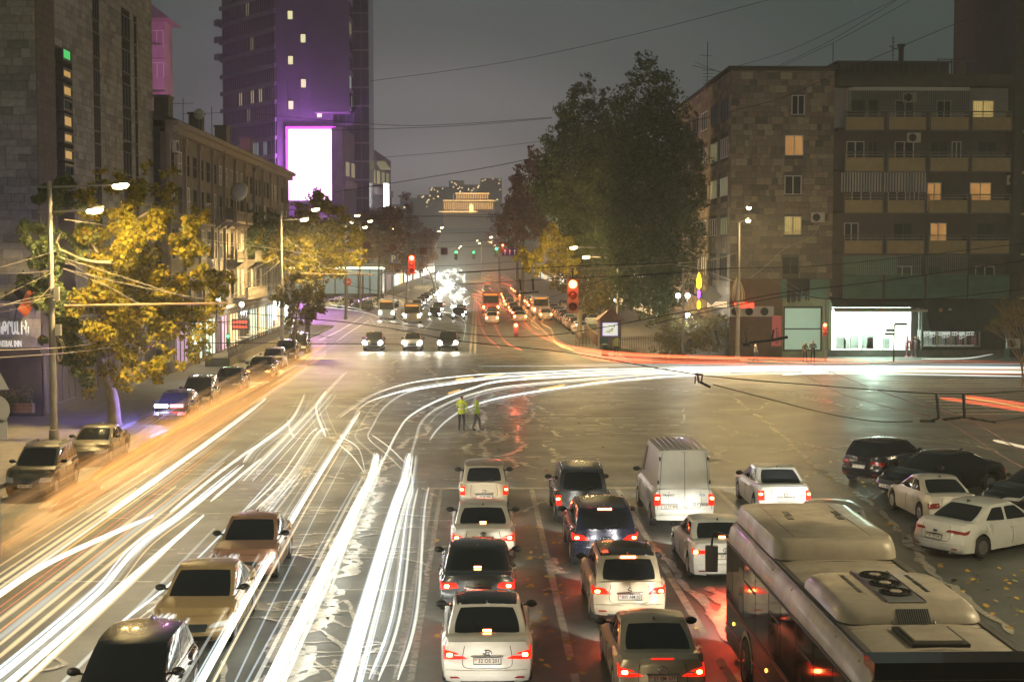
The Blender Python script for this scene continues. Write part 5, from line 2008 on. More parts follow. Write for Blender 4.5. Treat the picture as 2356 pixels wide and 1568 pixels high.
 if lod:
  patch(surf_rear(S), [(-.62, .0), (.62, .0), (.66, .10), (-.66, .10)], 10, 2, 0.042, 'lower_valance', M_trim, bo, 0.1, 0.03)
  b = MB()
  for pts in ([(-.56, .92), (-.57, .62), (-.5, .42), (0, .40), (.5, .42), (.57, .62), (.56, .92)],):
   P = [S.body(u, -1, tt) + Vector((0, -.004, 0)) for u, tt in pts]
   b.tube(bez(P, 5), 0.006, 4)
  b.build('boot_seam', M_trim, bo)
  for sd in (-1, 1):
   q = S.body(sd * .74, -1, .17)
   b = MB()
   b.cbox((q.x, q.y - .045, q.z), (0.22, 0.015, 0.035))
   b.build('reflector', M_redlens, bo)
  if exh:
   for sd in ((-1, 1) if exh == 2 else (1,)):
    b = MB()
    b.lathe([(0.03, -.08), (0.036, -.08), (0.036, .15), (0.03, .15)], 12, 'Y', (sd * S.W * .3, -S.L / 2 + .03, S.sill + .03))
    b.build('exhaust_pipe', M_chrome, t)
 if plate_txt:
  q = S.body(0, -1, plate_t)
  n = S.normal(S.body, (0, -1, plate_t), 0, 2, Vector((0, -1, 0)))
  plate(bo, q + n * 0.02, plate_txt, tilt=-math.asin(max(-.5, min(.5, n.z))) * 1.0)
  if lod:
   b = MB()
   b.cbox((0, q.y - .03, q.z + .10), (0.62, 0.035, 0.02))
   b.build('boot_handle', M_chrome, bo)
 if badge and lod:
  bt = min(.95, plate_t + .20)
  q = S.body(0, -1, bt)
  if badge.startswith('text:'):
   text(badge[5:], 0.09, bo, (0, q.y - .015, q.z), m=M_chrome, ext=0.004, sx=1.5)
  else:
   emblem(badge, bo, q + Vector((0, -.016, 0)), 0.16)
 if wiper and lod:
  a, c = S.cabin(.0, -1, .16), S.cabin(.42, -1, .30)
  b = MB()
  b.tube([a + Vector((0, -.02, 0)), c + Vector((0, -.025, 0))], 0.01, 4)
  b.build('wiper', M_trim, ca)
 for sd in (-1, 1):
  c0, c1, r0, r1 = S.cab
  yy = c1 - 0.28 * (c1 - r1) - .35
  z = lerp_pts(S.top, yy) + .07
  b = MB()
  b.lathe([(0.0, -.09), (.07, -.085), (.085, -.04), (.075, .04), (.035, .10), (0, .115)], 10, 'Y', (0, 0, 0))
  b.v = [(x * 1.5, y * .8, zz * .95) for x, y, zz in b.v]
  mi = b.build('mirror', M_trim if lod else pm, t, smooth=True, loc=(sd * (S.W / 2 + .06), yy, z))
  b = MB()
  b.cbox((-sd * .10, 0, -.03), (0.16, .05, .035))
  b.build('mirror_arm', M_trim, mi)
 hs = {'wide': [(.50, .62), (1.03, .66), (1.16, .88), (.62, .80)], 'round': [(.56, .55), (1.02, .58), (1.12, .84), (.62, .84)]}['wide' if style == 'sedan' else 'round']
 for sd in (-1, 1):
  h = patch(surf_front(S, sd), hs, 8, 4, 0.015, 'headlight', M_clearlens, bo, 0.08, 0.03)
  if hl != 'off':
   c = [(.68, .60), (.96, .60), (.96, .82), (.68, .82)]
   patch(surf_front(S, sd), c, 4, 3, 0.03, 'headlight_bulb', M_head if hl == 'on' else M_amber, h, 0.5, 0.012)
 if front or lod:
  patch(surf_front(S), [(-.46, .50), (.46, .50), (.52, .78), (-.52, .78)], 8, 3, 0.012, 'grille', M_trim, bo, 0.1, 0.03)
  patch(surf_front(S), [(-.60, .08), (.60, .08), (.66, .30), (-.66, .30)], 8, 3, 0.02, 'air_intake', M_trim, bo, 0.15, 0.03)
 if front:
  b = MB()
  for k in range(4):
   tt = .54 + k * .065
   P = [S.body(u, 1, tt) + Vector((0, .02, 0)) for u in (-.48, -.2, 0, .2, .48)]
   b.tube(P, 0.012, 4)
  b.build('grille_bar', M_chrome, bo)
  for k in (-.5, .5):
   P = [S.body(k, v, 1) + Vector((0, 0, .004)) for v in (.62, .75, .88, .96)]
   b = MB()
   b.tube(P, .008, 4)
   b.build('bonnet_crease', pm, bo)
  b = MB()
  b.tube([S.cabin(-.6, 1, .06) + Vector((0, .02, 0)), S.cabin(.0, 1, .11) + Vector((0, .03, 0))], .01, 4)
  b.tube([S.cabin(.05, 1, .06) + Vector((0, .02, 0)), S.cabin(.62, 1, .13) + Vector((0, .03, 0))], .01, 4)
  b.build('wiper', M_trim, ca)
 if plate_front:
  q = S.body(0, 1, .38)
  plate(bo, q + Vector((0, .03, 0)), plate_front, front=True)
 if roofrails:
  for sd in (-1, 1):
   P = [S.cabin(sd * .9, v, 1) + Vector((0, 0, h_)) for v, h_ in ((-.86, .01), (-.8, .06), (0, .07), (.6, .06), (.68, .01))]
   b = MB()
   b.tube(bez(P, 3), .018, 6)
   b.build('roof_rail', M_chrome if roofrails == 'chrome' else M_trim, ca)
 if lod and style != 'van':
  b = MB()
  q = S.cabin(0, -.82, 1)
  b.add([(-.02, q.y - .1, q.z), (.02, q.y - .1, q.z), (.02, q.y + .1, q.z), (-.02, q.y + .1, q.z), (0, q.y - .11, q.z + .08)], [(0, 1, 4), (1, 2, 4), (2, 3, 4), (3, 0, 4)])
  b.build('antenna', M_trim, ca)
 if headbeam:
  for sd in (-1, 1):
   q = S.body(sd * .8, 1, .7)
   lamp_light('headlight_beam', (q.x, q.y + .12, q.z), (1.0, 0.93, 0.78), headbeam, 0.06, t, 'SPOT', (R(79), 0, 0), R(64), 0.5)
 return t
def sedan(L=4.8, W=1.83, H=1.45, deck=1.06):
 return Shape(L, W, H, [(-L / 2, deck - .05), (-L / 2 + .25, deck), (-L / 2 + .9, deck - .02), (0, .98), (L / 2 - 1.3, .96), (L / 2 - .5, .84), (L / 2, .70)],
     (-L / 2 + .62, L / 2 - 1.05, -L / 2 + 1.45, L / 2 - 2.05), (-L / 2 + 1.02, L / 2 - .93))
def hatch(L=4.1, W=1.70, H=1.53, deck=1.0):
 return Shape(L, W, H, [(-L / 2, deck - .02), (-L / 2 + .4, deck), (0, .99), (L / 2 - 1.1, .98), (L / 2 - .45, .88), (L / 2, .72)],
     (-L / 2 + .14, L / 2 - .85, -L / 2 + .52, L / 2 - 1.75), (-L / 2 + .72, L / 2 - .80), tumble=.76,
     rearoff=[(0, .10), (.2, .02), (.45, .0), (.6, .05), (1, .08)])
def suv(L=4.3, W=1.80, H=1.65, deck=1.10, wr=.35):
 return Shape(L, W, H, [(-L / 2, deck - .02), (-L / 2 + .4, deck), (0, 1.07), (L / 2 - 1.2, 1.06), (L / 2 - .45, .97), (L / 2, .82)],
     (-L / 2 + .12, L / 2 - .95, -L / 2 + .50, L / 2 - 1.80), (-L / 2 + .85, L / 2 - .85), sill=.26, wr=wr, tumble=.78,
     rearoff=[(0, .10), (.2, .02), (.45, .0), (.6, .05), (1, .07)])
P_white = paint('pearl_white', (0.62, 0.60, 0.55))
P_white2 = paint('plain_white', (0.60, 0.62, 0.60))
P_beige = paint('champagne', (0.44, 0.38, 0.28), 0.3)
P_silver = paint('silver', (0.42, 0.42, 0.40), 0.6)
P_black = paint('black', (0.010, 0.010, 0.012), rough=0.2)
P_dgrey = paint('graphite', (0.055, 0.06, 0.065), 0.4, 0.25)
P_blue = paint('dark_blue', (0.025, 0.03, 0.06), 0.3, 0.22)
P_taxi = paint('amber_yellow', (0.38, 0.27, 0.13))
P_orange = paint('orange_red', (0.33, 0.18, 0.11))
P_olive = paint('olive_brown', (0.13, 0.115, 0.085), 0.3)
P_gold = paint('pale_gold', (0.40, 0.33, 0.22), 0.3)
def rearY(Y, L):
 return Y + L / 2
HB = 300
make_car('beige hatchback first at the stop line in the left queue', hatch(4.1, 1.69, 1.53), P_beige, 0.19, rearY(47.0, 4.1), plate_txt='37 JX 896', tail='tall', badge='ringbar', style='hatch', third=None, wiper=True, spokes=7, plate_t=.42, headbeam=HB)
make_car('white saloon with lit brake lights right behind the beige hatchback', sedan(4.82, 1.82, 1.47, 1.08), P_white, 0.13, rearY(38.7, 4.82), plate_txt='71 SG 070', tail='slant', badge='ellipses', plate_t=.62, headbeam=HB)
make_car('dark grey saloon third in the left queue with a glossy dark roof', sedan(4.74, 1.86, 1.46, 1.06), P_dgrey, -0.02, rearY(33.0, 4.74), plate_txt='17 JJ 770', tail='wide', badge='text:KIA', plate_t=.55, headbeam=HB)
make_car('white saloon with a black roof, nearest whole car of the left queue', sedan(4.82, 1.83, 1.47, 1.06), P_white, 0.17, rearY(27.2, 4.82), plate_txt='32 OS 201', tail='slant', badge='slantH', plate_t=.56, headbeam=HB, roofm=mat('black_roof', (0.015, 0.015, 0.016), 0.15))
make_car('pale roof of the car at the bottom edge behind the white saloon', sedan(4.7, 1.78, 1.47, 1.06), P_gold, -0.15, rearY(19.6, 4.7), plate_txt=None, tail='wide', headbeam=HB)
make_car('dark four-wheel drive with roof rails first in the middle queue', suv(4.6, 1.80, 1.78, 1.14, .38), P_dgrey, 3.31, rearY(44.4, 4.6), plate_txt='44 RP 045', tail='tall', badge='diamonds', style='suv', third=None, roofrails='chrome', wiper=True, plate_t=.62, headbeam=HB, spokes=6, lights='tail')
make_car('dark blue estate-like crossover with a bright bar above its rear window', suv(4.63, 1.90, 1.65, 1.12, .37), P_blue, 3.47, rearY(38.2, 4.63), plate_txt='77 KA 017', tail='wrap', badge='rings4', style='suv', third='top', roofrails='trim', wiper=True, plate_t=.50, headbeam=HB)
make_car('champagne crossover with starry third brake light in the middle queue', suv(4.18, 1.78, 1.62, 1.08, .34), P_beige, 3.47, rearY(32.1, 4.18), plate_txt='800 AM 03', tail='wrap', badge='S', style='suv', third='top', roofrails='trim', wiper=True, plate_t=.56, headbeam=HB, spokes=10, roofm=mat('black_roof', (0.015, 0.015, 0.016), 0.15))
make_car('champagne old saloon at the bottom edge of the middle queue', sedan(4.5, 1.74, 1.43, 1.04), P_beige, 3.44, rearY(26.0, 4.5), plate_txt='57 EM 577', tail='slant', badge='star3', third='deck', plate_t=.56, headbeam=HB)
make_car('white saloon half hidden beside the front of the bus', sedan(4.7, 1.81, 1.44, 1.10), P_white2, 6.45, rearY(36.4, 4.7), plate_txt='77 LL 717', tail='thin', badge='L', plate_t=.60, headbeam=HB)
make_car('white saloon right of the tall van at the stop line', sedan(4.85, 1.80, 1.49, 1.08), P_white2, 10.0, rearY(45.6, 4.85), plate_txt='37 DL 312', tail='tall', badge='ringbar', plate_t=.50, third=None, headbeam=HB)
make_car('silver hatchback hidden behind the bus roof, only its roof showing', hatch(4.2, 1.74, 1.50), P_silver, 10.15, rearY(38.6, 4.2), tail='tall', style='hatch', headbeam=3500, third=None, lights='tail')
make_car('black crossover with one amber light lit turning right', suv(4.3, 1.83, 1.6, 1.08, .36), P_black, 15.8, 54.0, R(-47), plate_txt='77 OG 777', tail='wide', badge='text:HYUNDAI', style='suv', lights='off', third=None, plate_t=.50, spokes=10)
make_car('long black limousine saloon with tall chrome grille facing left', sedan(5.2, 1.9, 1.48, 1.04), P_black, 16.75, 50.9, R(116), tail='wide', lights='off', third=None, front=True, plate_front='36 AL 408', spokes=10)
make_car('second black car facing left behind the white saloon with dark glass', sedan(5.0, 1.88, 1.46, 1.03), P_black, 19.3, 47.4, R(112), tail='wide', lights='off', third=None, front=True, spokes=9)
make_car('white compact saloon with dark rear window between black cars and the liftback', sedan(4.5, 1.73, 1.43, 1.05), P_white, 14.85, 46.0, R(3), tail='mid', lights='off', third=None, spokes=7, plate_t=.4)
make_car('white liftback with unlit red lamps at the right picture edge', sedan(4.87, 1.85, 1.48, 1.08), P_white2, 14.9, 40.9, R(-56), plate_txt='91 TG 091', tail='thin', badge='oval', lights='off', third=None, plate_t=.50, spokes=12)
make_car('beige car nose cut off by the right picture edge', sedan(4.7, 1.8, 1.46, 1.03), P_gold, 20.2, 44.0, R(108), tail='wide', lights='off', third=None, front=True)
make_car('olive four-wheel drive with roof rails parked at the left picture edge', suv(4.2, 1.74, 1.68, 1.06, .35), P_olive, -15.9, 52.0, R(180), tail='tall', lights='off', third=None, style='suv', front=True, roofrails='trim', plate_front='34 NU 760')
make_car('olive saloon with steering wheel in view parked behind the olive four-wheel drive', sedan(4.6, 1.77, 1.44, 1.03), P_olive, -16.0, 60.0, R(180), tail='wide', lights='off', third=None, front=True)
PC = make_car('black police estate with blue and red flashing bar', hatch(4.5, 1.78, 1.52), P_black, -15.7, 74.2, R(180), tail='tall', lights='off', third=None, style='hatch', front=True, cat='police car', name='police_car')
text('POLICE', 0.28, PC, (0.905, -0.2, 0.78), rot=(math.pi / 2, 0, math.pi / 2), m=M_plate, ext=0.004)
b = MB()
b.cbox((0.36, 2.05, 0.95), (0.62, 0.14, 0.14))
b.build('blue_flasher', mat('blue_flasher', (.2, .3, 1), .3, emit=(0.45, 0.55, 1.0), es=50), PC)
b = MB()
b.cbox((-0.42, 2.05, 0.95), (0.62, 0.14, 0.14))
b.build('red_flasher', mat('red_flasher', (1, .1, .1), .3, emit=(1.0, 0.06, 0.05), es=25), PC)
b = MB()
b.cbox((0, 1.98, 0.95), (1.6, 0.06, 0.06))
b.build('flasher_bar', M_trim, PC)
lamp_light('blue_flash', (-16.1, 71.2, 1.3), (0.25, 0.22, 1.0), 2600, 0.2)
make_car('dark van-like car parked behind the police car', suv(4.5, 1.8, 1.72, 1.08, .35), P_dgrey, -15.8, 81.0, R(180), tail='tall', lights='off', third=None, style='suv', front=True, roofrails='trim', lod=1)
make_car('dark saloon parked under the far edge of the big tree', sedan(), P_dgrey, -15.8, 91.0, R(180), tail='wide', lights='off', third=None, front=True, lod=1)
make_car('taxi with amber headlights waiting at the left kerb', sedan(), P_black, -15.3, 101.0, R(180), tail='wide', lights='off', third=None, front=True, hl='amber')
make_car('brownish hatchback seen from the front beside the second pole', hatch(), P_olive, -15.7, 109.5, R(180), tail='tall', lights='off', third=None, style='hatch', front=True)
make_car('dark car parked in front of the second lamp pole', suv(), P_dgrey, -15.8, 117.5, R(180), tail='tall', lights='off', third=None, style='suv', front=True)
make_car('black jeep-like car at the kerb corner by the second pole', suv(4.5, 1.85, 1.8), P_black, -15.9, 126.0, R(180), tail='tall', lights='off', third=None, style='suv', front=True)
make_car('reddish brown saloon among the white light trails, furthest of the three', sedan(4.4, 1.72, 1.45, 1.02), P_orange, -6.15, 38.8, R(180), tail='wide', lights='off', third=None, front=True)
make_car('dull amber saloon with dark windscreen among the light trails', sedan(4.6, 1.78, 1.46, 1.02), P_taxi, -6.25, 32.6, R(180), tail='wide', lights='off', third=None, front=True)
make_car('black rounded car at the bottom edge left of the light trails', hatch(4.2, 1.76, 1.52), P_black, -6.35, 26.0, R(180), tail='tall', lights='off', third=None, style='hatch', front=True)
for k, (px, lab, pm, sh, st) in enumerate([(857, 'dark car waiting beyond the junction, headlights on, leftmost of the front three', P_dgrey, suv(), 'suv'),
             (948, 'grey car with headlights on, middle of the three waiting beyond the junction', P_silver, suv(), 'suv'),
             (1030, 'black car with green windscreen light, rightmost of the front three waiting', P_black, suv(4.4, 1.85, 1.7), 'suv')]):
 p = gnd(px, 808)
 make_car(lab, sh, pm, p.x, p.y + 2.2, R(180), tail='tall', lights='off', third=None, style=st, front=True, hl='on', headbeam=6000)
 t_ = [o_ for o_ in COL.objects if o_.get('label') == lab][0]
 for sd in (-1, 1):
  b = MB()
  b.lathe([(0, .05), (.17, .02), (.2, 0), (0, -.03)], 12, 'Y')
  b.build('headlight_bulb', M_head, t_, loc=(sd * .72, sh.L / 2 + .02, .78))
b = MB()
VS = Shape(5.6, 1.97, 2.55, [(-2.8, 1.32), (1.2, 1.30), (1.9, 1.15), (2.8, .85)], (-2.74, 2.05, -2.64, .75), (-1.75, 1.75), sill=.34, wr=.35, tumble=.80, bulge=.35,
     rearoff=[(0, .06), (.3, .0), (1, .02)])
VAN = make_car('tall white delivery van at the stop line with ribbed roof', VS, P_white2, 6.40, rearY(43.6, 5.6), plate_txt=None, tail='tall', style='van', lights='tail', third=None, headbeam=HB, cat='van', name='delivery_van', spokes=6)
bo = [c for c in VAN.children if c.name.startswith('body')][0]
ca = [c for c in VAN.children if c.name.startswith('cabin')][0]
for i in range(8):
 u = -.78 + i * .223
 P = [VS.cabin(u, v, 1) + Vector((0, 0, .012)) for v in (-.95, -.4, 0, .4, .8)]
 b = MB()
 b.tube(P, .018, 5)
 b.build('roof_rib', P_white2, ca)
b = MB()
for u in (-.93, 0.0, .93):
 P = [VS.body(u, -1, t) + Vector((0, -.008, 0)) for t in (.25, .6, .98)] + [VS.cabin(u * .97, -1, t) + Vector((0, -.008, .0)) for t in (.1, .5, .93)]
 b.tube(P, .007, 4)
P = [VS.cabin(u, -1, .95) + Vector((0, -.006, 0)) for u in (-.9, 0, .9)]
b.tube(P, .007, 4)
b.build('rear_door_seam', M_trim, bo)
for u0, u1 in ((-.86, -.06), (.06, .86)):
 patch(surf_cab(VS, 'rear'), [(u0, .08), (u1, .08), (u1, .50), (u0, .50)], 6, 4, 0.004, 'rear_door_panel', P_white2, ca, 0.05)
for u in (-.97, .97):
 for t in (.2, .8):
  q = VS.cabin(u, -1, t)
  b = MB()
  b.cbox((q.x, q.y, q.z), (.05, .06, .12))
  b.build('door_hinge', M_trim, ca)
q = VS.body(-.52, -1, .42)
plate(bo, Vector((q.x, q.y - .03, q.z + .02)), '22 YY 808', w=.5)
q = VS.body(.5, -1, .50)
text('22YY808', 0.15, bo, (q.x + .02, q.y - .02, q.z), m=M_ink, ext=.002, sx=.9, bold=.001)
q = VS.body(-.55, -1, .80)
text('TRANSIT', 0.085, bo, (q.x, q.y - .02, q.z), m=M_ink, ext=.002, sx=1.1, bold=.002)
emblem('oval', bo, VS.body(.6, -1, .80) + Vector((0, -.015, 0)), 0.18)
patch(surf_rear(VS), [(-.99, .0), (.99, .0), (.99, .20), (-.99, .20)], 12, 3, 0.09, 'step_bumper', P_white2, bo, 0.05, 0.1)
b = MB()
b.box(-.35, .35, -2.82, -2.6, .34, .42)
b.build('tow_step', M_steel, VAN)
# ================================================================ lamp posts, signals, wires
M_post = mat('concrete_post', (0.26, 0.245, 0.22), 0.8, noise=(2, 6), col2=(0.18, 0.17, 0.15))
M_lampg = mat('sodium_lamp', (1, .8, .5), .3, emit=(1.0, 0.74, 0.34), es=26)
M_wire = mat('black_wire', (0.02, 0.02, 0.02), 0.7)
M_wirel = mat('pale_wire', (0.30, 0.26, 0.20), 0.5)
def lamp_head(parent, p, rz, tilt=0.0, light=0, r=0.2, wide=False, aim=0):
 hs_n = p[2] > 10.45
 """cobra lamp head; the lit bowl is its glass"""
 b = MB()
 b.lathe([(0.0, -.42), (.09, -.40), (.15, -.1), (.15, .2), (.08, .42), (0, .45)], 10, 'X')
 b.v = [(x, y, z * .55 + .06) for x, y, z in b.v]
 h = b.build('lamp_housing', M_steel, parent, smooth=True, loc=p, rot=(0, tilt, rz))
 b = MB()
 b.lathe([(0.0, -.38), (.12, -.33), (.18, -.05), (.16, .22), (0, .38)], 10, 'X')
 b.v = [(x, y, z * .9 - .06) for x, y, z in b.v]
 b.build('lamp_glass', M_lampg, h, smooth=True)
 if light:
  lamp_light('street_lamp_light', (p[0], p[1], p[2] - .35), SODN if wide and hs_n else SOD, light, r, parent, 'POINT' if wide else 'SPOT', (R(aim), 0, 0), R(130 if aim else 174), .3)
 return h
def lamp_post(label, X, Y, h, heads, z0=0.13, power=0, r0=.17, r1=.11, wide=False, aim=0):
 t = thing('street_lamp', label, 'street lamp', (X, Y, z0), 0)
 b = MB()
 b.lathe([(r0 + .06, 0), (r0 + .05, .5), (r0, .52), (r1, h - z0)], 14)
 autosmooth(b.build('pole', M_post, t))
 for (hx, hy, hz, ang) in heads:
  b = MB()
  b.tube([(-.55 if hx > 0 else .55, 0, hz - z0 - .12), (0, 0, hz - z0 - .12), (hx * .55, hy * .55, hz - z0 - .06), (hx * .92, hy * .92, hz - z0)], .045, 7)
  b.build('bracket_arm', M_post, t)
  lamp_head(t, (hx, hy, hz - z0), ang, -0.12, power, wide=wide, aim=aim)
 return t
p1 = gnd(125, 1000)
PW = 8000
LP1 = lamp_post('tall pale lamp post with two lit lamps before the big yellow tree', -19.35, 65.0, 11.9, [(3.2, 0.0, 11.75, R(20)), (2.1, -.3, 10.62, R(20))], power=PW)
LP2 = lamp_post('second lamp post on the left pavement, by the old building', at(647, 590, 128).x, 128, 13.1, [(3.1, 0, 12.75, R(20)), (2.1, 0, 11.85, R(20))], power=15000)
LP3 = lamp_post('lamp post with two starry lamps at the corner of the right apartment block', at(1699, 590, 112.6).x, 112.6, 11.2, [(.75, -.2, 12.4, R(90)), (.45, -1.6, 11.35, R(90))], power=10000, aim=-45)
ends = []
for (px, py, Y, lab) in [(822, 495, 190, 'third lamp pair on the left, above the yellow tree'), (852, 508, 215, 'fourth lamp pair on the left side of the avenue'), (905, 525, 300, 'lamp post deep on the left side among reddish trees'),
       (1017, 523, 330, 'lamp post standing alone in the middle distance left of the column'), (985, 560, 420, 'small far lamp left of the centre line'), (1098, 553, 520, 'distant lamp right of the centre line'), (1130, 545, 300, 'lamp among the right-hand autumn trees'), (1060, 566, 700, 'farthest lamp in the haze at the end of the avenue')]:
 q = at(px, py, Y)
 sgn = 1 if px < 1090 else -1
 lamp_post(lab, q.x - sgn * 1.6, Y, max(8, q.z), [(sgn * 1.6, 0, max(8, q.z), R(20)), (sgn * .8, 0, max(8, q.z) - .9, R(20))], power=5000)
lamp_post('lamp post on the left pavement nearer than the picture shows', -19.3, 24, 11.8, [(3.2, 0, 11.7, R(20)), (2.1, 0, 10.6, R(20))], power=2500, wide=True)
lamp_post('lamp post on the right side nearer than the picture shows', 21.5, 22, 11.8, [(-3.2, 0, 11.7, R(20)), (-2.1, 0, 10.6, R(20))], power=5400, wide=True)
lamp_post('lamp post right of the turning cars outside the picture', 35.5, 62, 11.8, [(-3.2, 0, 11.7, R(20)), (-2.1, 0, 10.6, R(20))], power=3000, wide=True)
lamp_post('lamp post behind the footbridge', -6, -14, 12.5, [(3.2, 0, 12.2, R(20)), (-3.2, 0, 12.2, R(20))], power=2900, wide=True)
lamp_post('lamp post buried in the foliage of the bright yellow tree on the right kerb', 13.6, 160, 10.5, [(-4.8, 0, 10.4, R(20)), (-3.4, 0, 9.4, R(20))], power=5500, wide=True)
lamp_post('lamp post among the olive foliage behind the big red light', 13.2, 134, 9.5, [(-4.2, 0, 9.4, R(20)), (-3.0, 0, 8.5, R(20))], power=4200, wide=True)
b = MB()
b.cbox((0, 0, 0), (.22, .25, .62))
tag(b.build('junction_box', M_acw, LP1, loc=(.26, -.05, 6.7)))
b = MB()
b.cbox((0, 0, 0), (.25, .25, .5))
b.build('junction_box', M_acw, LP1, loc=(.3, -.05, 5.05))
for i in range(5):
 r_ = random.Random(i)
 P = [(.2, -.1, 4.6 + .1 * i), (.5 + .1 * r_.random(), -.2, 4.1 + .3 * r_.random()), (.35, -.1, 3.6), (.18, -.1, 3.9 + .2 * i)]
 b = MB()
 b.tube(bez(P, 5), .012, 4)
 b.build('cable_loop', M_wirel, LP1)
for i in range(9):
 r_ = random.Random(40 + i)
 P = [(-.1, -.1, 6.6 + .4 * r_.random()), (-.45 * r_.random() - .25, -.2, 5.6), (-.35, -.1, 4.6), (.05, -.15, 3.6 + r_.random()), (.35 * r_.random() + .2, -.15, 5.2), (.1, -.1, 6.5)]
 b = MB()
 b.tube(bez(P, 5), .015, 4)
 b.build('cable_loop', M_wirel, LP3)
A = at(147, 703, 65)
B = at(524, 697, 65)
t = thing('bracket_pole', 'long orange-lit bracket tube reaching from the first lamp post through the yellow tree', 'bracket', tuple(A))
b = MB()
b.tube([(0, 0, 0), B - A], .055, 8)
b.build('tube', mat('galvanised_tube', (0.40, 0.30, 0.20), 0.4, 0.5), t)
for f_, dz in ((.45, .95), (.86, .55)):
 b = MB()
 b.tube([(B - A) * f_, (-.1, 0, 2.2)], .015, 4)
 b.build('stay_wire', M_wirel, t)
for f_ in (.78, .93):
 b = MB()
 q = (B - A) * f_
 b.tube([q, q + Vector((0, 0, -.85))], .018, 4)
 b.tube([q + Vector((0, 0, -.85)), q + Vector((.9, 0, -.82))], .018, 4)
 b.build('hanger', M_dsteel, t)
A2 = at(655, 628, 128)
B2 = at(862, 632, 128)
t = thing('bracket_pole', 'bracket tube reaching right from the second lamp post', 'bracket', tuple(A2))
b = MB()
b.tube([(0, 0, 0), B2 - A2], .055, 8)
b.build('tube', MATS['galvanised_tube'], t)
b = MB()
b.tube([(B2 - A2) * .55, (0, 0, 3.2)], .015, 4)
b.build('stay_wire', M_wirel, t)
def wire(label, pts, r=.016, m=None, sag=0.0, group='overhead wires'):
 P = [at(*q) for q in pts]
 if len(P) == 2 and sag:
  P = [P[0], P[0].lerp(P[1], .25) - Vector((0, 0, sag * .75)), P[0].lerp(P[1], .5) - Vector((0, 0, sag)), P[0].lerp(P[1], .75) - Vector((0, 0, sag * .75)), P[1]]
 b = MB()
 b.tube(bez(P, 6) if len(P) > 2 else P, r * (.72 if m is M_wirel else .9), 5)
 o = b.build('wire', m or M_wire)
 tag(o, label, 'wire', group)
 return o
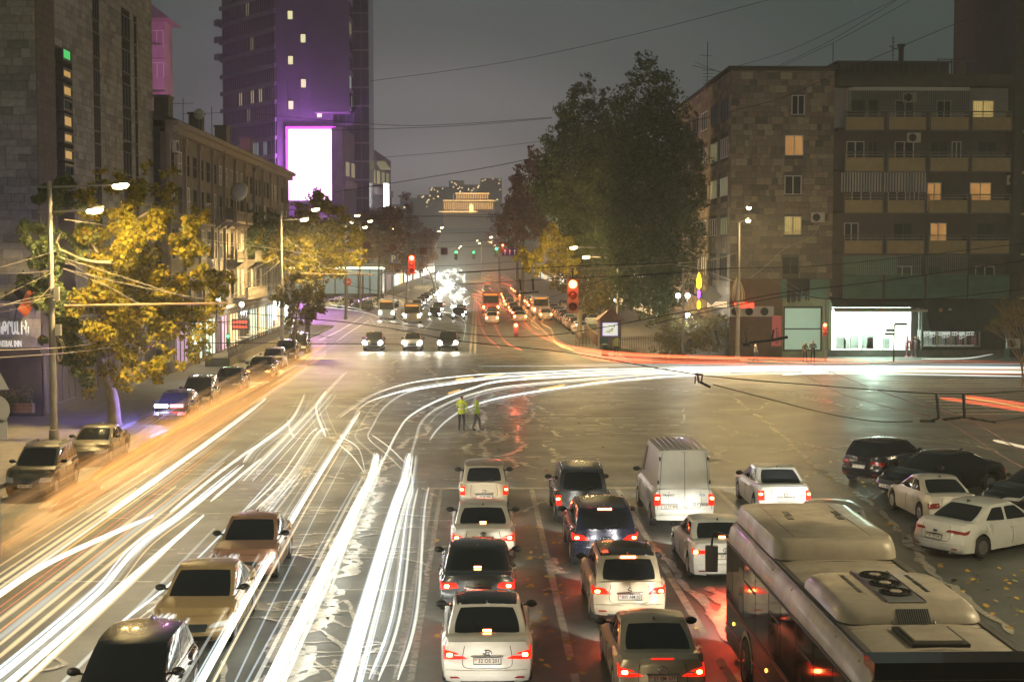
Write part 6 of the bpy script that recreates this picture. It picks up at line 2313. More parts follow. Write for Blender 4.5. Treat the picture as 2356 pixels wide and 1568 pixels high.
W_ = [('orange-lit wire from the first lamp post slanting down past the tree to the second', [(148, 505, 65), (235, 517, 68), (450, 548, 90), (650, 575, 128)], .03, M_wirel),
   ('upper of the paired wires crossing the yellow foliage', [(150, 603, 65), (300, 620, 76), (520, 645, 96), (648, 655, 128)], .022, M_wirel),
   ('lower of the paired wires crossing the yellow foliage', [(150, 606, 65), (300, 628, 76), (520, 648, 96), (648, 660, 128)], .022, M_wirel),
   ('stay wire dropping steeply from the post to the bracket tube', [(146, 618, 65), (240, 655, 65), (318, 697, 65)], .025, M_wirel),
   ('long stay wire dropping to the tube end', [(146, 618, 65), (300, 655, 65), (480, 690, 65)], .025, M_wirel),
   ('wire fanning left from the first post, highest', [(127, 578, 65), (60, 598, 60), (-20, 620, 55)], .018, M_wirel),
   ('wire fanning left from the first post, second', [(127, 622, 65), (50, 628, 60), (-20, 628, 50)], .02, M_wirel),
   ('wire fanning left from the first post, third', [(124, 625, 65), (60, 655, 60), (-20, 695, 55)], .016, M_wirel),
   ('wire fanning left from the first post, fourth', [(124, 680, 65), (60, 695, 60), (-20, 700, 55)], .02, M_wirel),
   ('wire fanning left from the first post, lowest', [(122, 676, 65), (50, 690, 60), (-20, 712, 55)], .02, M_wirel),
   ('crossing wire left of the first post', [(124, 652, 65), (70, 700, 62), (-20, 722, 60)], .016, M_wirel),
   ('pale wire sweeping from the lower left up to the second post', [(0, 805, 60), (180, 795, 66), (330, 762, 80), (640, 690, 128)], .022, M_wirel),
   ('pale wire just under the sweeping one', [(0, 822, 60), (200, 806, 66), (360, 776, 80), (560, 720, 110), (648, 682, 128)], .022, M_wirel),
   ('black wire falling gently behind the yellow tree', [(120, 690, 62), (350, 722, 80), (645, 760, 110), (760, 775, 128)], .025, M_wire),
   ('lit wire from the second post over the side street', [(655, 575, 128), (760, 590, 150), (880, 596, 200)], .03, M_wirel),
   ('stay of the second post, steep', [(655, 598, 128), (750, 628, 128), (850, 665, 128)], .03, M_wirel),
   ('second stay of the second post', [(655, 597, 128), (730, 612, 128), (860, 632, 128)], .03, M_wirel),
   ('bundle of cables between the old building and the second post, upper', [(500, 665, 105), (570, 625, 112), (640, 590, 128)], .035, M_wirel),
   ('bundle of cables between the old building and the second post, lower', [(515, 690, 105), (590, 645, 115), (645, 600, 128)], .035, M_wirel),
   ('long thin wire rising over the tower to the top of the picture', [(850, 187, 160), (1170, 142, 150), (1500, 70, 140), (1790, -6, 130)], .028, M_wire),
   ('thin wire across the mauve sky, left one', [(590, 262, 150), (880, 287, 150), (1040, 286, 150), (1270, 270, 150)], .03, M_wire),
   ('thin wire across the mauve sky, right one', [(690, 302, 150), (890, 296, 150), (1060, 289, 150), (1270, 272, 150)], .03, M_wire),
   ('faint wire over the far street', [(880, 362, 170), (1050, 348, 165), (1250, 325, 150)], .025, M_wire),
   ('heavy black wire from the tower podium up to the apartment block', [(770, 442, 150), (960, 412, 140), (1160, 378, 130), (1330, 338, 125), (1640, 268, 116), (1690, 254, 117)], .035, M_wire),
   ('wire rising from the block corner to the roof railings', [(1690, 254, 117), (1800, 225, 117), (1950, 160, 117), (2150, 75, 116), (2300, 15, 116)], .03, M_wire),
   ('roof wire rising to the upper right, first of three', [(1680, 157, 118), (1830, 110, 118), (2060, 0, 118)], .02, M_wire),
   ('roof wire rising to the upper right, second of three', [(1780, 157, 118), (1915, 92, 118), (2080, -10, 118)], .02, M_wire),
   ('roof wire rising to the upper right, third of three', [(1790, 157, 118), (1930, 92, 118), (2150, -30, 118)], .02, M_wire),
   ('wire from the right lamp post to the signal arm', [(1697, 580, 114), (1640, 597, 112), (1500, 610, 110), (1300, 622, 110)], .025, M_wirel),
   ('bright wire from the lamp post top across the stone wall', [(1722, 488, 114), (1790, 510, 116), (1860, 540, 117), (1915, 552, 117.8)], .028, M_wirel),
   ('lower bright wire from the lamp post', [(1706, 530, 114), (1800, 533, 116), (1920, 537, 117.6)], .025, M_wirel),
   ('sagging wire from the lamp post down to the shop corner', [(1703, 590, 114), (1770, 640, 114), (1850, 680, 114), (1900, 690, 113)], .025, M_wirel),
   ('second sagging wire from the lamp post to the shop corner', [(1703, 560, 114), (1800, 640, 114), (1895, 700, 113)], .02, M_wirel),
   ('wire running left from the lamp post past the diamond sign', [(1697, 650, 114), (1610, 618, 100), (1560, 610, 90)], .02, M_wirel),
   ('black carrier wire of the diamond sign', [(1400, 640, 62), (1640, 618, 60), (1900, 610, 58), (2356, 560, 55)], .016, M_wire),
   ('black trolley wire above the right kerb', [(1045, 655, 70), (1300, 640, 62), (1500, 632, 58), (1680, 617, 55)], .018, M_wire),
   ('black wire over the kiosk', [(880, 740, 60), (1200, 775, 55), (1560, 720, 50), (1790, 675, 48), (2000, 650, 46), (2356, 600, 44)], .018, M_wire),
   ('black wire drooping over the shopfront', [(1500, 745, 56), (1800, 682, 52), (1900, 687, 50), (2100, 690, 48), (2356, 665, 46)], .018, M_wire),
   ('black wire over the side street on the left', [(440, 788, 50), (700, 790, 48), (940, 792, 46)], .014, M_wire),
   ('long black span wire crossing the whole junction', [(560, 720, 40), (830, 745, 34), (1050, 783, 30), (1300, 810, 28), (1605, 861, 25), (1870, 885, 25), (2155, 905, 25), (2300, 902, 25), (2420, 895, 25)], .011, M_wire),
   ('lower black span wire from the clamp to the two insulators', [(1640, 884, 25), (1760, 915, 25), (1900, 950, 25), (2010, 968, 25), (2100, 969, 25)], .010, M_wire),
   ('lower span wire leaving to the right edge', [(2280, 968, 25), (2320, 965, 25), (2420, 948, 25)], .012, M_wire),
   ('trolley wire running diagonally under the insulators, left one', [(1790, 822, 60), (1900, 890, 44), (2040, 935, 32), (2160, 962, 25), (2300, 1045, 19), (2420, 1110, 16)], .009, mat('copper_wire', (0.20, 0.08, 0.05), 0.5, .3)),
   ('trolley wire running diagonally under the insulators, right one', [(1830, 822, 60), (2000, 890, 40), (2120, 930, 30), (2222, 962, 25), (2330, 1025, 20), (2420, 1075, 17)], .009, MATS.get('copper_wire') or M_wire),
   ('span wire high over the far street, first', [(850, 505, 170), (1000, 498, 170), (1150, 500, 160), (1230, 502, 150)], .03, M_wire),
   ('span wire high over the far street, second', [(840, 495, 180), (1000, 496, 180), (1200, 492, 170)], .03, M_wire),
   ('span wire over the far avenue, level with the green lights', [(820, 582, 200), (1000, 570, 200), (1200, 565, 190)], .03, M_wire),
   ('span wire over the far avenue, above the green lights', [(830, 560, 230), (1050, 556, 230), (1200, 545, 210)], .03, M_wire),
   ('span wire over the far avenue, passing the red light', [(800, 600, 180), (1000, 612, 180), (1200, 600, 170)], .03, M_wire),
   ('span wire over the far avenue, lowest one', [(780, 618, 160), (1000, 628, 160), (1260, 612, 150)], .03, M_wire),
   ('span wire over the far avenue, highest one', [(850, 540, 260), (1050, 536, 260), (1200, 530, 240)], .035, M_wire),
   ('wire crossing before the waiting cars', [(800, 655, 118), (950, 690, 118), (1050, 735, 118), (1130, 748, 110), (1250, 690, 100), (1400, 640, 95)], .022, M_wire)]
for k, (lab, pts, r, m) in enumerate(W_):
 wire(lab, pts, r, m)
wire('white cable hanging in a loop from the air conditioner across the stone wall', [(1886, 515, 117.6), (1868, 545, 117.5), (1830, 560, 117.4), (1800, 575, 117.4), (1770, 605, 117.3), (1725, 640, 117.2)], .03, mat('white_cable', (.5, .48, .42), .6), group=None)
def insul(label, pts_sticks, Y=25):
 P0 = at(*pts_sticks[0][0], Y)
 t = thing('wire_insulator', label, 'insulator', tuple(P0))
 for a, c, r in pts_sticks:
  b = MB()
  pa, pc = at(*a, Y) - P0, at(*c, Y) - P0
  n = 5
  b.tube([pa.lerp(pc, i / n) for i in range(n + 1)], [r * (1 if i % 2 else .82) for i in range(n + 1)], 8)
  b.build('rod', M_trim, t)
 return t
insul('pair of vertical insulators with coupled dark rods hanging over the right side road', [((2155, 905), (2160, 962), .033), ((2217, 905), (2219, 962), .033), ((2166, 965), (2210, 960), .028), ((2232, 961), (2290, 970), .026), ((2116, 968), (2150, 968), .02), ((2142, 966), (2160, 962), .016), ((2210, 958), (2232, 961), .014)])
insul('small clamp with eyelet on the black wire above the sunlit-looking asphalt', [((1604, 857), (1608, 880), .022), ((1600, 864), (1599, 882), .012), ((1598, 860), (1617, 862), .022), ((1616, 862), (1614, 878), .014), ((1610, 878), (1634, 890), .026)])
insul('row of dark trolley insulators before the corner shop', [((1715, 762), (1718, 788), .03), ((1780, 758), (1776, 782), .03), ((1708, 793), (1724, 792), .06), ((1724, 788), (1772, 783), .04), ((1772, 783), (1812, 775), .045), ((1645, 760), (1656, 793), .04)], 40)
insul('dark trolley hangers left of the red signal', [((1196, 642), (1198, 668), .04), ((1225, 640), (1227, 668), .04), ((1185, 676), (1240, 671), .03), ((1325, 660), (1328, 690), .02)], 56)
M_sig = mat('signal_housing', (0.10, 0.10, 0.09), 0.5)
M_sigr = mat('red_signal_glow', (1, .3, .2), .3, emit=(1.0, 0.16, 0.05), es=16)
M_siggr = mat('green_signal_glow', (.2, 1, .4), .3, emit=(0.05, 1.0, 0.30), es=5)
M_sigoff = mat('signal_lens_off', (0.10, 0.05, 0.03), 0.15)
def signal(label, p, w, rz=0, lit=0, hm=None, glow=M_sigr, pole=None, back=False, light=0):
 """three-lens head, top at p; lit = index of the burning lens"""
 t = thing('traffic_light', label, 'traffic light', tuple(p), rz)
 b = MB()
 b.box(-w / 2, w / 2, -.02, w * .55, -w * 3.05, 0)
 b.build('housing', hm or M_sig, t)
 for k in range(3):
  zc = -w * (.52 + k)
  b = MB()
  b.lathe([(0.0, -.05), (w * .25, -.045), (w * .36, -.025)], 20, 'Y', (0, 0, zc))
  b.build('lens', glow if k == lit else M_sigoff, t)
  b = MB()
  n = 10
  for i in range(n):
   a0, a1 = math.pi * (-.12 + 1.24 * i / n), math.pi * (-.12 + 1.24 * (i + 1) / n)
   r_ = w * .42
   b.face([(r_ * math.cos(a0), -.02, zc + r_ * math.sin(a0)), (r_ * math.cos(a1), -.02, zc + r_ * math.sin(a1)), (r_ * math.cos(a1), -.02 - w * .45, zc + r_ * math.sin(a1)), (r_ * math.cos(a0), -.02 - w * .45, zc + r_ * math.sin(a0))])
  b.build('visor', hm or M_sig, t)
 if light:
  zc = -w * (.52 + lit)
  lamp_light('signal_light', (0, -.7, zc - .1), (1, .10, .04) if glow is M_sigr else (.05, 1, .3), light, .2, t)
 return t
pr = at(1318, 640, 50)
signal('big red traffic light hanging over the stop line', (pr.x, 50, pr.z), 0.40, hm=mat('amber_brown_housing', (0.20, 0.13, 0.07), 0.5), light=60)
b = MB()
b.tube([(pr.x, 50.1, pr.z), (pr.x, 50.1, pr.z + .35)], .03, 6)
tag(b.build('signal_hanger', M_dsteel), 'short hanger rod above the big red light', 'hanger')
wire('carrier wire from which the big red light hangs', [(1050, 628, 50), (1318, 612, 50.1), (1560, 605, 50)], .014, M_wire)
pr = at(947, 586, 82)
signal('red traffic light glowing on its red-lit body over the oncoming lanes', (pr.x, 82, pr.z), 0.36, hm=mat('red_lit_housing', (0.25, 0.04, 0.03), 0.5, emit=(1, .04, .02), es=.3), light=150)  # red light on the housing put in as colour and emission
pr = at(1166, 572, 104)
signal('small red traffic light above the blue arrow board', (pr.x - .3, 104, pr.z + .35), 0.20, light=60)
for (px, py, Y, g, lab) in [(1049, 576, 210, M_siggr, 'green traffic light left of the centre, far'), (1142, 568, 170, M_siggr, 'green traffic light right of the centre, near the trees'), (1090, 577, 330, M_siggr, 'tiny green light at the end of the street'), (525, 768, 108, M_siggr, 'green pedestrian light by the terrace')]:
 q = at(px, py, Y)
 signal(lab, tuple(q), .0014 * Y + .16, glow=g, light=30)
for (px, py, Y, lab) in [(1898, 742, 108, 'red pedestrian light at the shop corner'), (1187, 742, 100, 'faint red light by the kiosk'), ]:
 q = at(px, py, Y)
 signal(lab, (q.x, Y, q.z), .34, light=200)
q0 = gnd(1571, 826)
SP = thing('signal_post', 'thin steel signal post with arm in front of the apartment block', 'signal post', (q0.x, q0.y, 0.13))
zt_ = at(1571, 620, q0.y).z
b = MB()
b.tube([(0, 0, 0), (0, 0, zt_)], .10, 8)
b.tube([(.0, -.02, zt_ - .4), (1.45, 0, zt_ - .75)], .07, 6)
b.tube([(.0, -.02, zt_ - 1.2), (.95, 0, zt_ - 1.3)], .04, 6)
b.build('post', M_steel, SP)
signal('traffic light seen from the side on the arm of the steel post', (q0.x + 1.5, q0.y, zt_ + .05), .44, R(90), lit=2, glow=M_siggr, hm=mat('beige_housing', (0.35, 0.28, 0.16), .5))
q1 = gnd(1899, 833)
b = MB()
b.tube([(q1.x, q1.y, .13), (q1.x, q1.y, at(1899, 665, q1.y).z)], .09, 8)
tag(b.build('signal_post', M_post), 'thin pale post at the corner of the bright shop', 'post')
q1 = gnd(2056, 835)
b = MB()
b.tube([(0, 0, 0), (0, 0, 3.0)], .06, 8)
SG2 = thing('signpost', 'dark direction signpost before the bright shopfront', 'signpost', (q1.x, q1.y, .13))
b.build('post', M_dsteel, SG2)
for z, w, s_ in ((2.9, 1.0, 1), (2.4, .7, -1), (2.1, .8, -1)):
 b = MB()
 b.box(0 if s_ > 0 else -w, w if s_ > 0 else 0, -.1, -.06, z, z + .2)
 b.build('sign_arm', M_dsteel, SG2)
q = at(1637, 680, 60)
DS = thing('road_sign', 'grey diamond road sign hanging from the black wire before the apartment block', 'road sign', tuple(q))
for s_, dy, m in ((.43, 0, mat('sign_grey', (0.38, 0.36, 0.33), .5)), (.27, -.025, mat('sign_beige', (0.42, 0.37, 0.28), .5))):
 b = MB()
 b.add([(-s_, dy, 0), (0, dy, -s_), (s_, dy, 0), (0, dy, s_), (-s_, dy + .02, 0), (0, dy + .02, -s_), (s_, dy + .02, 0), (0, dy + .02, s_)], [(0, 1, 2, 3), (7, 6, 5, 4), (0, 4, 5, 1), (1, 5, 6, 2), (2, 6, 7, 3), (3, 7, 4, 0)])
 b.build('diamond_plate', m, DS)
b = MB()
b.tube([(0, .03, .40), (0, .03, 1.13)], .014, 6)
b.build('hanger_rod', M_dsteel, DS)
q = at(667, 672, 126)
t = thing('road_sign', 'grey diamond road sign back on a thin post beside the second lamp post', 'road sign', (q.x, 126, .13))
b = MB()
s_ = .72
zz = q.z
b.add([(-s_, 0, zz), (0, 0, zz - s_), (s_, 0, zz), (0, 0, zz + s_)], [(0, 1, 2, 3)])
b.build('diamond_plate', MATS['sign_grey'], t)
b = MB()
b.tube([(0, .05, 0), (0, .05, zz + .3)], .05, 6)
b.build('post', M_steel, t)
q = at(1173, 580, 104)
t = thing('lane_sign', 'blue board with three white upward arrows over the avenue', 'road sign', tuple(q))
b = MB()
b.box(-.56, .56, 0, .04, -.26, .26)
b.build('board', mat('sign_blue', (0.02, 0.03, 0.16), .4), t)
for k in (-1, 0, 1):
 b = MB()
 x = k * .35
 b.box(x - .025, x + .025, -.02, -.003, -.2, .08)
 b.face([(x - .09, -.012, .07), (x + .09, -.012, .07), (x, -.012, .21)])
 b.build('arrow', mat('sign_white', (.7, .68, .62), .4), t)
for px, py, lab in [(843, 565, 'square sign back hanging over the side street, farthest left'), (904, 570, 'reddish square sign back left of the red light'), (974, 577, 'reddish square sign back right of the red light'), (1022, 578, 'red-lit square sign back nearest the centre line')]:
 q = at(px, py, 118)
 b = MB()
 b.cbox((0, 0, 0), (.56, .04, .56))
 tag(b.build('hanging_sign', mat('red_brown_back', (0.25, 0.12, 0.10), .6), loc=tuple(q)), lab, 'road sign')
q = at(799, 650, 215)
t = thing('road_sign', 'round red no-entry sign with white bar before the pavilion', 'road sign', (q.x, 215, .13))
b = MB()
b.lathe([(0, -.03), (.62, -.03), (.62, 0), (0, 0)], 20, 'Y', (0, 0, q.z))
b.build('disc', mat('sign_red', (0.55, 0.04, 0.03), .4, emit=(1, .05, .03), es=.15), t)
b = MB()
b.box(-.45, .45, -.06, -.035, q.z - .09, q.z + .09)
b.build('bar', MATS['sign_white'], t)
b = MB()
b.tube([(0, .05, 0), (0, .05, q.z)], .07, 6)
b.build('post', M_post, t)
q = at(905, 597, 235)
t = thing('road_sign', 'blue parking sign with a pale letter P over the far pavement', 'road sign', (q.x, 235, .13))
b = MB()
b.box(-.75, .75, -.02, .03, q.z - .75, q.z + .75)
b.build('board', MATS['sign_blue'], t)
text('P', 1.5, t, (0, -.04, q.z - .05), m=MATS['sign_white'], ext=.01)
b = MB()
b.tube([(0, .08, 0), (0, .08, q.z - .7)], .07, 6)
b.build('post', M_post, t)
q = at(-2, 960, 40)
t = thing('road_sign', 'grey triangle, disc and plate on one post at the left edge', 'road sign', (q.x - .12, 40, 0))
b = MB()
b.face([(-.1, 0, at(0, 896, 40).z), (.42, 0, at(0, 896, 40).z), (.12, 0, at(0, 848, 40).z)])
b.build('triangle_plate', MATS['sign_grey'], t)
b = MB()
b.lathe([(0, 0), (.42, 0), (.42, .02), (0, .02)], 24, 'Y', (0.0, 0, at(0, 942, 40).z))
b.build('disc_plate', MATS['sign_grey'], t)
b = MB()
b.box(-.2, .34, 0, .02, at(0, 1010, 40).z, at(0, 965, 40).z)
b.build('square_plate', MATS['sign_grey'], t)
b = MB()
b.tube([(.05, .06, 0), (.05, .06, at(0, 850, 40).z)], .035, 6)
b.build('post', M_steel, t)
q = gnd(1404, 806)
KK = thing('kiosk', 'brown kiosk with pitched roof and a lit poster panel on the right pavement', 'kiosk', (q.x, q.y, .13))
u = q.y / FP
b = MB()
b.box(-25 * u, 25 * u, 0, 2.0, 0, 68 * u)
b.build('body', mat('kiosk_brown', (0.14, 0.10, 0.08), .7), KK)
b = MB()
b.add([(-33 * u, -.5, 66 * u), (35 * u, -.5, 66 * u), (35 * u, 2.4, 66 * u), (-33 * u, 2.4, 66 * u), (2 * u, .4, 92 * u), (2 * u, 1.6, 92 * u)], [(0, 3, 2, 1), (0, 1, 4), (1, 2, 5, 4), (2, 3, 5), (3, 0, 4, 5)])
b.build('roof', mat('kiosk_roof', (0.18, 0.09, 0.07), .7), KK)
for i in range(14):
 x = (-30 + i * 4.6) * u
 zt2 = 66 * u + (1 - abs(x / u - 2) / 34) * 26 * u
 b = MB()
 b.bar((x, -.52, 66 * u), (x * .1 + 2 * u * .9, .38, 66 * u + 26 * u), .04, .05)
 b.build('roof_batten', MATS['kiosk_roof'], KK)
b = MB()
b.box(-18 * u, 17 * u, -.12, -.02, 31 * u, 66 * u - .2)
fr = b.build('poster_frame', mat('lilac_light_frame', (.5, .5, .8), .5, emit=(0.5, 0.45, 0.85), es=.9), KK)
b = MB()
b.box(-15 * u, 14.5 * u, -.16, -.125, 33 * u, 64 * u - .2)
b.build('poster', mat('lit_poster', (.8, .85, .7), .5, emit=(0.80, 0.85, 0.62), es=.85, noise=(1.6, 4)), fr)
for k, (x0, z0, w, h) in enumerate([(-12, 38, 12, 2), (-10, 41, 16, 1.6), (2, 46, 5, 3), (7, 50, 3, 5), (-3, 44, 8, 2)]):
 b = MB()
 b.box(x0 * u, (x0 + w) * u, -.18, -.165, z0 * u, (z0 + h) * u)
 b.build('poster_mark', mat('poster_ink', island=[(0.35, 0.38, 0.45), (0.5, 0.3, 0.2)], rough=.5), fr)
b = MB()
b.box(-25 * u, -6 * u, -.1, -.02, 0, 28 * u)
b.build('green_door', mat('kiosk_green', (0.03, 0.09, 0.06), .6), KK)
def picket(label, x0, y0, x1, y1, h=1.05, m=None):
 a, c = gnd(x0, y0), gnd(x1, y1)
 t = thing('picket_fence', label, 'fence', (a.x, a.y, .13))
 d = c - a
 n = max(3, int(d.length / .28))
 mm = m or mat('fence_rust', (0.16, 0.10, 0.07), .7)
 b = MB()
 b.bar((0, 0, h * .3), d + Vector((0, 0, h * .3)), .04)
 b.bar((0, 0, h * .8), d + Vector((0, 0, h * .8)), .04)
 b.build('rail', mm, t)
 b = MB()
 for i in range(n + 1):
  q = d * (i / n)
  b.box(q.x - .03, q.x + .03, q.y - .015, q.y + .015, 0, h)
  b.face([(q.x - .03, q.y, h), (q.x + .03, q.y, h), (q.x, q.y, h + .08)])
 o = b.build('pickets', mm, t)
 o['kind'] = 'stuff'
 return t
picket('rusty picket fence running back from the kiosk beside the parked cars', 1380, 806, 1310, 735)
picket('short picket fence left of the kiosk', 1325, 800, 1380, 800)
picket('picket fence right of the kiosk towards the big trunk', 1432, 806, 1500, 800)
picket('low railing right of the big plane trunk', 1500, 808, 1570, 812)
for px, py, m, lab in [(1392, 822, 'kiosk_green', 'dark green bin at the foot of the kiosk'), (1580, 815, 'kiosk_brown', 'dark box behind the steel post')]:
 q = gnd(px, py)
 b = MB()
 b.lathe([(.30, 0), (.36, .9), (.38, .9), (.36, .96), (.1, 1.05), (0, 1.05)], 12)
 tag(b.build('litter_bin', MATS[m], loc=(q.x, q.y, .13)), lab, 'bin')
q = at(1788, 763, 116.5)
t = thing('banner', 'pink vertical banner with dark lettering left of the green window', 'banner', (q.x, 116.6, .13))
b = MB()
b.box(-.38, .38, 0, .25, 1.0, 3.5)
b.build('panel', mat('banner_pink', (0.55, 0.13, 0.15), .5, emit=(1, .2, .2), es=.10), t)
text('team+', .52, t, (0, -.02, 1.9), rot=(math.pi / 2, -math.pi / 2, 0), m=M_ink, ext=.01)
for px, w, h, lab in [(1820, .7, 2.0, 'long dark trousers drying on the line above the green window, left'), (1834, .75, 1.9, 'dark trousers drying on the line, second'), (1846, .65, 1.4, 'dark shirt drying on the line'), (1858, .4, 1.8, 'narrow dark cloth drying at the line end')]:
 q = at(px, 641, YB - .9)
 b = MB()
 b.add([(-w / 2, 0, 0), (w / 2, 0, 0), (w / 2 * .8, .03, -h), (w * .05, -.02, -h * .97), (0, 0, -h * .45), (-w * .1, .02, -h), (-w / 2 * .9, 0, -h * .96)], [(0, 6, 5, 4), (0, 4, 1), (1, 4, 3, 2)])
 tag(b.build('laundry', mat('dark_cloth', (0.02, 0.02, 0.03), .8), loc=tuple(q)), lab, 'laundry')
b = MB()
qa, qb = at(1800, 641, YB - .9), at(1915, 641, YB - .9)
b.box(qa.x, qb.x, YB - .15, YB - .1, at(1, 688, YB).z, at(1, 643, YB).z)
tag(b.build('green_wall_panel', M_green), 'green sheet panel behind the drying clothes', 'panel')
for px, py, h, lab in [(568, 762, 6.6, 'reddish lit round column standing in the small tree'), (677, 722, 6.5, 'grey column left of the kerb corner'), (835, 693, 5.2, 'pale striped bollard post by the side street')]:
 q = gnd(px + 0, py)
 b = MB()
 b.lathe([(.28, 0), (.26, .3), (.2, h), (0, h)], 10)
 tag(b.build('street_column', M_post, loc=(q.x, q.y, .0)), lab, 'post')
for px, py, Y, lab in [(1471 - 12, 655, 150, 'bright white globe cluster behind the big trunk'), (1560, 680, 121, 'white globe lamp on the thin steel post, left'), (1582, 680, 121, 'white globe lamp on the thin steel post, right'), (1582, 725, 120, 'small white lamp low on the steel post'),
        (446, 785, 95, 'white lantern at the cafe door under the tree'), (556, 700, 125, 'greenish white lantern left of the shops'), (486, 637, 118, 'white lantern cluster on the old building, top'), (468, 694, 118, 'white lantern on the old building, left'), (480, 694, 119, 'white lantern on the old building, middle'), (503, 688, 120, 'white lantern on the old building, right')]:
 q = at(px, py, Y)
 t = thing('globe_lamp', lab, 'lamp', tuple(q))
 b = MB()
 b.lathe([(0, -.22), (.16, -.16), (.22, 0), (.16, .16), (0, .22)], 12)
 b.build('globe', mat('white_globe', (1, 1, 1), .3, emit=(0.92, 1.0, 0.95), es=12), t, smooth=True)
 b = MB()
 b.tube([(0, 0, -.2), (0, .1, -.6), (0, .5, -.7)], .03, 5)
 b.build('bracket', M_dsteel, t)
 lamp_light('globe_light', (q.x, Y - .3, q.z - .3), (.9, 1, .95), 260, .2)
for px, py, c, lab in [(1712, 702, 'r', 'red lit shop sign behind the shrubs'), (1690 - 40, 700, 'w', 'pale lit shop sign left of the red one')]:
 q = at(px, py, YB - .3)
 b = MB()
 b.cbox((0, 0, 0), (1.6, .2, .45))
 tag(b.build('shop_sign', M_neonr if c == 'r' else M_warmshop, loc=tuple(q)), lab, 'sign')
q = at(1608, 660, 117)
t = thing('flame_sign', 'glowing yellow and violet flame-shaped shop sign', 'sign', tuple(q))
b = MB()
b.lathe([(0, -.2), (.2, 0), (.22, .5), (.1, 1.0), (0, 1.2)], 10)
b.build('flame', mat('yellow_neon', (1, .8, .1), .4, emit=(1.0, .62, .02), es=3.5), t, smooth=True)
b = MB()
b.lathe([(0, -1.0), (.13, -.8), (.14, -.4), (0, -.21)], 8)
b.build('violet_tail', mat('violet_neon', (.5, .2, 1), .4, emit=(.45, .12, .9), es=2.5), t, smooth=True)
b = MB()
b.lathe([(0, -1.9), (.14, -1.7), (.14, -1.3), (0, -1.05)], 8)
b.build('amber_tail', MATS['yellow_neon'], t, smooth=True)
for px, py0, py1, Y, w, lab in [(1628, 97, 195, 122, 2.6, 'tall rooftop aerial with wide crossed rods left of the stone block'), (2055, 84, 130, 120, .7, 'short aerial on the roof house'), (1917, 100, 157, 118, .0, 'bare pipe mast at the roof corner')]:
 p0, p1_ = at(px, py0, Y), at(px, py1 + (10 if w > 1 else 0), Y)
 t = thing('roof_aerial', lab, 'aerial', (p0.x, Y, p1_.z))
 h = p0.z - p1_.z
 b = MB()
 b.tube([(0, 0, -.3), (0, 0, h)], .035, 5)
 b.build('mast', M_dsteel, t)
 if w:
  b = MB()
  b.bar((-w * .5, 0, h * .50), (w * .6, 0, h * .34), .04)
  b.bar((-w * .4, .2, h * .58), (w * .75, -.2, h * .26), .03)
  for i in range(6):
   b.bar((-w * .16, 0, h * .04 + i * .28), (w * .22, 0, h * .05 + i * .28), .03)
  b.bar((-w * .25, 0, h * .72), (w * .2, 0, h * .70), .03)
  b.build('crossbars', M_dsteel, t)
# ================================================================ the bus
BX0, BX1, BYF, BYR, BH = 5.28, 7.86, 30.0, 19.0, 2.92
BW, BL = BX1 - BX0, BYF - BYR
BUS = thing('city_bus', 'cream-roofed city bus with dark reflecting side windows in the lower right corner', 'bus', ((BX0 + BX1) / 2, (BYF + BYR) / 2, 0))
M_bus = mat('bus_cream', (0.34, 0.30, 0.235), 0.5, noise=(1.6, 9), col2=(0.23, 0.20, 0.16), coat=.15, rvar=.15)
M_busd = mat('bus_side_dark', (0.05, 0.03, 0.028), 0.18, coat=.6)
M_busg = mat('bus_window', (0.03, 0.015, 0.013), 0.06, spec=.9)
M_bgasket = mat('bus_gasket', (0.02, 0.02, 0.018), .6)
hw, hl = BW / 2, BL / 2
def section(yy, k=1.0):
 """half outline of the bus body, from the sill up over the cove to the roof"""
 return [(hw * k, .35), (hw * k, 1.05), (hw * k, 2.35), (hw * .99 * k, 2.62), (hw * .955 * k, 2.80), (hw * .90 * k, 2.885), (hw * .84 * k, BH), (hw * .5 * k, BH + .035), (0, BH + .05)]
b = MB()
st = [(-hl, .97, -.04), (-hl + .12, 1, 0), (-1, 1, 0), (1, 1, 0), (hl - .5, 1, 0), (hl - .12, .97, -.03), (hl, .90, -.12)]
rows_ = []
for (y, k, dz) in st:
 half = section(y, k)
 pts = [(x, y, z + (dz if z > 2 else 0)) for x, z in half] + [(-x, y, z + (dz if z > 2 else 0)) for x, z in reversed(half[:-1])]
 rows_.append(len(b.v))
 b.v.extend(pts)
n = len(pts)
for i in range(len(st) - 1):
 for k in range(n - 1):
  b.f.append((rows_[i] + k, rows_[i + 1] + k, rows_[i + 1] + k + 1, rows_[i] + k + 1))
  b.m.append(0)
b.f.append(tuple(rows_[0] + k for k in range(n)))
b.m.append(0)
b.f.append(tuple(rows_[-1] + k for k in reversed(range(n))))
b.m.append(0)
body_ = autosmooth(b.build('body', M_bus, BUS), 40)
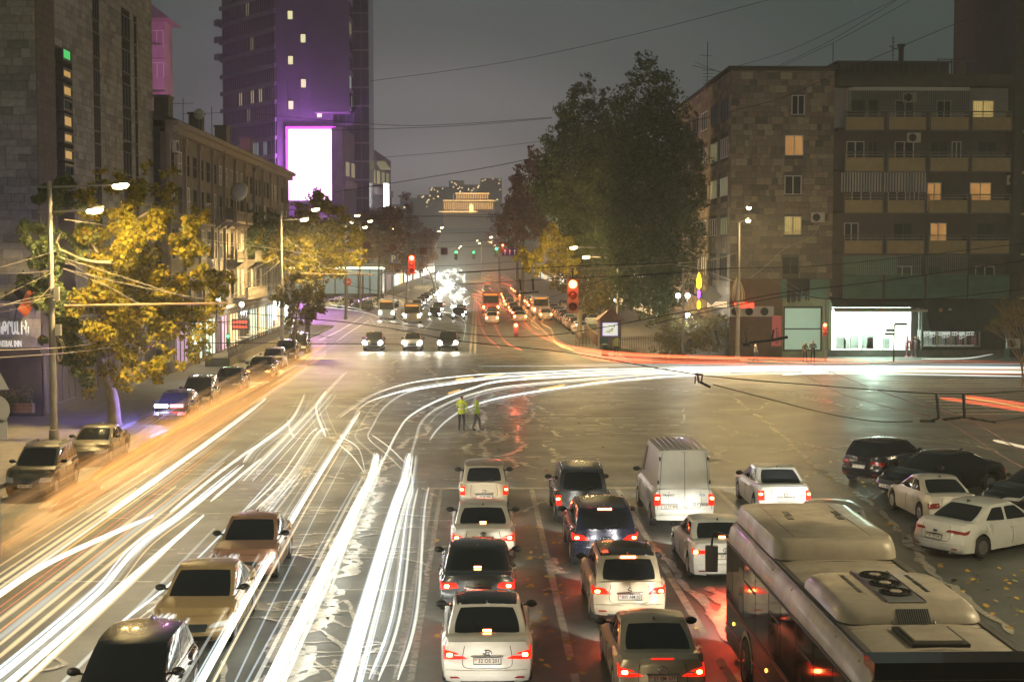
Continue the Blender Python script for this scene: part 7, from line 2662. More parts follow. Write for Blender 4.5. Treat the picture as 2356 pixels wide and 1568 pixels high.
for sd in (-1, 1):
 x = sd * (hw + .004)
 b = MB()
 b.box(min(x, x + sd * .012), max(x, x + sd * .012), -hl + .35, hl - .25, 1.28, 2.50)
 b.build('window_band', M_bgasket, BUS)
 y = -hl + .45
 k = 0
 while y < hl - .4:
  w = 1.22 if k != 4 else 1.0
  y1 = min(y + w, hl - .32)
  b = MB()
  xa = sd * (hw + .017)
  b.box(min(xa, xa + sd * .006), max(xa, xa + sd * .006), y + .02, y1 - .02, 1.33, 2.46)
  wdw = b.build('window', M_busg, BUS)
  if k in (2, 4, 6):
   b = MB()
   xa = sd * (hw + .026)
   b.box(min(xa, xa + sd * .01), max(xa, xa + sd * .01), y + .05, y1 - .05, 2.08, 2.12)
   b.build('vent_bar', M_trim, wdw)
  y = y1
  k += 1
 b = MB()
 b.box(min(x, x + sd * .014), max(x, x + sd * .014), -hl + .3, hl - .3, .40, 1.22)
 b.build('lower_panel', M_busd, BUS)
 for z in (1.245, .72):
  b = MB()
  b.box(min(x, x + sd * .03), max(x, x + sd * .03), -hl + .3, hl - .3, z, z + .03)
  b.build('trim_strip', mat('bus_strip_red', (0.30, 0.05, 0.04), .35), BUS)
 for yw in (hl - 2.6, -hl + 2.6):
  b = MB()
  n_ = 14
  for i in range(n_):
   a0, a1 = math.pi * i / n_, math.pi * (i + 1) / n_
   r0, r1 = .56, .66
   xx = sd * (hw + .03)
   b.face([(xx, yw + r0 * math.cos(a0), .5 + r0 * math.sin(a0)), (xx, yw + r1 * math.cos(a0), .5 + r1 * math.sin(a0)), (xx, yw + r1 * math.cos(a1), .5 + r1 * math.sin(a1)), (xx, yw + r0 * math.cos(a1), .5 + r0 * math.sin(a1))])
  b.build('wheel_arch', M_bus, BUS)
  b = MB()
  b.lathe([(0, sd * (hw + .02)), (.56, sd * (hw + .02))], 20, 'X', (0, yw, .5))
  b.build('wheel_well', M_well, BUS)
  b = MB()
  b.lathe([(.30, -.14), (.46, -.14), (.50, -.10), (.50, .10), (.46, .14), (.30, .14), (.28, .08), (0, .06)], 26, 'X')
  w = b.build('wheel', M_tyre, BUS, smooth=True, loc=(sd * (hw - .08), yw, .5), rot=(0, 0, 0 if sd > 0 else math.pi))
  b = MB()
  b.lathe([(.30, .145), (.27, .16), (.22, .11), (.12, .10), (.10, .17), (0, .17)], 20, 'X')
  b.build('rim', M_rim, w, smooth=True)
 for y in (hl - 1.2, 1.0, -2.0, -hl + 1.0):
  b = MB()
  xa = sd * (hw + .02)
  b.lathe([(0, 0), (.04, 0), (.03, .02), (0, .025)], 8, 'X')
  b.v = [((xa + sd * p[0]), p[1] + y, p[2] + .95) for p in b.v]
  b.build('side_marker', M_amber if sd < 0 else M_redlens, BUS)
b = MB()
for i in range(8):
 b.box(-hw - .05, -hw - .02, -hl + .45, -hl + 1.25, .50 + i * .085, .55 + i * .085)
b.build('engine_louvre', M_trim, BUS)
for y in (-4.9, -3.6, -.6, .95, 5.15):
 b = MB()
 b.tube([(-hw * .955, y, 2.81), (-hw * .84, y, BH + .004), (0, y, BH + .053), (hw * .84, y, BH + .004), (hw * .955, y, 2.81)], .008, 4)
 b.build('roof_seam', M_bgasket, BUS)
for sd in (-1, 1):
 b = MB()
 b.tube([(sd * hw * .90, -hl + .1, 2.92), (sd * hw * .90, hl - .6, 2.92)], .018, 5)
 b.build('gutter_rail', M_steel, BUS)
 b = MB()
 b.box(min(sd * hw * .80, sd * hw * .87), max(sd * hw * .80, sd * hw * .87), -hl + .2, hl - .9, BH + .0, BH + .028)
 b.build('roof_channel', M_concd, BUS)
def pod(name, y0, y1, w0, w1, h, zbase, parent, m, taper=.35, nose=.5):
 """rounded roof pod: plan half-width w0 (base) to w1 (top)"""
 b = MB()
 lv = [(0, 1.0, 0.0), (.35, .985, .03), (.7, .94, .12), (.9, .87, .26), (1.0, .78, .42)]
 ring0 = None
 nseg = 4
 rings = []
 for (t, k, inset) in lv:
  hwid = w0 + (w1 - w0) * (t ** 2)
  ya, yb = y0 + inset * nose, y1 - inset * nose * .6
  pts = []
  rc = .28 + inset * .3
  for cx, cy, a0 in ((hwid - rc, yb - rc, 0), (-hwid + rc, yb - rc, 90), (-hwid + rc, ya + rc, 180), (hwid - rc, ya + rc, 270)):
   for i in range(nseg + 1):
    a = R(a0 + 90 * i / nseg)
    pts.append((cx + rc * math.cos(a), cy + rc * math.sin(a), zbase + h * t))
  rings.append(len(b.v))
  b.v.extend(pts)
 n = len(pts)
 for i in range(len(rings) - 1):
  for k in range(n):
   k2 = (k + 1) % n
   b.f.append((rings[i] + k, rings[i] + k2, rings[i + 1] + k2, rings[i + 1] + k))
   b.m.append(0)
 b.f.append(tuple(rings[-1] + k for k in range(n)))
 b.m.append(0)
 return autosmooth(b.build(name, m, parent), 50)
zr = BH + .04
p_front = pod('front_roof_cover', 1.1, 5.15, 1.15, 1.10, .36, zr, BUS, M_bus, nose=.35)
for sx in (-.45, .55):
 for k in range(2):
  b = MB()
  b.box(sx + .05 * k, sx + .12 + .05 * k, 3.2 + .45 * k, 3.6 + .45 * k, zr + .361, zr + .368)
  b.build('black_scuff_mark', M_trim, p_front)
b = MB()
b.box(-.72, -.71, 1.5, 4.8, zr + .36, zr + .364)
b.box(.72, .73, 1.5, 4.8, zr + .36, zr + .364)
b.build('cover_seam', M_trim, p_front)
p_ac = pod('aircon_unit', -3.45, -.75, 1.10, .98, .24, zr, BUS, M_bus, nose=.9)
zt3 = zr + .241
b = MB()
b.box(-.27, .30, -3.1, -.98, zt3, zt3 + .012)
b.build('fan_deck', M_steel, p_ac)
for k in range(3):
 y = -1.28 - k * .60
 b = MB()
 b.lathe([(.255, 0), (.27, .02), (.24, .03), (.235, .0)], 22, c=(.015, y, zt3 + .013))
 b.build('fan_ring', M_trim, p_ac)
 b = MB()
 b.lathe([(0, .022), (.235, .022)], 20, c=(.015, y, zt3))
 b.build('fan_shade', M_well, p_ac)
 b = MB()
 b.lathe([(0, .045), (.09, .045), (.10, .03)], 14, c=(.015, y, zt3))
 b.build('fan_hub', M_bus, p_ac)
 b = MB()
 for i in range(12):
  a = 2 * math.pi * i / 12
  b.bar((.015 + .09 * math.cos(a), y + .09 * math.sin(a), zt3 + .035), (.015 + .235 * math.cos(a), y + .235 * math.sin(a), zt3 + .03), .008)
 b.tube([(.015 + .17 * math.cos(2 * math.pi * i / 20), y + .17 * math.sin(2 * math.pi * i / 20), zt3 + .033) for i in range(21)], .004, 4)
 b.build('fan_guard', M_trim, p_ac)
for sx in (-.56, .52):
 for k in range(3):
  b = MB()
  b.box(sx, sx + .07, -1.55 - k * .42, -1.20 - k * .42, zt3, zt3 + .006)
  b.build('vent_slot', M_trim, p_ac)
for sx in (-.30, .31):
 b = MB()
 b.tube([(sx, -.95, zt3 + .01), (sx, -3.0, zt3 + .01), (sx * 1.05, -3.35, zt3 - .10), (sx * 1.05, -3.47, zr)], .014, 5)
 b.build('cover_edge', M_trim, p_ac)
b = MB()
b.add([(-.24, -3.50, zr + .02), (.26, -3.50, zr + .02), (.26, -3.31, zr + .2), (-.24, -3.31, zr + .2)], [(0, 1, 2, 3)])
b.build('grille_plate', M_trim, p_ac)
b = MB()
for i in range(14):
 x = -.22 + i * .034
 b.bar((x, -3.515, zr + .025), (x, -3.325, zr + .205), .006)
b.build('grille_bar', M_steel, p_ac)
b = MB()
b.box(-.42, .42, -4.75, -3.75, zr, zr + .05)
hch = b.build('roof_hatch', M_bgasket, BUS)
b = MB()
b.box(-.34, .34, -4.67, -3.83, zr + .05, zr + .085)
b.build('hatch_lid', M_bus, hch)
b = MB()
b.box(-hw * .93, hw * .93, -hl - .10, -hl - .005, 1.2, 2.72)
b.build('rear_panel', P_black, BUS)
b = MB()
b.box(-hw * .93, hw * .93, -hl - .12, -hl + .42, 2.76, 3.0)
b.build('tail_fairing', P_black, BUS)
b = MB()
b.tube([(-hw + .1, hl - .15, 2.55), (-hw - .22, hl + .25, 2.6), (-hw - .25, hl + .28, 2.25)], .025, 6)
arm = b.build('mirror_arm', M_trim, BUS)
b = MB()
b.box(-hw - .38, -hw - .12, hl + .2, hl + .32, 1.72, 2.28)
b.build('mirror', M_chrome, arm)
b = MB()
b.box(-hw * .84, hw * .84, hl + .005, hl + .02, 1.0, 2.6)
b.build('windscreen', M_busg, BUS)
lamp_light('bus_headlight', (BUS.location.x - .9, BYF + .2, .8), (1, .93, .8), 800, .08, None, 'SPOT', (R(86), 0, 0), R(95), .6)
b = MB()
b.face(leaf_pts((BUS.location.x - .1, BUS.location.y + 1.45, zr + .02), .09, .4, .3))
tag(b.build('fallen_leaf', M_leafg), 'single yellow leaf lying on the bus roof', 'leaf')
# ================================================================ trees
M_bark = mat('plane_bark', (0.30, 0.25, 0.18), 0.85, noise=(3, 6), col2=(0.17, 0.14, 0.10))
M_barkd = mat('dark_bark', (0.11, 0.09, 0.07), 0.9, noise=(4, 6))
def leaf_mat(name, cols, trans=0.25):
 if name in MATS:
  return MATS[name]
 m = mat(name, rough=0.65, island=cols, spec=0.25)
 nt = m.node_tree
 bsdf = nt.nodes['Principled BSDF']
 out = [n for n in nt.nodes if n.type == 'OUTPUT_MATERIAL'][0]
 tr = nt.nodes.new('ShaderNodeBsdfTranslucent')
 mx = nt.nodes.new('ShaderNodeMixShader')
 mx.inputs[0].default_value = trans
 src = bsdf.inputs['Base Color'].links[0].from_socket
 nt.links.new(src, tr.inputs[0])
 nt.links.new(bsdf.outputs[0], mx.inputs[1])
 nt.links.new(tr.outputs[0], mx.inputs[2])
 nt.links.new(mx.outputs[0], out.inputs[0])
 return m
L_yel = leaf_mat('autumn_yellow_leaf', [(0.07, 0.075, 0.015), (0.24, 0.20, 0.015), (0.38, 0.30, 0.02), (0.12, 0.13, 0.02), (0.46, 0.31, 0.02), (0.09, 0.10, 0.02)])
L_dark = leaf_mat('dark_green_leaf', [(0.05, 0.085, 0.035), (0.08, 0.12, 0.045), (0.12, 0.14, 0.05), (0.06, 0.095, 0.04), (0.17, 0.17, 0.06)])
L_red = leaf_mat('russet_leaf', [(0.18, 0.07, 0.05), (0.26, 0.11, 0.06), (0.12, 0.06, 0.04), (0.22, 0.14, 0.06)])
L_olive = leaf_mat('olive_leaf', [(0.10, 0.09, 0.03), (0.20, 0.15, 0.04), (0.08, 0.09, 0.03), (0.27, 0.19, 0.05)])
L_pale = leaf_mat('pale_lit_leaf', [(0.36, 0.33, 0.33), (0.46, 0.40, 0.40), (0.28, 0.24, 0.26), (0.20, 0.17, 0.18)])  # white light on the far trees put into a pale leaf colour
STAR = [(math.cos(2 * math.pi * k / 10) * r, math.sin(2 * math.pi * k / 10) * r) for k, r in enumerate((1, .5, .95, .42, .75, .3, .75, .42, .95, .5))]
KITE = [(1, 0), (.1, .55), (-.8, 0), (.1, -.55)]
def leaves_mesh(name, clumps, n, size, m, rng, star=True):
 """n leaf faces spread over the clumps (centre, radius)"""
 prof = np.array(STAR if star else KITE)
 k = len(prof)
 w = np.array([c[1] ** 2 for c in clumps])
 idx = rng.choice(len(clumps), n, p=w / w.sum())
 C = np.array([tuple(c[0]) for c in clumps])[idx]
 Rr = np.array([c[1] for c in clumps])[idx]
 d = rng.normal(size=(n, 3))
 d /= np.linalg.norm(d, axis=1)[:, None]
 rad = Rr * rng.uniform(0.25, 1.0, n) ** 0.5
 P = C + d * rad[:, None] * np.array([1, 1, 0.85])
 nn = d * 0.6 + np.array([0, 0, 0.55]) + rng.normal(size=(n, 3)) * 0.55
 nn /= np.linalg.norm(nn, axis=1)[:, None]
 a = rng.normal(size=(n, 3))
 a -= nn * (a * nn).sum(1)[:, None]
 a /= np.linalg.norm(a, axis=1)[:, None]
 bb = np.cross(nn, a)
 s = size * rng.uniform(0.45, 1.35, n)
 V = P[:, None, :] + (a[:, None, :] * prof[None, :, 0:1] + bb[:, None, :] * prof[None, :, 1:2]) * s[:, None, None]
 V = V + nn[:, None, :] * (np.abs(prof[:, 1])[None, :, None] * 0.35 * s[:, None, None])
 V = V.reshape(-1, 3)
 me = bpy.data.meshes.new(name)
 me.vertices.add(n * k)
 me.vertices.foreach_set('co', V.astype(np.float32).ravel())
 me.loops.add(n * k)
 me.loops.foreach_set('vertex_index', np.arange(n * k, dtype=np.int32))
 me.polygons.add(n)
 me.polygons.foreach_set('loop_start', np.arange(0, n * k, k, dtype=np.int32))
 try:
  me.polygons.foreach_set('loop_total', np.full(n, k, dtype=np.int32))
 except Exception:
  pass
 me.materials.append(m)
 me.update(calc_edges=True)
 return me
def tree(label, base, blobs, Y, m, n, size, bark=M_bark, r0=.32, fork=None, name='tree', seed=0, sub=5, star=True, group=None, limbs=7, dy=1.0, trunk_top=None, lean=None, m2=None):
 """blobs: (px, py, radius in picture units) of the crown masses, all about distance Y"""
 rng = np.random.default_rng(seed)
 rr = random.Random(seed)
 base = Vector(base)
 t = thing(name, label, 'tree' if name == 'tree' else 'shrub', tuple(base), 0, group)
 u = Y / FP * 1.0
 masses = []
 grow_ = 1.28 if m in (L_dark, L_olive) else 1.06
 for (px, py, rp) in blobs:
  r = rp * u * grow_
  c = at(px, py, Y + rr.uniform(-1, 1) * min(3.5, 60 * u) * dy) - base
  masses.append((c, r))
 clumps = []
 for c, r in masses:
  k = max(4, int(sub * (r ** 1.3) * 2.2))
  for _ in range(k):
   d = Vector((rr.gauss(0, 1), rr.gauss(0, 1), rr.gauss(0, 1))).normalized() * r * rr.uniform(.45, .95)
   clumps.append((c + d, r * rr.uniform(.22, .44)))
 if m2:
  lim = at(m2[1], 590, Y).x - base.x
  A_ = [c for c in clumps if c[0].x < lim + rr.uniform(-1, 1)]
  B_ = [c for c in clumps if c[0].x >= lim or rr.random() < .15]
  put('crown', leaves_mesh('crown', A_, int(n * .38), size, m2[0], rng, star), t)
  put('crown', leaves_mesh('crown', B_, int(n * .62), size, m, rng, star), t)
 else:
  put('crown', leaves_mesh('crown', clumps, n, size, m, rng, star), t)
 cx = sum((c.x * r for c, r in masses), 0) / sum(r for c, r in masses)
 cy = sum((c.y * r for c, r in masses), 0) / sum(r for c, r in masses)
 zs = sorted(c.z for c, r in masses)
 zf = fork if fork else max(2.0, zs[0] * .7)
 ztop = zs[-1]
 fk = Vector((cx * .25, cy * .2, zf)) if lean is None else Vector(lean)
 b = MB()
 pts = bez([(0, 0, -.1), (fk.x * .35 + .08, fk.y * .4, zf * .5), tuple(fk), (cx * .6, cy * .5, zf + (ztop - zf) * .5), (cx * .9, cy * .8, zf + (ztop - zf) * .85)], 4)
 b.tube(pts, [max(.03, r0 * (1.25 if i == 0 else 1) * (1 - .9 * (i / (len(pts) - 1)) ** 1.1)) for i in range(len(pts))], 9)
 b.build('trunk', bark, t, smooth=True)
 for c, r in sorted(masses, key=lambda q: -q[1])[:limbs]:
  s = pts[min(len(pts) - 2, max(len(pts) // 3, int(len(pts) * .35 + rr.random() * 5)))]
  s = min(pts[len(pts) // 3:], key=lambda q: abs(q.z - (c.z - (c - q).length * .35)))
  mid = s.lerp(c, .5) + Vector((rr.uniform(-.3, .3), rr.uniform(-.3, .3), -.25 * r))
  b = MB()
  P = bez([tuple(s), tuple(mid), tuple(c)], 4)
  b.tube(P, [max(.02, r0 * .38 * (1 - .85 * i / (len(P) - 1))) for i in range(len(P))], 6)
  for _ in range(3):
   q = P[rr.randrange(4, len(P))]
   e = c + Vector((rr.uniform(-1, 1), rr.uniform(-1, 1), rr.uniform(-.6, 1))) * r * .8
   b.tube([q, q.lerp(e, .6) + Vector((0, 0, .1)), e], [.05, .03, .012], 5)
  b.build('branch', bark, t, smooth=True)
 return t
g = gnd(266, 985)
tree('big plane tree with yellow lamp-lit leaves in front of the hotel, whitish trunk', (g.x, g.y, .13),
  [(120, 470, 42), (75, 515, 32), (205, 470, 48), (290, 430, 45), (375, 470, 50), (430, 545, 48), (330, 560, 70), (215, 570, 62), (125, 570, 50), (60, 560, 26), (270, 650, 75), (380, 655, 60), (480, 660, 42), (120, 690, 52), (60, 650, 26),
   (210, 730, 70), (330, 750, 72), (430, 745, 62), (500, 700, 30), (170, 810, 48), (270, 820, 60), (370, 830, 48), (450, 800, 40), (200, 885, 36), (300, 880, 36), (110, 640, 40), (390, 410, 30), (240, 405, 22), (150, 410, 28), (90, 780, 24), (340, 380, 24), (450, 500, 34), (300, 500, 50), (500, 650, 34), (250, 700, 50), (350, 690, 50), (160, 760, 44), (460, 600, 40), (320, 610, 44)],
  69.5, L_yel, 42000, .135, r0=.33, seed=3, fork=3.4, limbs=14, lean=(-.7, 0, 3.4), m2=(L_dark, 175))  # left of the crown in dark leaves, its shade put into the colour
tree('plane tree against the screen with a yellow-lit middle, behind the second lamp post', (at(706, 740, 148).x, 148, 0.13),
  [(740, 480, 36), (700, 505, 38), (775, 500, 32), (650, 530, 40), (740, 540, 48), (800, 550, 36), (825, 590, 22), (690, 570, 42), (760, 600, 44), (640, 590, 38), (600, 570, 36), (590, 530, 24), (820, 540, 18), (700, 620, 36), (735, 455, 20)],
  139, L_yel, 17000, .20, seed=5, r0=.3, limbs=9, bark=M_barkd)
tree('small half-bare tree beside the lamp-lit columns', (at(671, 790, 120).x, 120, 0.13),
  [(690, 650, 26), (720, 670, 24), (660, 690, 26), (730, 700, 20), (700, 720, 26), (680, 745, 20), (735, 650, 16), (650, 650, 16)], 120, L_olive, 2600, .17, seed=6, r0=.2, limbs=6)
tree('dim tree between the old building and the second post', (at(560, 740, 135).x, 135, 0.13), [(560, 520, 36), (590, 555, 34), (545, 565, 28), (610, 510, 26)], 137, L_dark, 3000, .18, seed=8, r0=.2, bark=M_barkd)
tree('reddish tree left of the red traffic light', (at(870, 680, 235).x, 235, 0.13), [(860, 520, 34), (895, 500, 30), (835, 510, 24), (880, 560, 36), (840, 570, 30), (915, 545, 26), (905, 600, 26)], 238, L_red, 10000, .27, seed=9, r0=.3, star=False, bark=M_barkd)
tree('pale floodlit tree with a thin pointed top above the red light', (at(935, 680, 245).x, 245, 0.13), [(930, 450, 12), (935, 480, 18), (925, 510, 24), (950, 515, 22), (920, 550, 28), (955, 560, 28), (985, 545, 24), (975, 580, 24), (935, 590, 26)], 250, L_pale, 11000, .26, seed=10, r0=.25, star=False)
tree('low russet tree at the far left kerb', (at(1000, 640, 330).x, 330, 0.13), [(965, 600, 22), (990, 590, 16), (940, 615, 16)], 335, L_red, 2200, .34, seed=12, r0=.25, star=False, bark=M_barkd)
tree('tallest dark plane tree before the stone apartment block', (at(1536, 806, 129).x, 129, 0.13),
  [(1487, 140, 22), (1480, 175, 32), (1510, 190, 30), (1450, 200, 26), (1545, 205, 22), (1470, 240, 50), (1530, 260, 46), (1425, 270, 34), (1560, 300, 40), (1500, 320, 66), (1435, 345, 52), (1590, 340, 30), (1565, 390, 56), (1480, 420, 74), (1420, 440, 50), (1545, 470, 68), (1590, 450, 34),
   (1470, 520, 70), (1420, 540, 46), (1555, 550, 56), (1500, 600, 66), (1440, 620, 50), (1550, 620, 42), (1490, 670, 50), (1530, 690, 38), (1450, 680, 36), (1500, 720, 28)],
  127, L_dark, 44000, .185, seed=21, r0=.55, fork=5.0, limbs=14)
tree('second dark tree, left and lower than the tallest one', (at(1400, 770, 150).x, 150, 0.13),
  [(1347, 190, 20), (1340, 225, 30), (1310, 260, 30), (1370, 250, 24), (1340, 300, 46), (1290, 320, 34), (1385, 330, 34), (1310, 380, 54), (1265, 380, 30), (1375, 410, 50), (1330, 460, 60), (1270, 450, 42), (1250, 420, 24), (1390, 500, 50), (1330, 540, 50), (1380, 580, 46), (1405, 290, 34), (1410, 370, 48), (1405, 450, 50), (1395, 230, 22)],
 148, L_dark, 38000, .20, seed=22, r0=.4, limbs=10, bark=M_barkd)
tree('olive and orange tree behind the big red light', (at(1330, 760, 152).x, 152, 0.13), [(1330, 600, 36), (1380, 620, 34), (1350, 660, 34), (1400, 680, 28), (1300, 640, 30), (1420, 640, 24), (1370, 700, 24)], 150, L_olive, 9000, .19, seed=23, r0=.25)
tree('bright yellow-lit tree left of the big red light', (at(1335, 760, 146).x, 146, 0.13), [(1270, 545, 28), (1300, 570, 26), (1240, 570, 30), (1280, 600, 34), (1230, 610, 26), (1310, 610, 22), (1200, 590, 24)], 143, L_yel, 12000, .17, seed=24, r0=.25)
tree('russet tree farther up the right side', (at(1200, 690, 215).x, 215, 0.13), [(1230, 350, 18), (1225, 385, 26), (1250, 420, 28), (1200, 430, 26), (1225, 470, 34), (1185, 480, 28), (1210, 520, 34), (1165, 520, 24), (1240, 520, 28), (1175, 555, 24)], 218, L_red, 14000, .25, seed=25, r0=.3, star=False, bark=M_barkd)
tree('slim russet poplar top behind the right-hand trees', (at(1190, 660, 260).x, 260, 0.13), [(1190, 390, 12), (1186, 415, 15), (1192, 445, 18), (1180, 480, 20), (1165, 500, 18)], 262, L_red, 2600, .3, seed=26, r0=.3, star=False, bark=M_barkd)
tree('pale floodlit tree at the far right kerb', (at(1150, 650, 300).x, 300, 0.13), [(1140, 500, 16), (1150, 530, 20), (1130, 540, 16), (1145, 560, 18), (1160, 575, 16)], 302, L_pale, 2600, .3, seed=27, r0=.25, star=False)
for k, (lab, bl, px, Yb) in enumerate([('round leafy shrub left of the steel post', [(1530, 745, 26), (1555, 765, 30), (1525, 785, 28), (1560, 795, 24)], 1545, 120), ('yellowish shrub between the steel post and the lamp post', [(1600, 745, 28), (1640, 755, 30), (1615, 780, 28), (1660, 740, 20), (1650, 785, 22)], 1630, 119.5),
            ('spreading shrub with long sprays right of the lamp post', [(1690, 755, 24), (1715, 765, 20), (1735, 745, 14), (1690, 785, 18), (1745, 730, 8)], 1700, 119), ('low trimmed bush at the foot of the kiosk trees', [(1545, 810, 22), (1585, 812, 16)], 1560, 117)]):
 tree(lab, (at(px, 820, Yb).x, Yb, .13), bl, Yb, L_olive, 2600 if k < 3 else 900, .10, seed=40 + k, r0=.06, name='shrub', limbs=5, dy=.3)
q = gnd(2350, 835)
t = thing('shrub', 'bare twiggy shrub with dry leaves lit orange at the right edge', 'shrub', (at(2352, 800, 92).x, 92, .0))
rr = random.Random(5)
b = MB()
tips = []
def grow(p, d, L_, r, depth):
 if depth == 0 or r < .006:
  tips.append(p)
  return
 q = p + d * L_
 b.tube([p, (p + q) / 2 + Vector((rr.uniform(-.05, .05), rr.uniform(-.05, .05), 0)), q], [r, r * .85, r * .7], 4)
 for _ in range(rr.choice([2, 3, 3])):
  nd = (d + Vector((rr.uniform(-.7, .55), rr.uniform(-.5, .5), rr.uniform(-.25, .5)))).normalized()
  grow(q, nd, L_ * rr.uniform(.6, .85), r * .68, depth - 1)
for k in range(4):
 grow(Vector((rr.uniform(-.4, .4), rr.uniform(-.3, .3), 0)), Vector((rr.uniform(-.5, .2), rr.uniform(-.2, .2), 1)).normalized(), 1.7, .07, 6)
b.build('branches', mat('dry_twig', (0.30, 0.22, 0.14), .8), t)
rng = np.random.default_rng(4)
put('foliage', leaves_mesh('foliage', [(p, .25) for p in tips], 3200, .07, L_olive, rng), t)
# ================================================================ light trails of the passing traffic (glowing threads at lamp height)
TM = {}
def glow_mat(name, c, es):
 """light hanging in the air: it adds to what lies behind, thinner towards the rim of the thread"""
 m = bpy.data.materials.new(name)
 m.use_nodes = True
 nt = m.node_tree
 nt.nodes.clear()
 o = nt.nodes.new('ShaderNodeOutputMaterial')
 a = nt.nodes.new('ShaderNodeAddShader')
 t = nt.nodes.new('ShaderNodeBsdfTransparent')
 e = nt.nodes.new('ShaderNodeEmission')
 e.inputs[0].default_value = (*c, 1)
 lw = nt.nodes.new('ShaderNodeLayerWeight')
 lw.inputs[0].default_value = 0.5
 mr = nt.nodes.new('ShaderNodeMapRange')
 mr.inputs[1].default_value = 1.0
 mr.inputs[2].default_value = 0.62
 mr.inputs[3].default_value = 0.0
 mr.inputs[4].default_value = es
 nt.links.new(lw.outputs['Facing'], mr.inputs[0])
 nt.links.new(mr.outputs[0], e.inputs[1])
 nt.links.new(t.outputs[0], a.inputs[0])
 nt.links.new(e.outputs[0], a.inputs[1])
 nt.links.new(a.outputs[0], o.inputs[0])
 return m
def tmat(c, es):
 k = (c, es)
 if k not in TM:
  TM[k] = glow_mat('trail_%d' % len(TM), c, es)
 return TM[k]
WHT, CRM, AMB, ORG, REDT, BLU = (0.92, 0.94, 0.82), (1.0, 0.80, 0.48), (1.0, 0.55, 0.13), (0.85, 0.33, 0.06), (1.0, 0.13, 0.05), (0.70, 0.82, 0.90)
rt2 = random.Random(17)
def trail(label, pts, r, c=WHT, es=1.0, z=.66, group='headlight trails', flat=None, name='light_trail', taper=True, n=8):
 P = [gnd(x, y, z) for x, y in pts]
 Q = bez(P, n)
 N = len(Q)
 rs = [r * (min(1, .35 + i / 4, .35 + (N - 1 - i) / 4) if taper else 1) for i in range(N)]
 b = MB()
 b.tube(Q, rs, 6)
 o = b.build(name, tmat(c, es))
 tag(o, label, 'light trail', group)
 return o
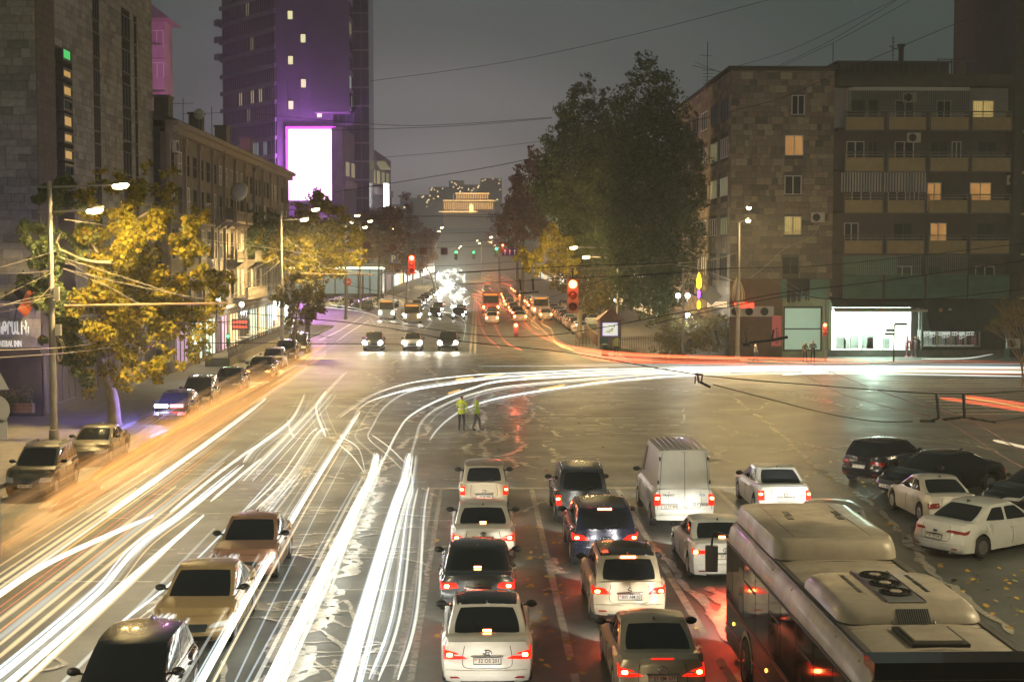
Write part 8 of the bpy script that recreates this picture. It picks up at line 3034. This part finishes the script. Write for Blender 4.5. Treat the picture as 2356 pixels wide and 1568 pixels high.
HT = [('broad white headlight trail with a round tip, left one of two beside the queue', [(600, 1640), (625, 1568), (814, 1177), (853, 1100), (867, 1044)], .24, WHT, 1.5),
   ('broad white headlight trail nearest the queue, rising to a round tip', [(755, 1640), (790, 1568), (905, 1177), (932, 1100), (942, 1044)], .22, WHT, 1.5),
   ('thin white trail along the right side of the broad one', [(850, 1560), (905, 1400), (936, 1180), (950, 1120), (940, 1060)], .05, WHT, 1.0),
   ('white trail curving from the side road down the fourth lane', [(760, 1360), (814, 1195), (846, 1127), (891, 1042), (916, 993), (945, 955), (1008, 920), (1083, 893), (1172, 873), (1430, 858), (1603, 853), (1767, 850), (2060, 850), (2420, 856)], .12, WHT, 1.2),
   ('white trail bending right, inner of the long curves', [(900, 1190), (934, 1085), (956, 1010), (968, 973), (996, 945), (1046, 920), (1108, 900), (1172, 888), (1318, 874), (1453, 864), (1603, 857), (1900, 853), (2420, 858)], .12, WHT, 1.2),
   ('innermost white and orange trail ending at the policeman', [(989, 1012), (1009, 985), (1042, 957), (1084, 935), (1172, 911), (1353, 884), (1478, 871), (1628, 862), (1900, 858), (2420, 866)], .10, WHT, 1.3),
   ('outer white trail of the right-hand curve', [(782, 960), (817, 935), (871, 903), (958, 878), (1083, 863), (1172, 858), (1400, 849), (1700, 843), (2060, 842), (2420, 845)], .09, WHT, 1.1),
   ('white trail second from outside on the curve', [(799, 1005), (822, 947), (858, 920), (933, 898), (1033, 883), (1172, 866), (1400, 854), (1700, 847), (2060, 845), (2420, 848)], .10, WHT, 1.1),
   ('looping white trail that doubles back left of the curve', [(924, 1078), (890, 1045), (854, 1015), (846, 1000), (856, 980), (884, 935), (933, 903), (1008, 885), (1172, 862), (1400, 846)], .07, WHT, 1.1),
   ('crossing white trail, left cross', [(779, 1020), (812, 1050), (837, 1085)], .07, WHT, 1.1), ('crossing white trail, upper left cross', [(782, 1003), (824, 1030), (840, 1085)], .06, WHT, 1.1),
   ('crossing white trail, right cross', [(856, 1000), (895, 1028), (930, 1062)], .07, WHT, 1.1),
   ('wide white band through the left lane to a blunt tip', [(430, 1640), (482, 1530), (682, 1177), (774, 1028), (827, 948)], .20, WHT, 1.4),
   ('white trail with two bends left of the curve', [(560, 1105), (724, 935), (749, 905), (797, 855)], .13, WHT, 1.2),
   ('short bent white trail with orange beads', [(749, 900), (729, 930), (730, 955), (749, 1003)], .14, WHT, 1.3),
   ('short curved white stub crossing the long trail', [(662, 965), (668, 990), (677, 1005)], .14, WHT, 1.2),
   ('white trail hooking upward at its far end', [(560, 1062), (589, 1027), (664, 970), (690, 930), (700, 907)], .12, WHT, 1.1),
   ('long white band from the left edge, uppermost', [(-40, 1395), (120, 1290), (352, 1186)], .16, WHT, 1.3),
   ('long white band crossing the lower left, second', [(-60, 1600), (121, 1453), (236, 1353), (322, 1253), (428, 1177), (560, 1070)], .15, WHT, 1.3),
   ('long white band crossing the lower left, third and widest', [(-40, 1620), (90, 1510), (468, 1185)], .17, WHT, 1.5),
   ('white trail along the kerb lane from the junction, upper', [(251, 1177), (440, 1045), (589, 935), (612, 915)], .13, WHT, 1.2),
   ('white trail along the kerb lane, lower', [(392, 1177), (500, 1090), (589, 1025)], .13, WHT, 1.2),
   ('short blunt white trail in the left lanes', [(485, 1152), (540, 1105), (600, 1055)], .12, WHT, 1.2),
   ('white trail wobbling beside the wide band', [(590, 1170), (661, 1098), (726, 1001), (745, 985)], .08, WHT, 1.1),
   ('faint bluish white ghost beam through the amber taxi', [(340, 1440), (470, 1330), (590, 1200), (680, 1090)], .09, BLU, .5),
   ('bluish white beam through the bonnet of the black car', [(250, 1600), (380, 1480), (455, 1400)], .07, BLU, .7),
   ('white trail from the left side street, outer arc', [(700, 700), (729, 698), (814, 708), (838, 722), (790, 755), (735, 782)], .13, WHT, 1.4),
   ('white trail from the left side street, inner arc', [(714, 703), (800, 712), (852, 722), (889, 740), (889, 755)], .12, WHT, 1.3),
   ('white trail swinging in to the middle waiting car', [(808, 698), (870, 706), (905, 722), (922, 738), (940, 744)], .12, WHT, 1.3),
   ('straight white trail leaving the left waiting car', [(849, 737), (815, 757), (774, 785)], .12, WHT, 1.3),
   ('short white twin strokes by the left waiting car', [(850, 728), (862, 745)], .12, WHT, 1.2),
   ('white arc over the rightmost waiting car', [(985, 716), (1030, 719), (1060, 730), (1071, 748), (1066, 782)], .14, WHT, 1.5),
   ('white hook beside the rightmost waiting car', [(994, 718), (992, 740), (976, 758)], .14, WHT, 1.3)]
for lab, pts, r, c, es in HT:
 k_ = .5 if 'curv' in lab or 'innermost' in lab or 'outer white' in lab else 1
 trail(lab, pts, r * (.45 if k_ < 1 else .46 if 'broad' in lab else .42), c, es * (.42 if k_ < 1 else .8))
fine = []
def alongside(base, dx, dy, r, c, es, f0=0.0, f1=1.0):
 P = base[1]
 if len(P) < 4:
  return
 k0, k1 = int(f0 * (len(P) - 1)), max(int(f0 * (len(P) - 1)) + 2, int(round(f1 * (len(P) - 1))) + 1)
 P = P[k0:k1]
 if len(P) < 2:
  return
 trail('fine %s thread beside the broad trails' % {WHT: 'white', CRM: 'cream', AMB: 'amber', ORG: 'orange', REDT: 'red', BLU: 'bluish'}[c], [(x + dx * (y - 590) / 500, y + dy) for x, y in P], r, c, es, group='fine %s threads' % {WHT: 'white', CRM: 'cream', AMB: 'amber', ORG: 'orange', REDT: 'red', BLU: 'bluish'}[c], name='light_thread', z=.7)
for i, hb in enumerate(HT[:26]):
 for _ in range(2 if 3 <= i <= 8 else 5 if 17 <= i <= 19 else 8):
  alongside(hb, rt2.gauss(0, 17), rt2.uniform(-2, 3), rt2.uniform(.012, .045), rt2.choice([WHT, WHT, BLU, CRM, BLU]), rt2.choice([.14, .24, .4, .7]), rt2.uniform(0, .3), rt2.uniform(.7, 1))
for hb in HT[:2]:
 for _ in range(13):
  alongside(hb, rt2.gauss(0, 9), rt2.uniform(-3, 6), rt2.uniform(.02, .06), rt2.choice([WHT, WHT, BLU]), rt2.choice([.2, .4, .7]), 0, rt2.choice([.75, 1, 1]))
for (x0, y0, c, r, es) in [(0, 1335, CRM, .05, .9), (0, 1350, CRM, .04, .8), (0, 1372, AMB, .03, .8), (0, 1425, CRM, .06, .7), (0, 1450, ORG, .025, .9), (0, 1480, CRM, .04, .8), (0, 1508, CRM, .05, .8), (0, 1540, BLU, .05, .5), (60, 1568, CRM, .06, .8), (0, 1395, REDT, .02, .6), (0, 1410, REDT, .015, .6), (0, 1320, CRM, .03, .6),
         (150, 1568, BLU, .04, .5), (0, 1465, BLU, .08, .45), (0, 1300, CRM, .03, .5), (30, 1590, WHT, .05, .8), (0, 1360, WHT, .05, .9)]:
 f = rt2.uniform(.28, .52)
 x1, y1 = x0 + (1100 - x0) * f, y0 + (590 - y0) * f
 es *= .5
 trail('straight %s streak in the lower left running to the vanishing point' % {WHT: 'white', CRM: 'cream', AMB: 'amber', ORG: 'orange', REDT: 'red', BLU: 'bluish'}[c], [(x0 - 60, y0 + 60 * (y0 - 590) / 1100), ((x0 + x1) / 2, (y0 + y1) / 2), (x1, y1)], r, c, es, group='streaks in the lower left', name='light_thread')
for i in range(125):
 f0 = rt2.uniform(0, 1)
 xk, yk = 0, 1128 + f0 * 185
 s0, s1 = rt2.uniform(-.04, .42), 0
 s1 = s0 + rt2.uniform(.15, .5)
 s1 = min(s1, .68)
 z = rt2.choice([.3, .5, .7, .9, 1.1])
 P = [(xk + (1100 - xk) * s, yk + (590 - yk) * s) for s in (s0, (s0 + s1) / 2, s1)]
 trail('dull amber streak of reflected lamp light over the kerb lane', P, rt2.choice([.03, .05, .16, .24, .3, .36]), rt2.choice([(.85, .38, .10), ORG, (.8, .45, .18), (.6, .35, .14)]), rt2.choice([.03, .06, .10, .16]) * (.6 if s0 < .08 else 1.35), z=z, group='amber streaks over the kerb lane', name='light_thread')
trail('thin lilac thread wandering along the kerb lane', [(328, 990), (420, 930), (540, 865), (640, 820), (690, 795), (722, 775)], .025, (.75, .7, .8), .3, z=.8, name='light_thread', group=None)
trail('second lilac thread reaching the junction', [(590, 925), (640, 890), (700, 850), (760, 800), (800, 780)], .03, (.75, .7, .8), .3, z=.8, name='light_thread', group=None)
RT = [('red trail of a car driving up the avenue, left wheel line', [(1098, 715), (1104, 743), (1119, 773), (1150, 800)], .07, REDT, 1.2), ('red trail of a car driving up the avenue, right wheel line', [(1127, 715), (1139, 748), (1162, 785), (1200, 805)], .07, REDT, 1.2),
   ('orange zigzag trail nearest the parked cars', [(1240, 705), (1258, 722), (1246, 742), (1268, 757), (1276, 785), (1300, 800)], .07, AMB, 1.4), ('orange zigzag trail second from the parked cars', [(1212, 700), (1232, 722), (1222, 742), (1240, 757)], .07, AMB, 1.3),
   ('red zigzag trail in the right lanes', [(1190, 700), (1213, 718), (1206, 738), (1222, 757)], .06, REDT, 1.3), ('orange trail bending to the right', [(1178, 702), (1215, 730), (1250, 760), (1282, 790), (1320, 806)], .06, AMB, 1.2)]
for lab, pts, r, c, es in RT:
 trail(lab, pts, r * 1.5, c, es * 1.0, z=.85, group='tail-lamp trails')
for i in range(15):
 d = i * 3.2
 c = rt2.choice([REDT, REDT, REDT, ORG, (0.9, 0.25, 0.12)])
 P = [(1150 + i * 7 + rt2.uniform(-6, 6), 712 + rt2.uniform(-6, 6)), (1200 + i * 5, 748 + d * .35), (1262 + i * 3, 782 + d * .28), (1360, 803 + d * .5), (1500, 815 + d * .45), (1720, 822 + d * .4), (2000, 828 + d * .35), (2420, 834 + d * .4)]
 cut = rt2.choice([4, 5, 5, 6, 6, 7])
 trail('thin red trail sweeping right round the kiosk corner', P[:cut], rt2.uniform(.03, .08), c, rt2.uniform(.2, .55), z=.85, group='red trails sweeping round the kiosk corner', name='light_thread')
for i, (y, c, r, es, xa, xb) in enumerate([(836, WHT, .05, .8, 1300, 2420), (840, BLU, .07, .7, 1100, 2420), (845, WHT, .06, .9, 1650, 2420), (850, AMB, .05, .9, 1500, 2420), (847, REDT, .05, .8, 1700, 2420), (853, WHT, .05, .9, 1800, 2420), (860, REDT, .05, .7, 2200, 2420), (857, CRM, .05, .8, 1900, 2420), (833, REDT, .04, .7, 1900, 2420), (829, REDT, .05, .7, 1650, 2300)]):
 trail('level %s trail across the mouth of the side road' % {WHT: 'white', BLU: 'bluish', AMB: 'amber', REDT: 'red', CRM: 'cream'}[c], [(xa, y + 2), ((xa + xb) / 2, y), (xb, y + 1)], r * .6, c, es * .35, z=.8, group='level trails across the side road mouth', name='light_thread')
for i, (x0, y0, x1, y1) in enumerate([(1048, 873, 1090, 868), (1115, 866, 1160, 860), (1205, 868, 1260, 862), (1240, 896, 1300, 885), (1335, 885, 1400, 874), (1445, 874, 1520, 866), (1580, 862, 1680, 857), (1770, 852, 1880, 849), (1030, 905, 1060, 896), (1980, 850, 2060, 849)]):
 trail('orange dash left by a blinking indicator on the curve', [(x0, y0), ((x0 + x1) / 2, (y0 + y1) / 2), (x1, y1)], .06, AMB, .6, z=.75, group='orange indicator dashes on the curve', name='light_thread')
for lab, P, r, c in [('broad red double band at the right edge, upper', [(2215, 911), (2290, 920), (2420, 940)], .10, REDT), ('broad red double band at the right edge, lower', [(2163, 915), (2260, 928), (2420, 953)], .10, REDT), ('white and orange stroke low at the right edge', [(2285, 1012), (2330, 1022), (2420, 1042)], .06, CRM), ('orange flecks inside the red bands', [(2215, 914), (2290, 925), (2420, 950)], .04, AMB),
      ('rising white line before the boutique window', [(2120, 825), (2220, 824), (2285, 814)], .05, WHT), ('pale stroke low before the shop', [(1800, 862), (1860, 858), (1900, 857)], .08, BLU)]:
 trail(lab, P, r, c, .42, z=.8, group=None)
for i in range(64):
 x, y = rt2.gauss(1033, 19), rt2.uniform(606, 706)
 P = [(x, y)]
 for _ in range(rt2.choice([2, 3, 4])):
  x += rt2.uniform(-13, 13)
  y += rt2.uniform(-9, 11)
  P.append((min(1068, max(985, x)), min(706, max(601, y))))
 trail('white scribble of headlights in the creeping oncoming queue', P, rt2.uniform(.09, .22) * (150 / (P[0][1] - 590 + 60)), WHT, 3.0, group='headlight scribbles in the far oncoming queue', name='light_scribble', n=5)
for i in range(90):
 x, y = rt2.uniform(1085, 1240), rt2.uniform(606, 700)
 if x > 1090 + (y - 590) * 1.45:
  continue
 P = [(x, y), (x + rt2.uniform(4, 22), y + rt2.uniform(3, 14)), (x + rt2.uniform(10, 36), y + rt2.uniform(10, 24))]
 trail('short red or amber streak in the far departing traffic', P, rt2.uniform(.08, .2), rt2.choice([REDT, REDT, REDT, AMB]), 1.8, z=.95, group='short streaks in the far departing traffic', name='light_scribble', n=4)
# ================================================================ distant traffic, parked rows and people
rj = random.Random(123)
FS = {'sedan': sedan(), 'suv': suv(), 'hatch': hatch()}
PAINTS = [P_white2, P_silver, P_dgrey, P_black, P_white, P_gold, P_blue]
NAMES = {P_white2: 'white', P_silver: 'silver', P_dgrey: 'grey', P_black: 'black', P_white: 'cream white', P_gold: 'beige', P_blue: 'dark blue'}
_proto = {}
def far_car(X, Y, rz, pm, st, on, label, group):
 key = (pm.name, st, on)
 if key not in _proto:
  t = make_car(label, FS[st], pm, X, Y, rz, tail='wide' if st == 'sedan' else 'tall', lights={'go': 'brake', 'in': 'off', 'off': 'off'}[on], third=None, style=st, lod=0, front=False, group=group)
  bo = [c for c in t.children if c.name.startswith('body')][0]
  S_ = FS[st]
  if on == 'in':
   for sd in (-1, 1):
    q = S_.body(sd * .8, 1, .7)
    b = MB()
    b.lathe([(0, .03), (.16, 0), (0, -.03)], 8, 'Y')
    b.build('headlight_bulb', M_headfar, bo, loc=(q.x, q.y + .06, q.z))
  if on == 'go':
   for sd in (-1, 1):
    q = S_.body(sd * .84, -1, .72)
    b = MB()
    b.lathe([(0, .03), (.13, 0), (0, -.03)], 8, 'Y')
    b.build('brake_lamp', M_redhot, bo, loc=(q.x, q.y - .06, q.z))
  _proto[key] = t
  return t
 t = copy_tree(_proto[key])
 t.location = (X, Y, 0)
 t.rotation_euler = (0, 0, rz)
 t['label'] = label
 t['group'] = group
 return t
ORD = ['nearest', 'second', 'third', 'fourth', 'fifth', 'sixth', 'seventh', 'eighth', 'ninth', 'tenth', 'eleventh', 'twelfth', 'thirteenth', 'fourteenth', 'fifteenth', 'sixteenth']
y = 156.5
for k in range(13):
 pm = [P_white2, P_black, P_beige, P_white2, P_dgrey, P_silver][k % 6] if k else P_white2
 st = ['sedan', 'suv', 'sedan', 'hatch'][k % 4]
 NAMES.setdefault(P_beige, 'beige')
 far_car(11.2 + (0 if k else -.0), y, 0, pm, st, 'off', '%s car parked along the right kerb behind the kiosk, %s of the row' % (NAMES.get(pm, 'pale'), ORD[k]), 'cars parked along the right kerb')
 y += 6.1
for k in range(9):
 pm = rj.choice([P_white2, P_black, P_dgrey, P_gold])
 far_car(14.6, 176 + k * 7.5, R(-20), pm, 'suv' if k % 2 else 'sedan', 'off', '%s car parked half on the right pavement, %s of that row' % (NAMES[pm], ORD[k]), 'cars parked half on the right pavement')
slots = []
for lane, x in enumerate((1.9, 5.4, 8.9)):
 y = 178 + lane * 5 + rj.uniform(0, 8)
 k = 0
 while y < 560 and k < 16:
  if not (lane == 0 and 205 < y < 232) and not (lane == 2 and 196 < y < 222):
   pm = rj.choice(PAINTS)
   st = rj.choice(['sedan', 'suv', 'hatch', 'sedan'])
   far_car(x + rj.uniform(-.2, .2), y, 0, pm, st, 'go', '%s car driving away with red lamps in the %s lane, %s from the junction' % (NAMES[pm], ['inner', 'middle', 'outer'][lane], ORD[k]), 'cars driving away up the avenue')
   k += 1
  y += rj.uniform(6.3, 11)
for lane, x in enumerate((-2.6, -6.2, -9.8)):
 y = 186 + lane * 6 + rj.uniform(0, 8)
 k = 0
 while y < 520 and k < (9 if lane == 2 else 2):
  pm = rj.choice(PAINTS)
  st = rj.choice(['sedan', 'suv', 'hatch', 'suv'])
  far_car(x + rj.uniform(-.2, .2), y, math.pi, pm, st, 'in', '%s car with dazzling headlights coming on in the %s lane, %s from the junction' % (NAMES[pm], ['inner', 'middle', 'outer'][lane], ORD[k]), 'oncoming cars on the far avenue')
  k += 1
  y += rj.uniform(11, 22)
for k in range(6):
 pm = [P_white2, P_gold, P_dgrey][k % 3]
 far_car(-18.5 - (k % 2) * 5.5, 206 + k * 9 if k > 1 else 232 + k * 10, R(100), pm, 'suv', 'off', '%s car parked across the mouth of the left side street, %s' % (NAMES[pm], ORD[k]), 'cars parked by the pavilion')
def far_bus(label, X, Y, rz, m, w=2.5, h=3.1, L_=11, lit=None, face=-1, adtext=None):
 t = thing('bus', label, 'bus', (X, Y, 0), rz)
 b = MB()
 b.box(-w / 2, w / 2, 0, L_, .35, h)
 o = b.build('body', m, t)
 b = MB()
 b.box(-w / 2 + .15, w / 2 - .15, -.03, -.003, h * .52, h * .86)
 b.build('window', M_cglass, t)
 b = MB()
 b.box(-w / 2 + .3, w / 2 - .3, -.05, -.003, h * .88, h * .95)
 b.build('route_board', mat('amber_board', (.3, .2, .05), .4, emit=(1.0, .35, .04), es=1.1), t)
 for sd in (-1, 1):
  b = MB()
  b.box(sd * w * .42 - .13, sd * w * .42 + .13, -.06, -.003, .8, 1.15)
  b.build('tail_light' if face < 0 else 'headlight', M_redhot if face < 0 else M_headfar, t)
  for yy in (2.2, L_ - 2.5):
   b = MB()
   b.lathe([(0, -.12), (.48, -.12), (.48, .12), (0, .12)], 14, 'X', (sd * (w / 2 - .1), yy, .48))
   b.build('wheel', M_tyre, t)
  for k in range(6):
   b = MB()
   b.box(min(sd * w / 2, sd * (w / 2 + .012)), max(sd * w / 2, sd * (w / 2 + .012)), .6 + k * 1.7, 2.1 + k * 1.7, h * .5, h * .85)
   b.build('side_window', M_cglass, t)
 if adtext:
  text(adtext, .62, t, (0, -.05, h * .43), m=M_plate, ext=.01)
 return t
far_bus('reddish bus with an amber route board seen from behind in the inner lane', 1.9, 212, 0, mat('paint_bus_red', (0.42, 0.10, 0.07), .5), adtext='J. Barron')
far_bus('blue and white minibus with red lamps in the outer lane', 9.0, 203, 0, mat('paint_bus_blue', (0.40, 0.42, 0.55), .5), w=2.3, h=2.8, L_=8)
far_bus('white van with a light bar facing us at the far stop line', gnd(945, 697).x, gnd(945, 700).y - 62, 0, P_white2, w=2.1, h=2.7, L_=5.5, face=1)
far_bus('beige van with amber lamps on its roof facing us', gnd(988, 697).x + .5, 181, 0, P_gold, w=2.1, h=2.5, L_=5.5, face=1)
M_person = {}
def person(label, p, rz, top, legs, skin=(0.35, 0.22, 0.15), hair=(0.02, 0.015, 0.012), H=1.74, pose='stand', hood=False, vest=False, phone=False, stride=0.0):
 """one continuous skinned body; clothing is told by colour bands of the same surface"""
 s = H / 1.74
 J = {}
 V = []
 E = []
 Rd = []
 def j(n, x, y, z, r, par=None):
  J[n] = len(V)
  V.append((x * s, y * s, z * s))
  Rd.append(r * s)
  if par is not None:
   E.append((J[par], J[n]))
 st = stride
 j('pelvis', 0, 0, .95, .150)
 j('waist', 0, -.01, 1.10, .135, 'pelvis')
 j('chest', 0, -.015, 1.30, .160, 'waist')
 j('neck0', 0, 0, 1.46, .085, 'chest')
 j('neck', 0, -.01, 1.52, .058, 'neck0')
 j('head0', 0, -.03, 1.60, .088, 'neck')
 j('head', 0, -.03, 1.69, .082, 'head0')
 for sd, nm in ((-1, 'l'), (1, 'r')):
  f = st * sd
  j('hip' + nm, sd * .10, 0, .86, .105, 'pelvis')
  j('knee' + nm, sd * .11, -.03 - f * .5, .48, .068, 'hip' + nm)
  j('ankle' + nm, sd * .115, .02 - f, .10, .048, 'knee' + nm)
  j('toe' + nm, sd * .13, -.15 - f, .045, .040, 'ankle' + nm)
  j('sho' + nm, sd * .19, 0, 1.42, .072, 'chest')
  if pose == 'phone' or (pose == 'onehand' and sd > 0):
   j('elb' + nm, sd * .25, -.03, 1.14, .052, 'sho' + nm)
   j('wri' + nm, sd * .09, -.26, 1.20, .036, 'elb' + nm)
   j('han' + nm, sd * .04, -.31, 1.24, .038, 'wri' + nm)
  else:
   j('elb' + nm, sd * .27, .01 + f * .2, 1.12, .052, 'sho' + nm)
   j('wri' + nm, sd * .27, -.06 + f * .5, .86, .036, 'elb' + nm)
   j('han' + nm, sd * .26, -.08 + f * .55, .76, .036, 'wri' + nm)
 me = bpy.data.meshes.new('skeleton')
 me.from_pydata(V, E, [])
 o = bpy.data.objects.new('tmp_skin', me)
 COL.objects.link(o)
 md = o.modifiers.new('skin', 'SKIN')
 for i, sv in enumerate(me.skin_vertices[0].data):
  sv.radius = (Rd[i], Rd[i] * .82)
  sv.use_root = i == 0
 sb = o.modifiers.new('sub', 'SUBSURF')
 sb.levels = 1
 sb.render_levels = 1
 dg = bpy.context.evaluated_depsgraph_get()
 m2 = bpy.data.meshes.new_from_object(o.evaluated_get(dg))
 bpy.data.objects.remove(o)
 mats = [mat('cloth_%.2f_%.2f_%.2f' % tuple(top), top, .8), mat('cloth_%.2f_%.2f_%.2f' % tuple(legs), legs, .8), mat('skin_%.2f' % skin[0], skin, .6), mat('hair_%.2f' % hair[0], hair, .7), mat('shoe_black', (.015, .015, .015), .5)]
 m2.materials.clear()
 for m in mats:
  m2.materials.append(m)
 for f in m2.polygons:
  c = f.center / s
  k = 0
  if c.z > 1.50:
   k = 2
   if c.z > 1.70 or (c.y > -.0 and c.z > 1.56):
    k = 3
  elif c.z < .10:
   k = 4
  elif c.z < .93 and abs(c.x) < .22:
   k = 1
  elif (pose in ('phone', 'onehand') and c.y < -.24) or (abs(c.x) > .2 and c.z < .82):
   k = 2
  f.material_index = k
  f.use_smooth = True
 t = thing('person', label, 'person', tuple(p), rz)
 body = put('body', m2, t)
 fb = MB()
 fb.add([(-.012 * s, -.118 * s, 1.60 * s), (.012 * s, -.118 * s, 1.60 * s), (0, -.142 * s, 1.605 * s), (0, -.118 * s, 1.65 * s)], [(0, 1, 2), (1, 3, 2), (3, 0, 2)])
 fb.build('nose', mats[2], body)
 for sd in (-1, 1):
  b = MB()
  b.lathe([(0, -.006), (.011, -.003), (0, .002)], 8, 'Y', (sd * .032 * s, -.112 * s, 1.655 * s))
  b.build('eye', mats[3], body)
  b = MB()
  b.lathe([(0, -.01), (.022, 0), (0, .01)], 8, 'X', (sd * .088 * s, -.03 * s, 1.64 * s))
  b.build('ear', mats[2], body)
  hn = Vector(V[J['hanl' if sd < 0 else 'hanr']])
  wr = Vector(V[J['wril' if sd < 0 else 'wrir']])
  d = (hn - wr).normalized()
  side = d.cross(Vector((0, 1, 0)) if abs(d.y) < .8 else Vector((0, 0, 1))).normalized()
  for q, (off, ln) in enumerate(((-.026, .062), (-.009, .072), (.009, .068), (.025, .055))):
   b = MB()
   a = hn + side * off * s
   b.tube([a, a + d * ln * .5 * s + Vector((0, -.006, 0)), a + d * ln * s + Vector((0, -.022, 0))], [.0095 * s, .009 * s, .007 * s], 5)
   b.build('finger', mats[2], body)
  b = MB()
  a = wr.lerp(hn, .6) + side * .03 * s
  b.tube([a, a + side * .022 * s + d * .03 * s, a + side * .02 * s + d * .06 * s], [.011 * s, .01 * s, .008 * s], 5)
  b.build('thumb', mats[2], body)
 b = MB()
 b.bar((-.022 * s, -.114 * s, 1.575 * s), (.022 * s, -.114 * s, 1.575 * s), .006, .008)
 b.build('mouth', mat('lip', (.25, .09, .08), .6), body)
 if hood:
  b = MB()
  b.lathe([(.10 * s, 1.46 * s), (.14 * s, 1.50 * s), (.15 * s, 1.56 * s), (.10 * s, 1.60 * s)], 12)
  b.build('collar', mats[0], body, smooth=True)
 b = MB()   # jacket skirt
 b.lathe([(.155 * s, .84 * s), (.175 * s, .90 * s), (.165 * s, 1.0 * s), (.15 * s, 1.1 * s)], 14)
 b.v = [(x, y * .82, z) for x, y, z in b.v]
 b.build('jacket_hem', mats[0], body, smooth=True)
 if vest:
  for z in (1.05, 1.22):
   b = MB()
   n = 16
   for i in range(n):
    a0, a1 = 2 * math.pi * i / n, 2 * math.pi * (i + 1) / n
    rx, ry = (.205 if z > 1.1 else .185) * s, (.165 if z > 1.1 else .152) * s
    b.face([(rx * math.cos(a0), ry * math.sin(a0) - .01, z * s), (rx * math.cos(a1), ry * math.sin(a1) - .01, z * s), (rx * math.cos(a1), ry * math.sin(a1) - .01, (z + .05) * s), (rx * math.cos(a0), ry * math.sin(a0) - .01, (z + .05) * s)])
   b.build('reflective_band', mat('reflective', (.6, .6, .58), .4), body)
 if phone:
  b = MB()
  b.cbox((0, -.35 * s, 1.27 * s), (.07, .012, .14))
  tag(b.build('phone', M_trim, t))
 return t
def spot(px, py, z=.13):
 return gnd(px, py, z)
q = spot(1852, 834)
person('pedestrian in a tan hooded jacket standing before the green window', q, R(10), (0.16, 0.11, 0.06), (0.05, 0.045, 0.045), hood=True, H=1.66)
q = spot(1870, 834)
person('man in a dark jacket looking at a phone before the green window', q, R(-15), (0.03, 0.032, 0.035), (0.02, 0.02, 0.03), H=1.82, pose='phone', phone=True)
q = gnd(1062, 992, 0)
person('traffic policeman in a bright yellow vest standing in the junction', q, R(160), (0.42, 0.55, 0.05), (0.03, 0.03, 0.06), H=1.80, vest=True, pose='onehand')
q = gnd(1097, 990, 0)
person('second traffic policeman in a yellow vest beside the first one', q, R(75), (0.40, 0.52, 0.06), (0.10, 0.10, 0.12), H=1.72, vest=True, stride=.16)
q = spot(1738, 833)
person('walker in a white coat near the lamp post', q, R(90), (0.50, 0.48, 0.44), (0.10, 0.14, 0.16), H=1.66, stride=.2)
q = spot(1418, 820)
person('policeman in a yellow vest by the kiosk door', q, R(180), (0.42, 0.55, 0.05), (0.02, 0.03, 0.03), H=1.78, vest=True)
q = spot(1544, 808)
person('man in a brown jacket standing beside the big trunk', q, R(60), (0.10, 0.06, 0.04), (0.03, 0.03, 0.03), H=1.74)
q = spot(1568, 808)
person('person in a black coat right of the big trunk', q, R(-40), (0.02, 0.02, 0.025), (0.02, 0.02, 0.02), H=1.70, pose='onehand')
q = spot(1588, 815)
person('person in dark clothes between the shrubs', q, R(0), (0.02, 0.022, 0.03), (0.02, 0.02, 0.02), H=1.60)
# ================================================================ haze
b = MB()
b.box(-800, 800, -110, 2100, -1.6, 110)
_m = bpy.data.materials.new('evening_haze')
_m.use_nodes = True
_nt = _m.node_tree
_nt.nodes.clear()
_o = _nt.nodes.new('ShaderNodeOutputMaterial')
_v = _nt.nodes.new('ShaderNodeVolumePrincipled')
_v.inputs['Color'].default_value = (0.84, 0.88, 0.86, 1)
_v.inputs['Density'].default_value = 0.0008
_v.inputs['Anisotropy'].default_value = 0.2
_nt.links.new(_v.outputs[0], _o.inputs['Volume'])
o = b.build('haze', _m)
o['kind'] = 'stuff'
o['label'] = 'thin evening haze over the whole street'
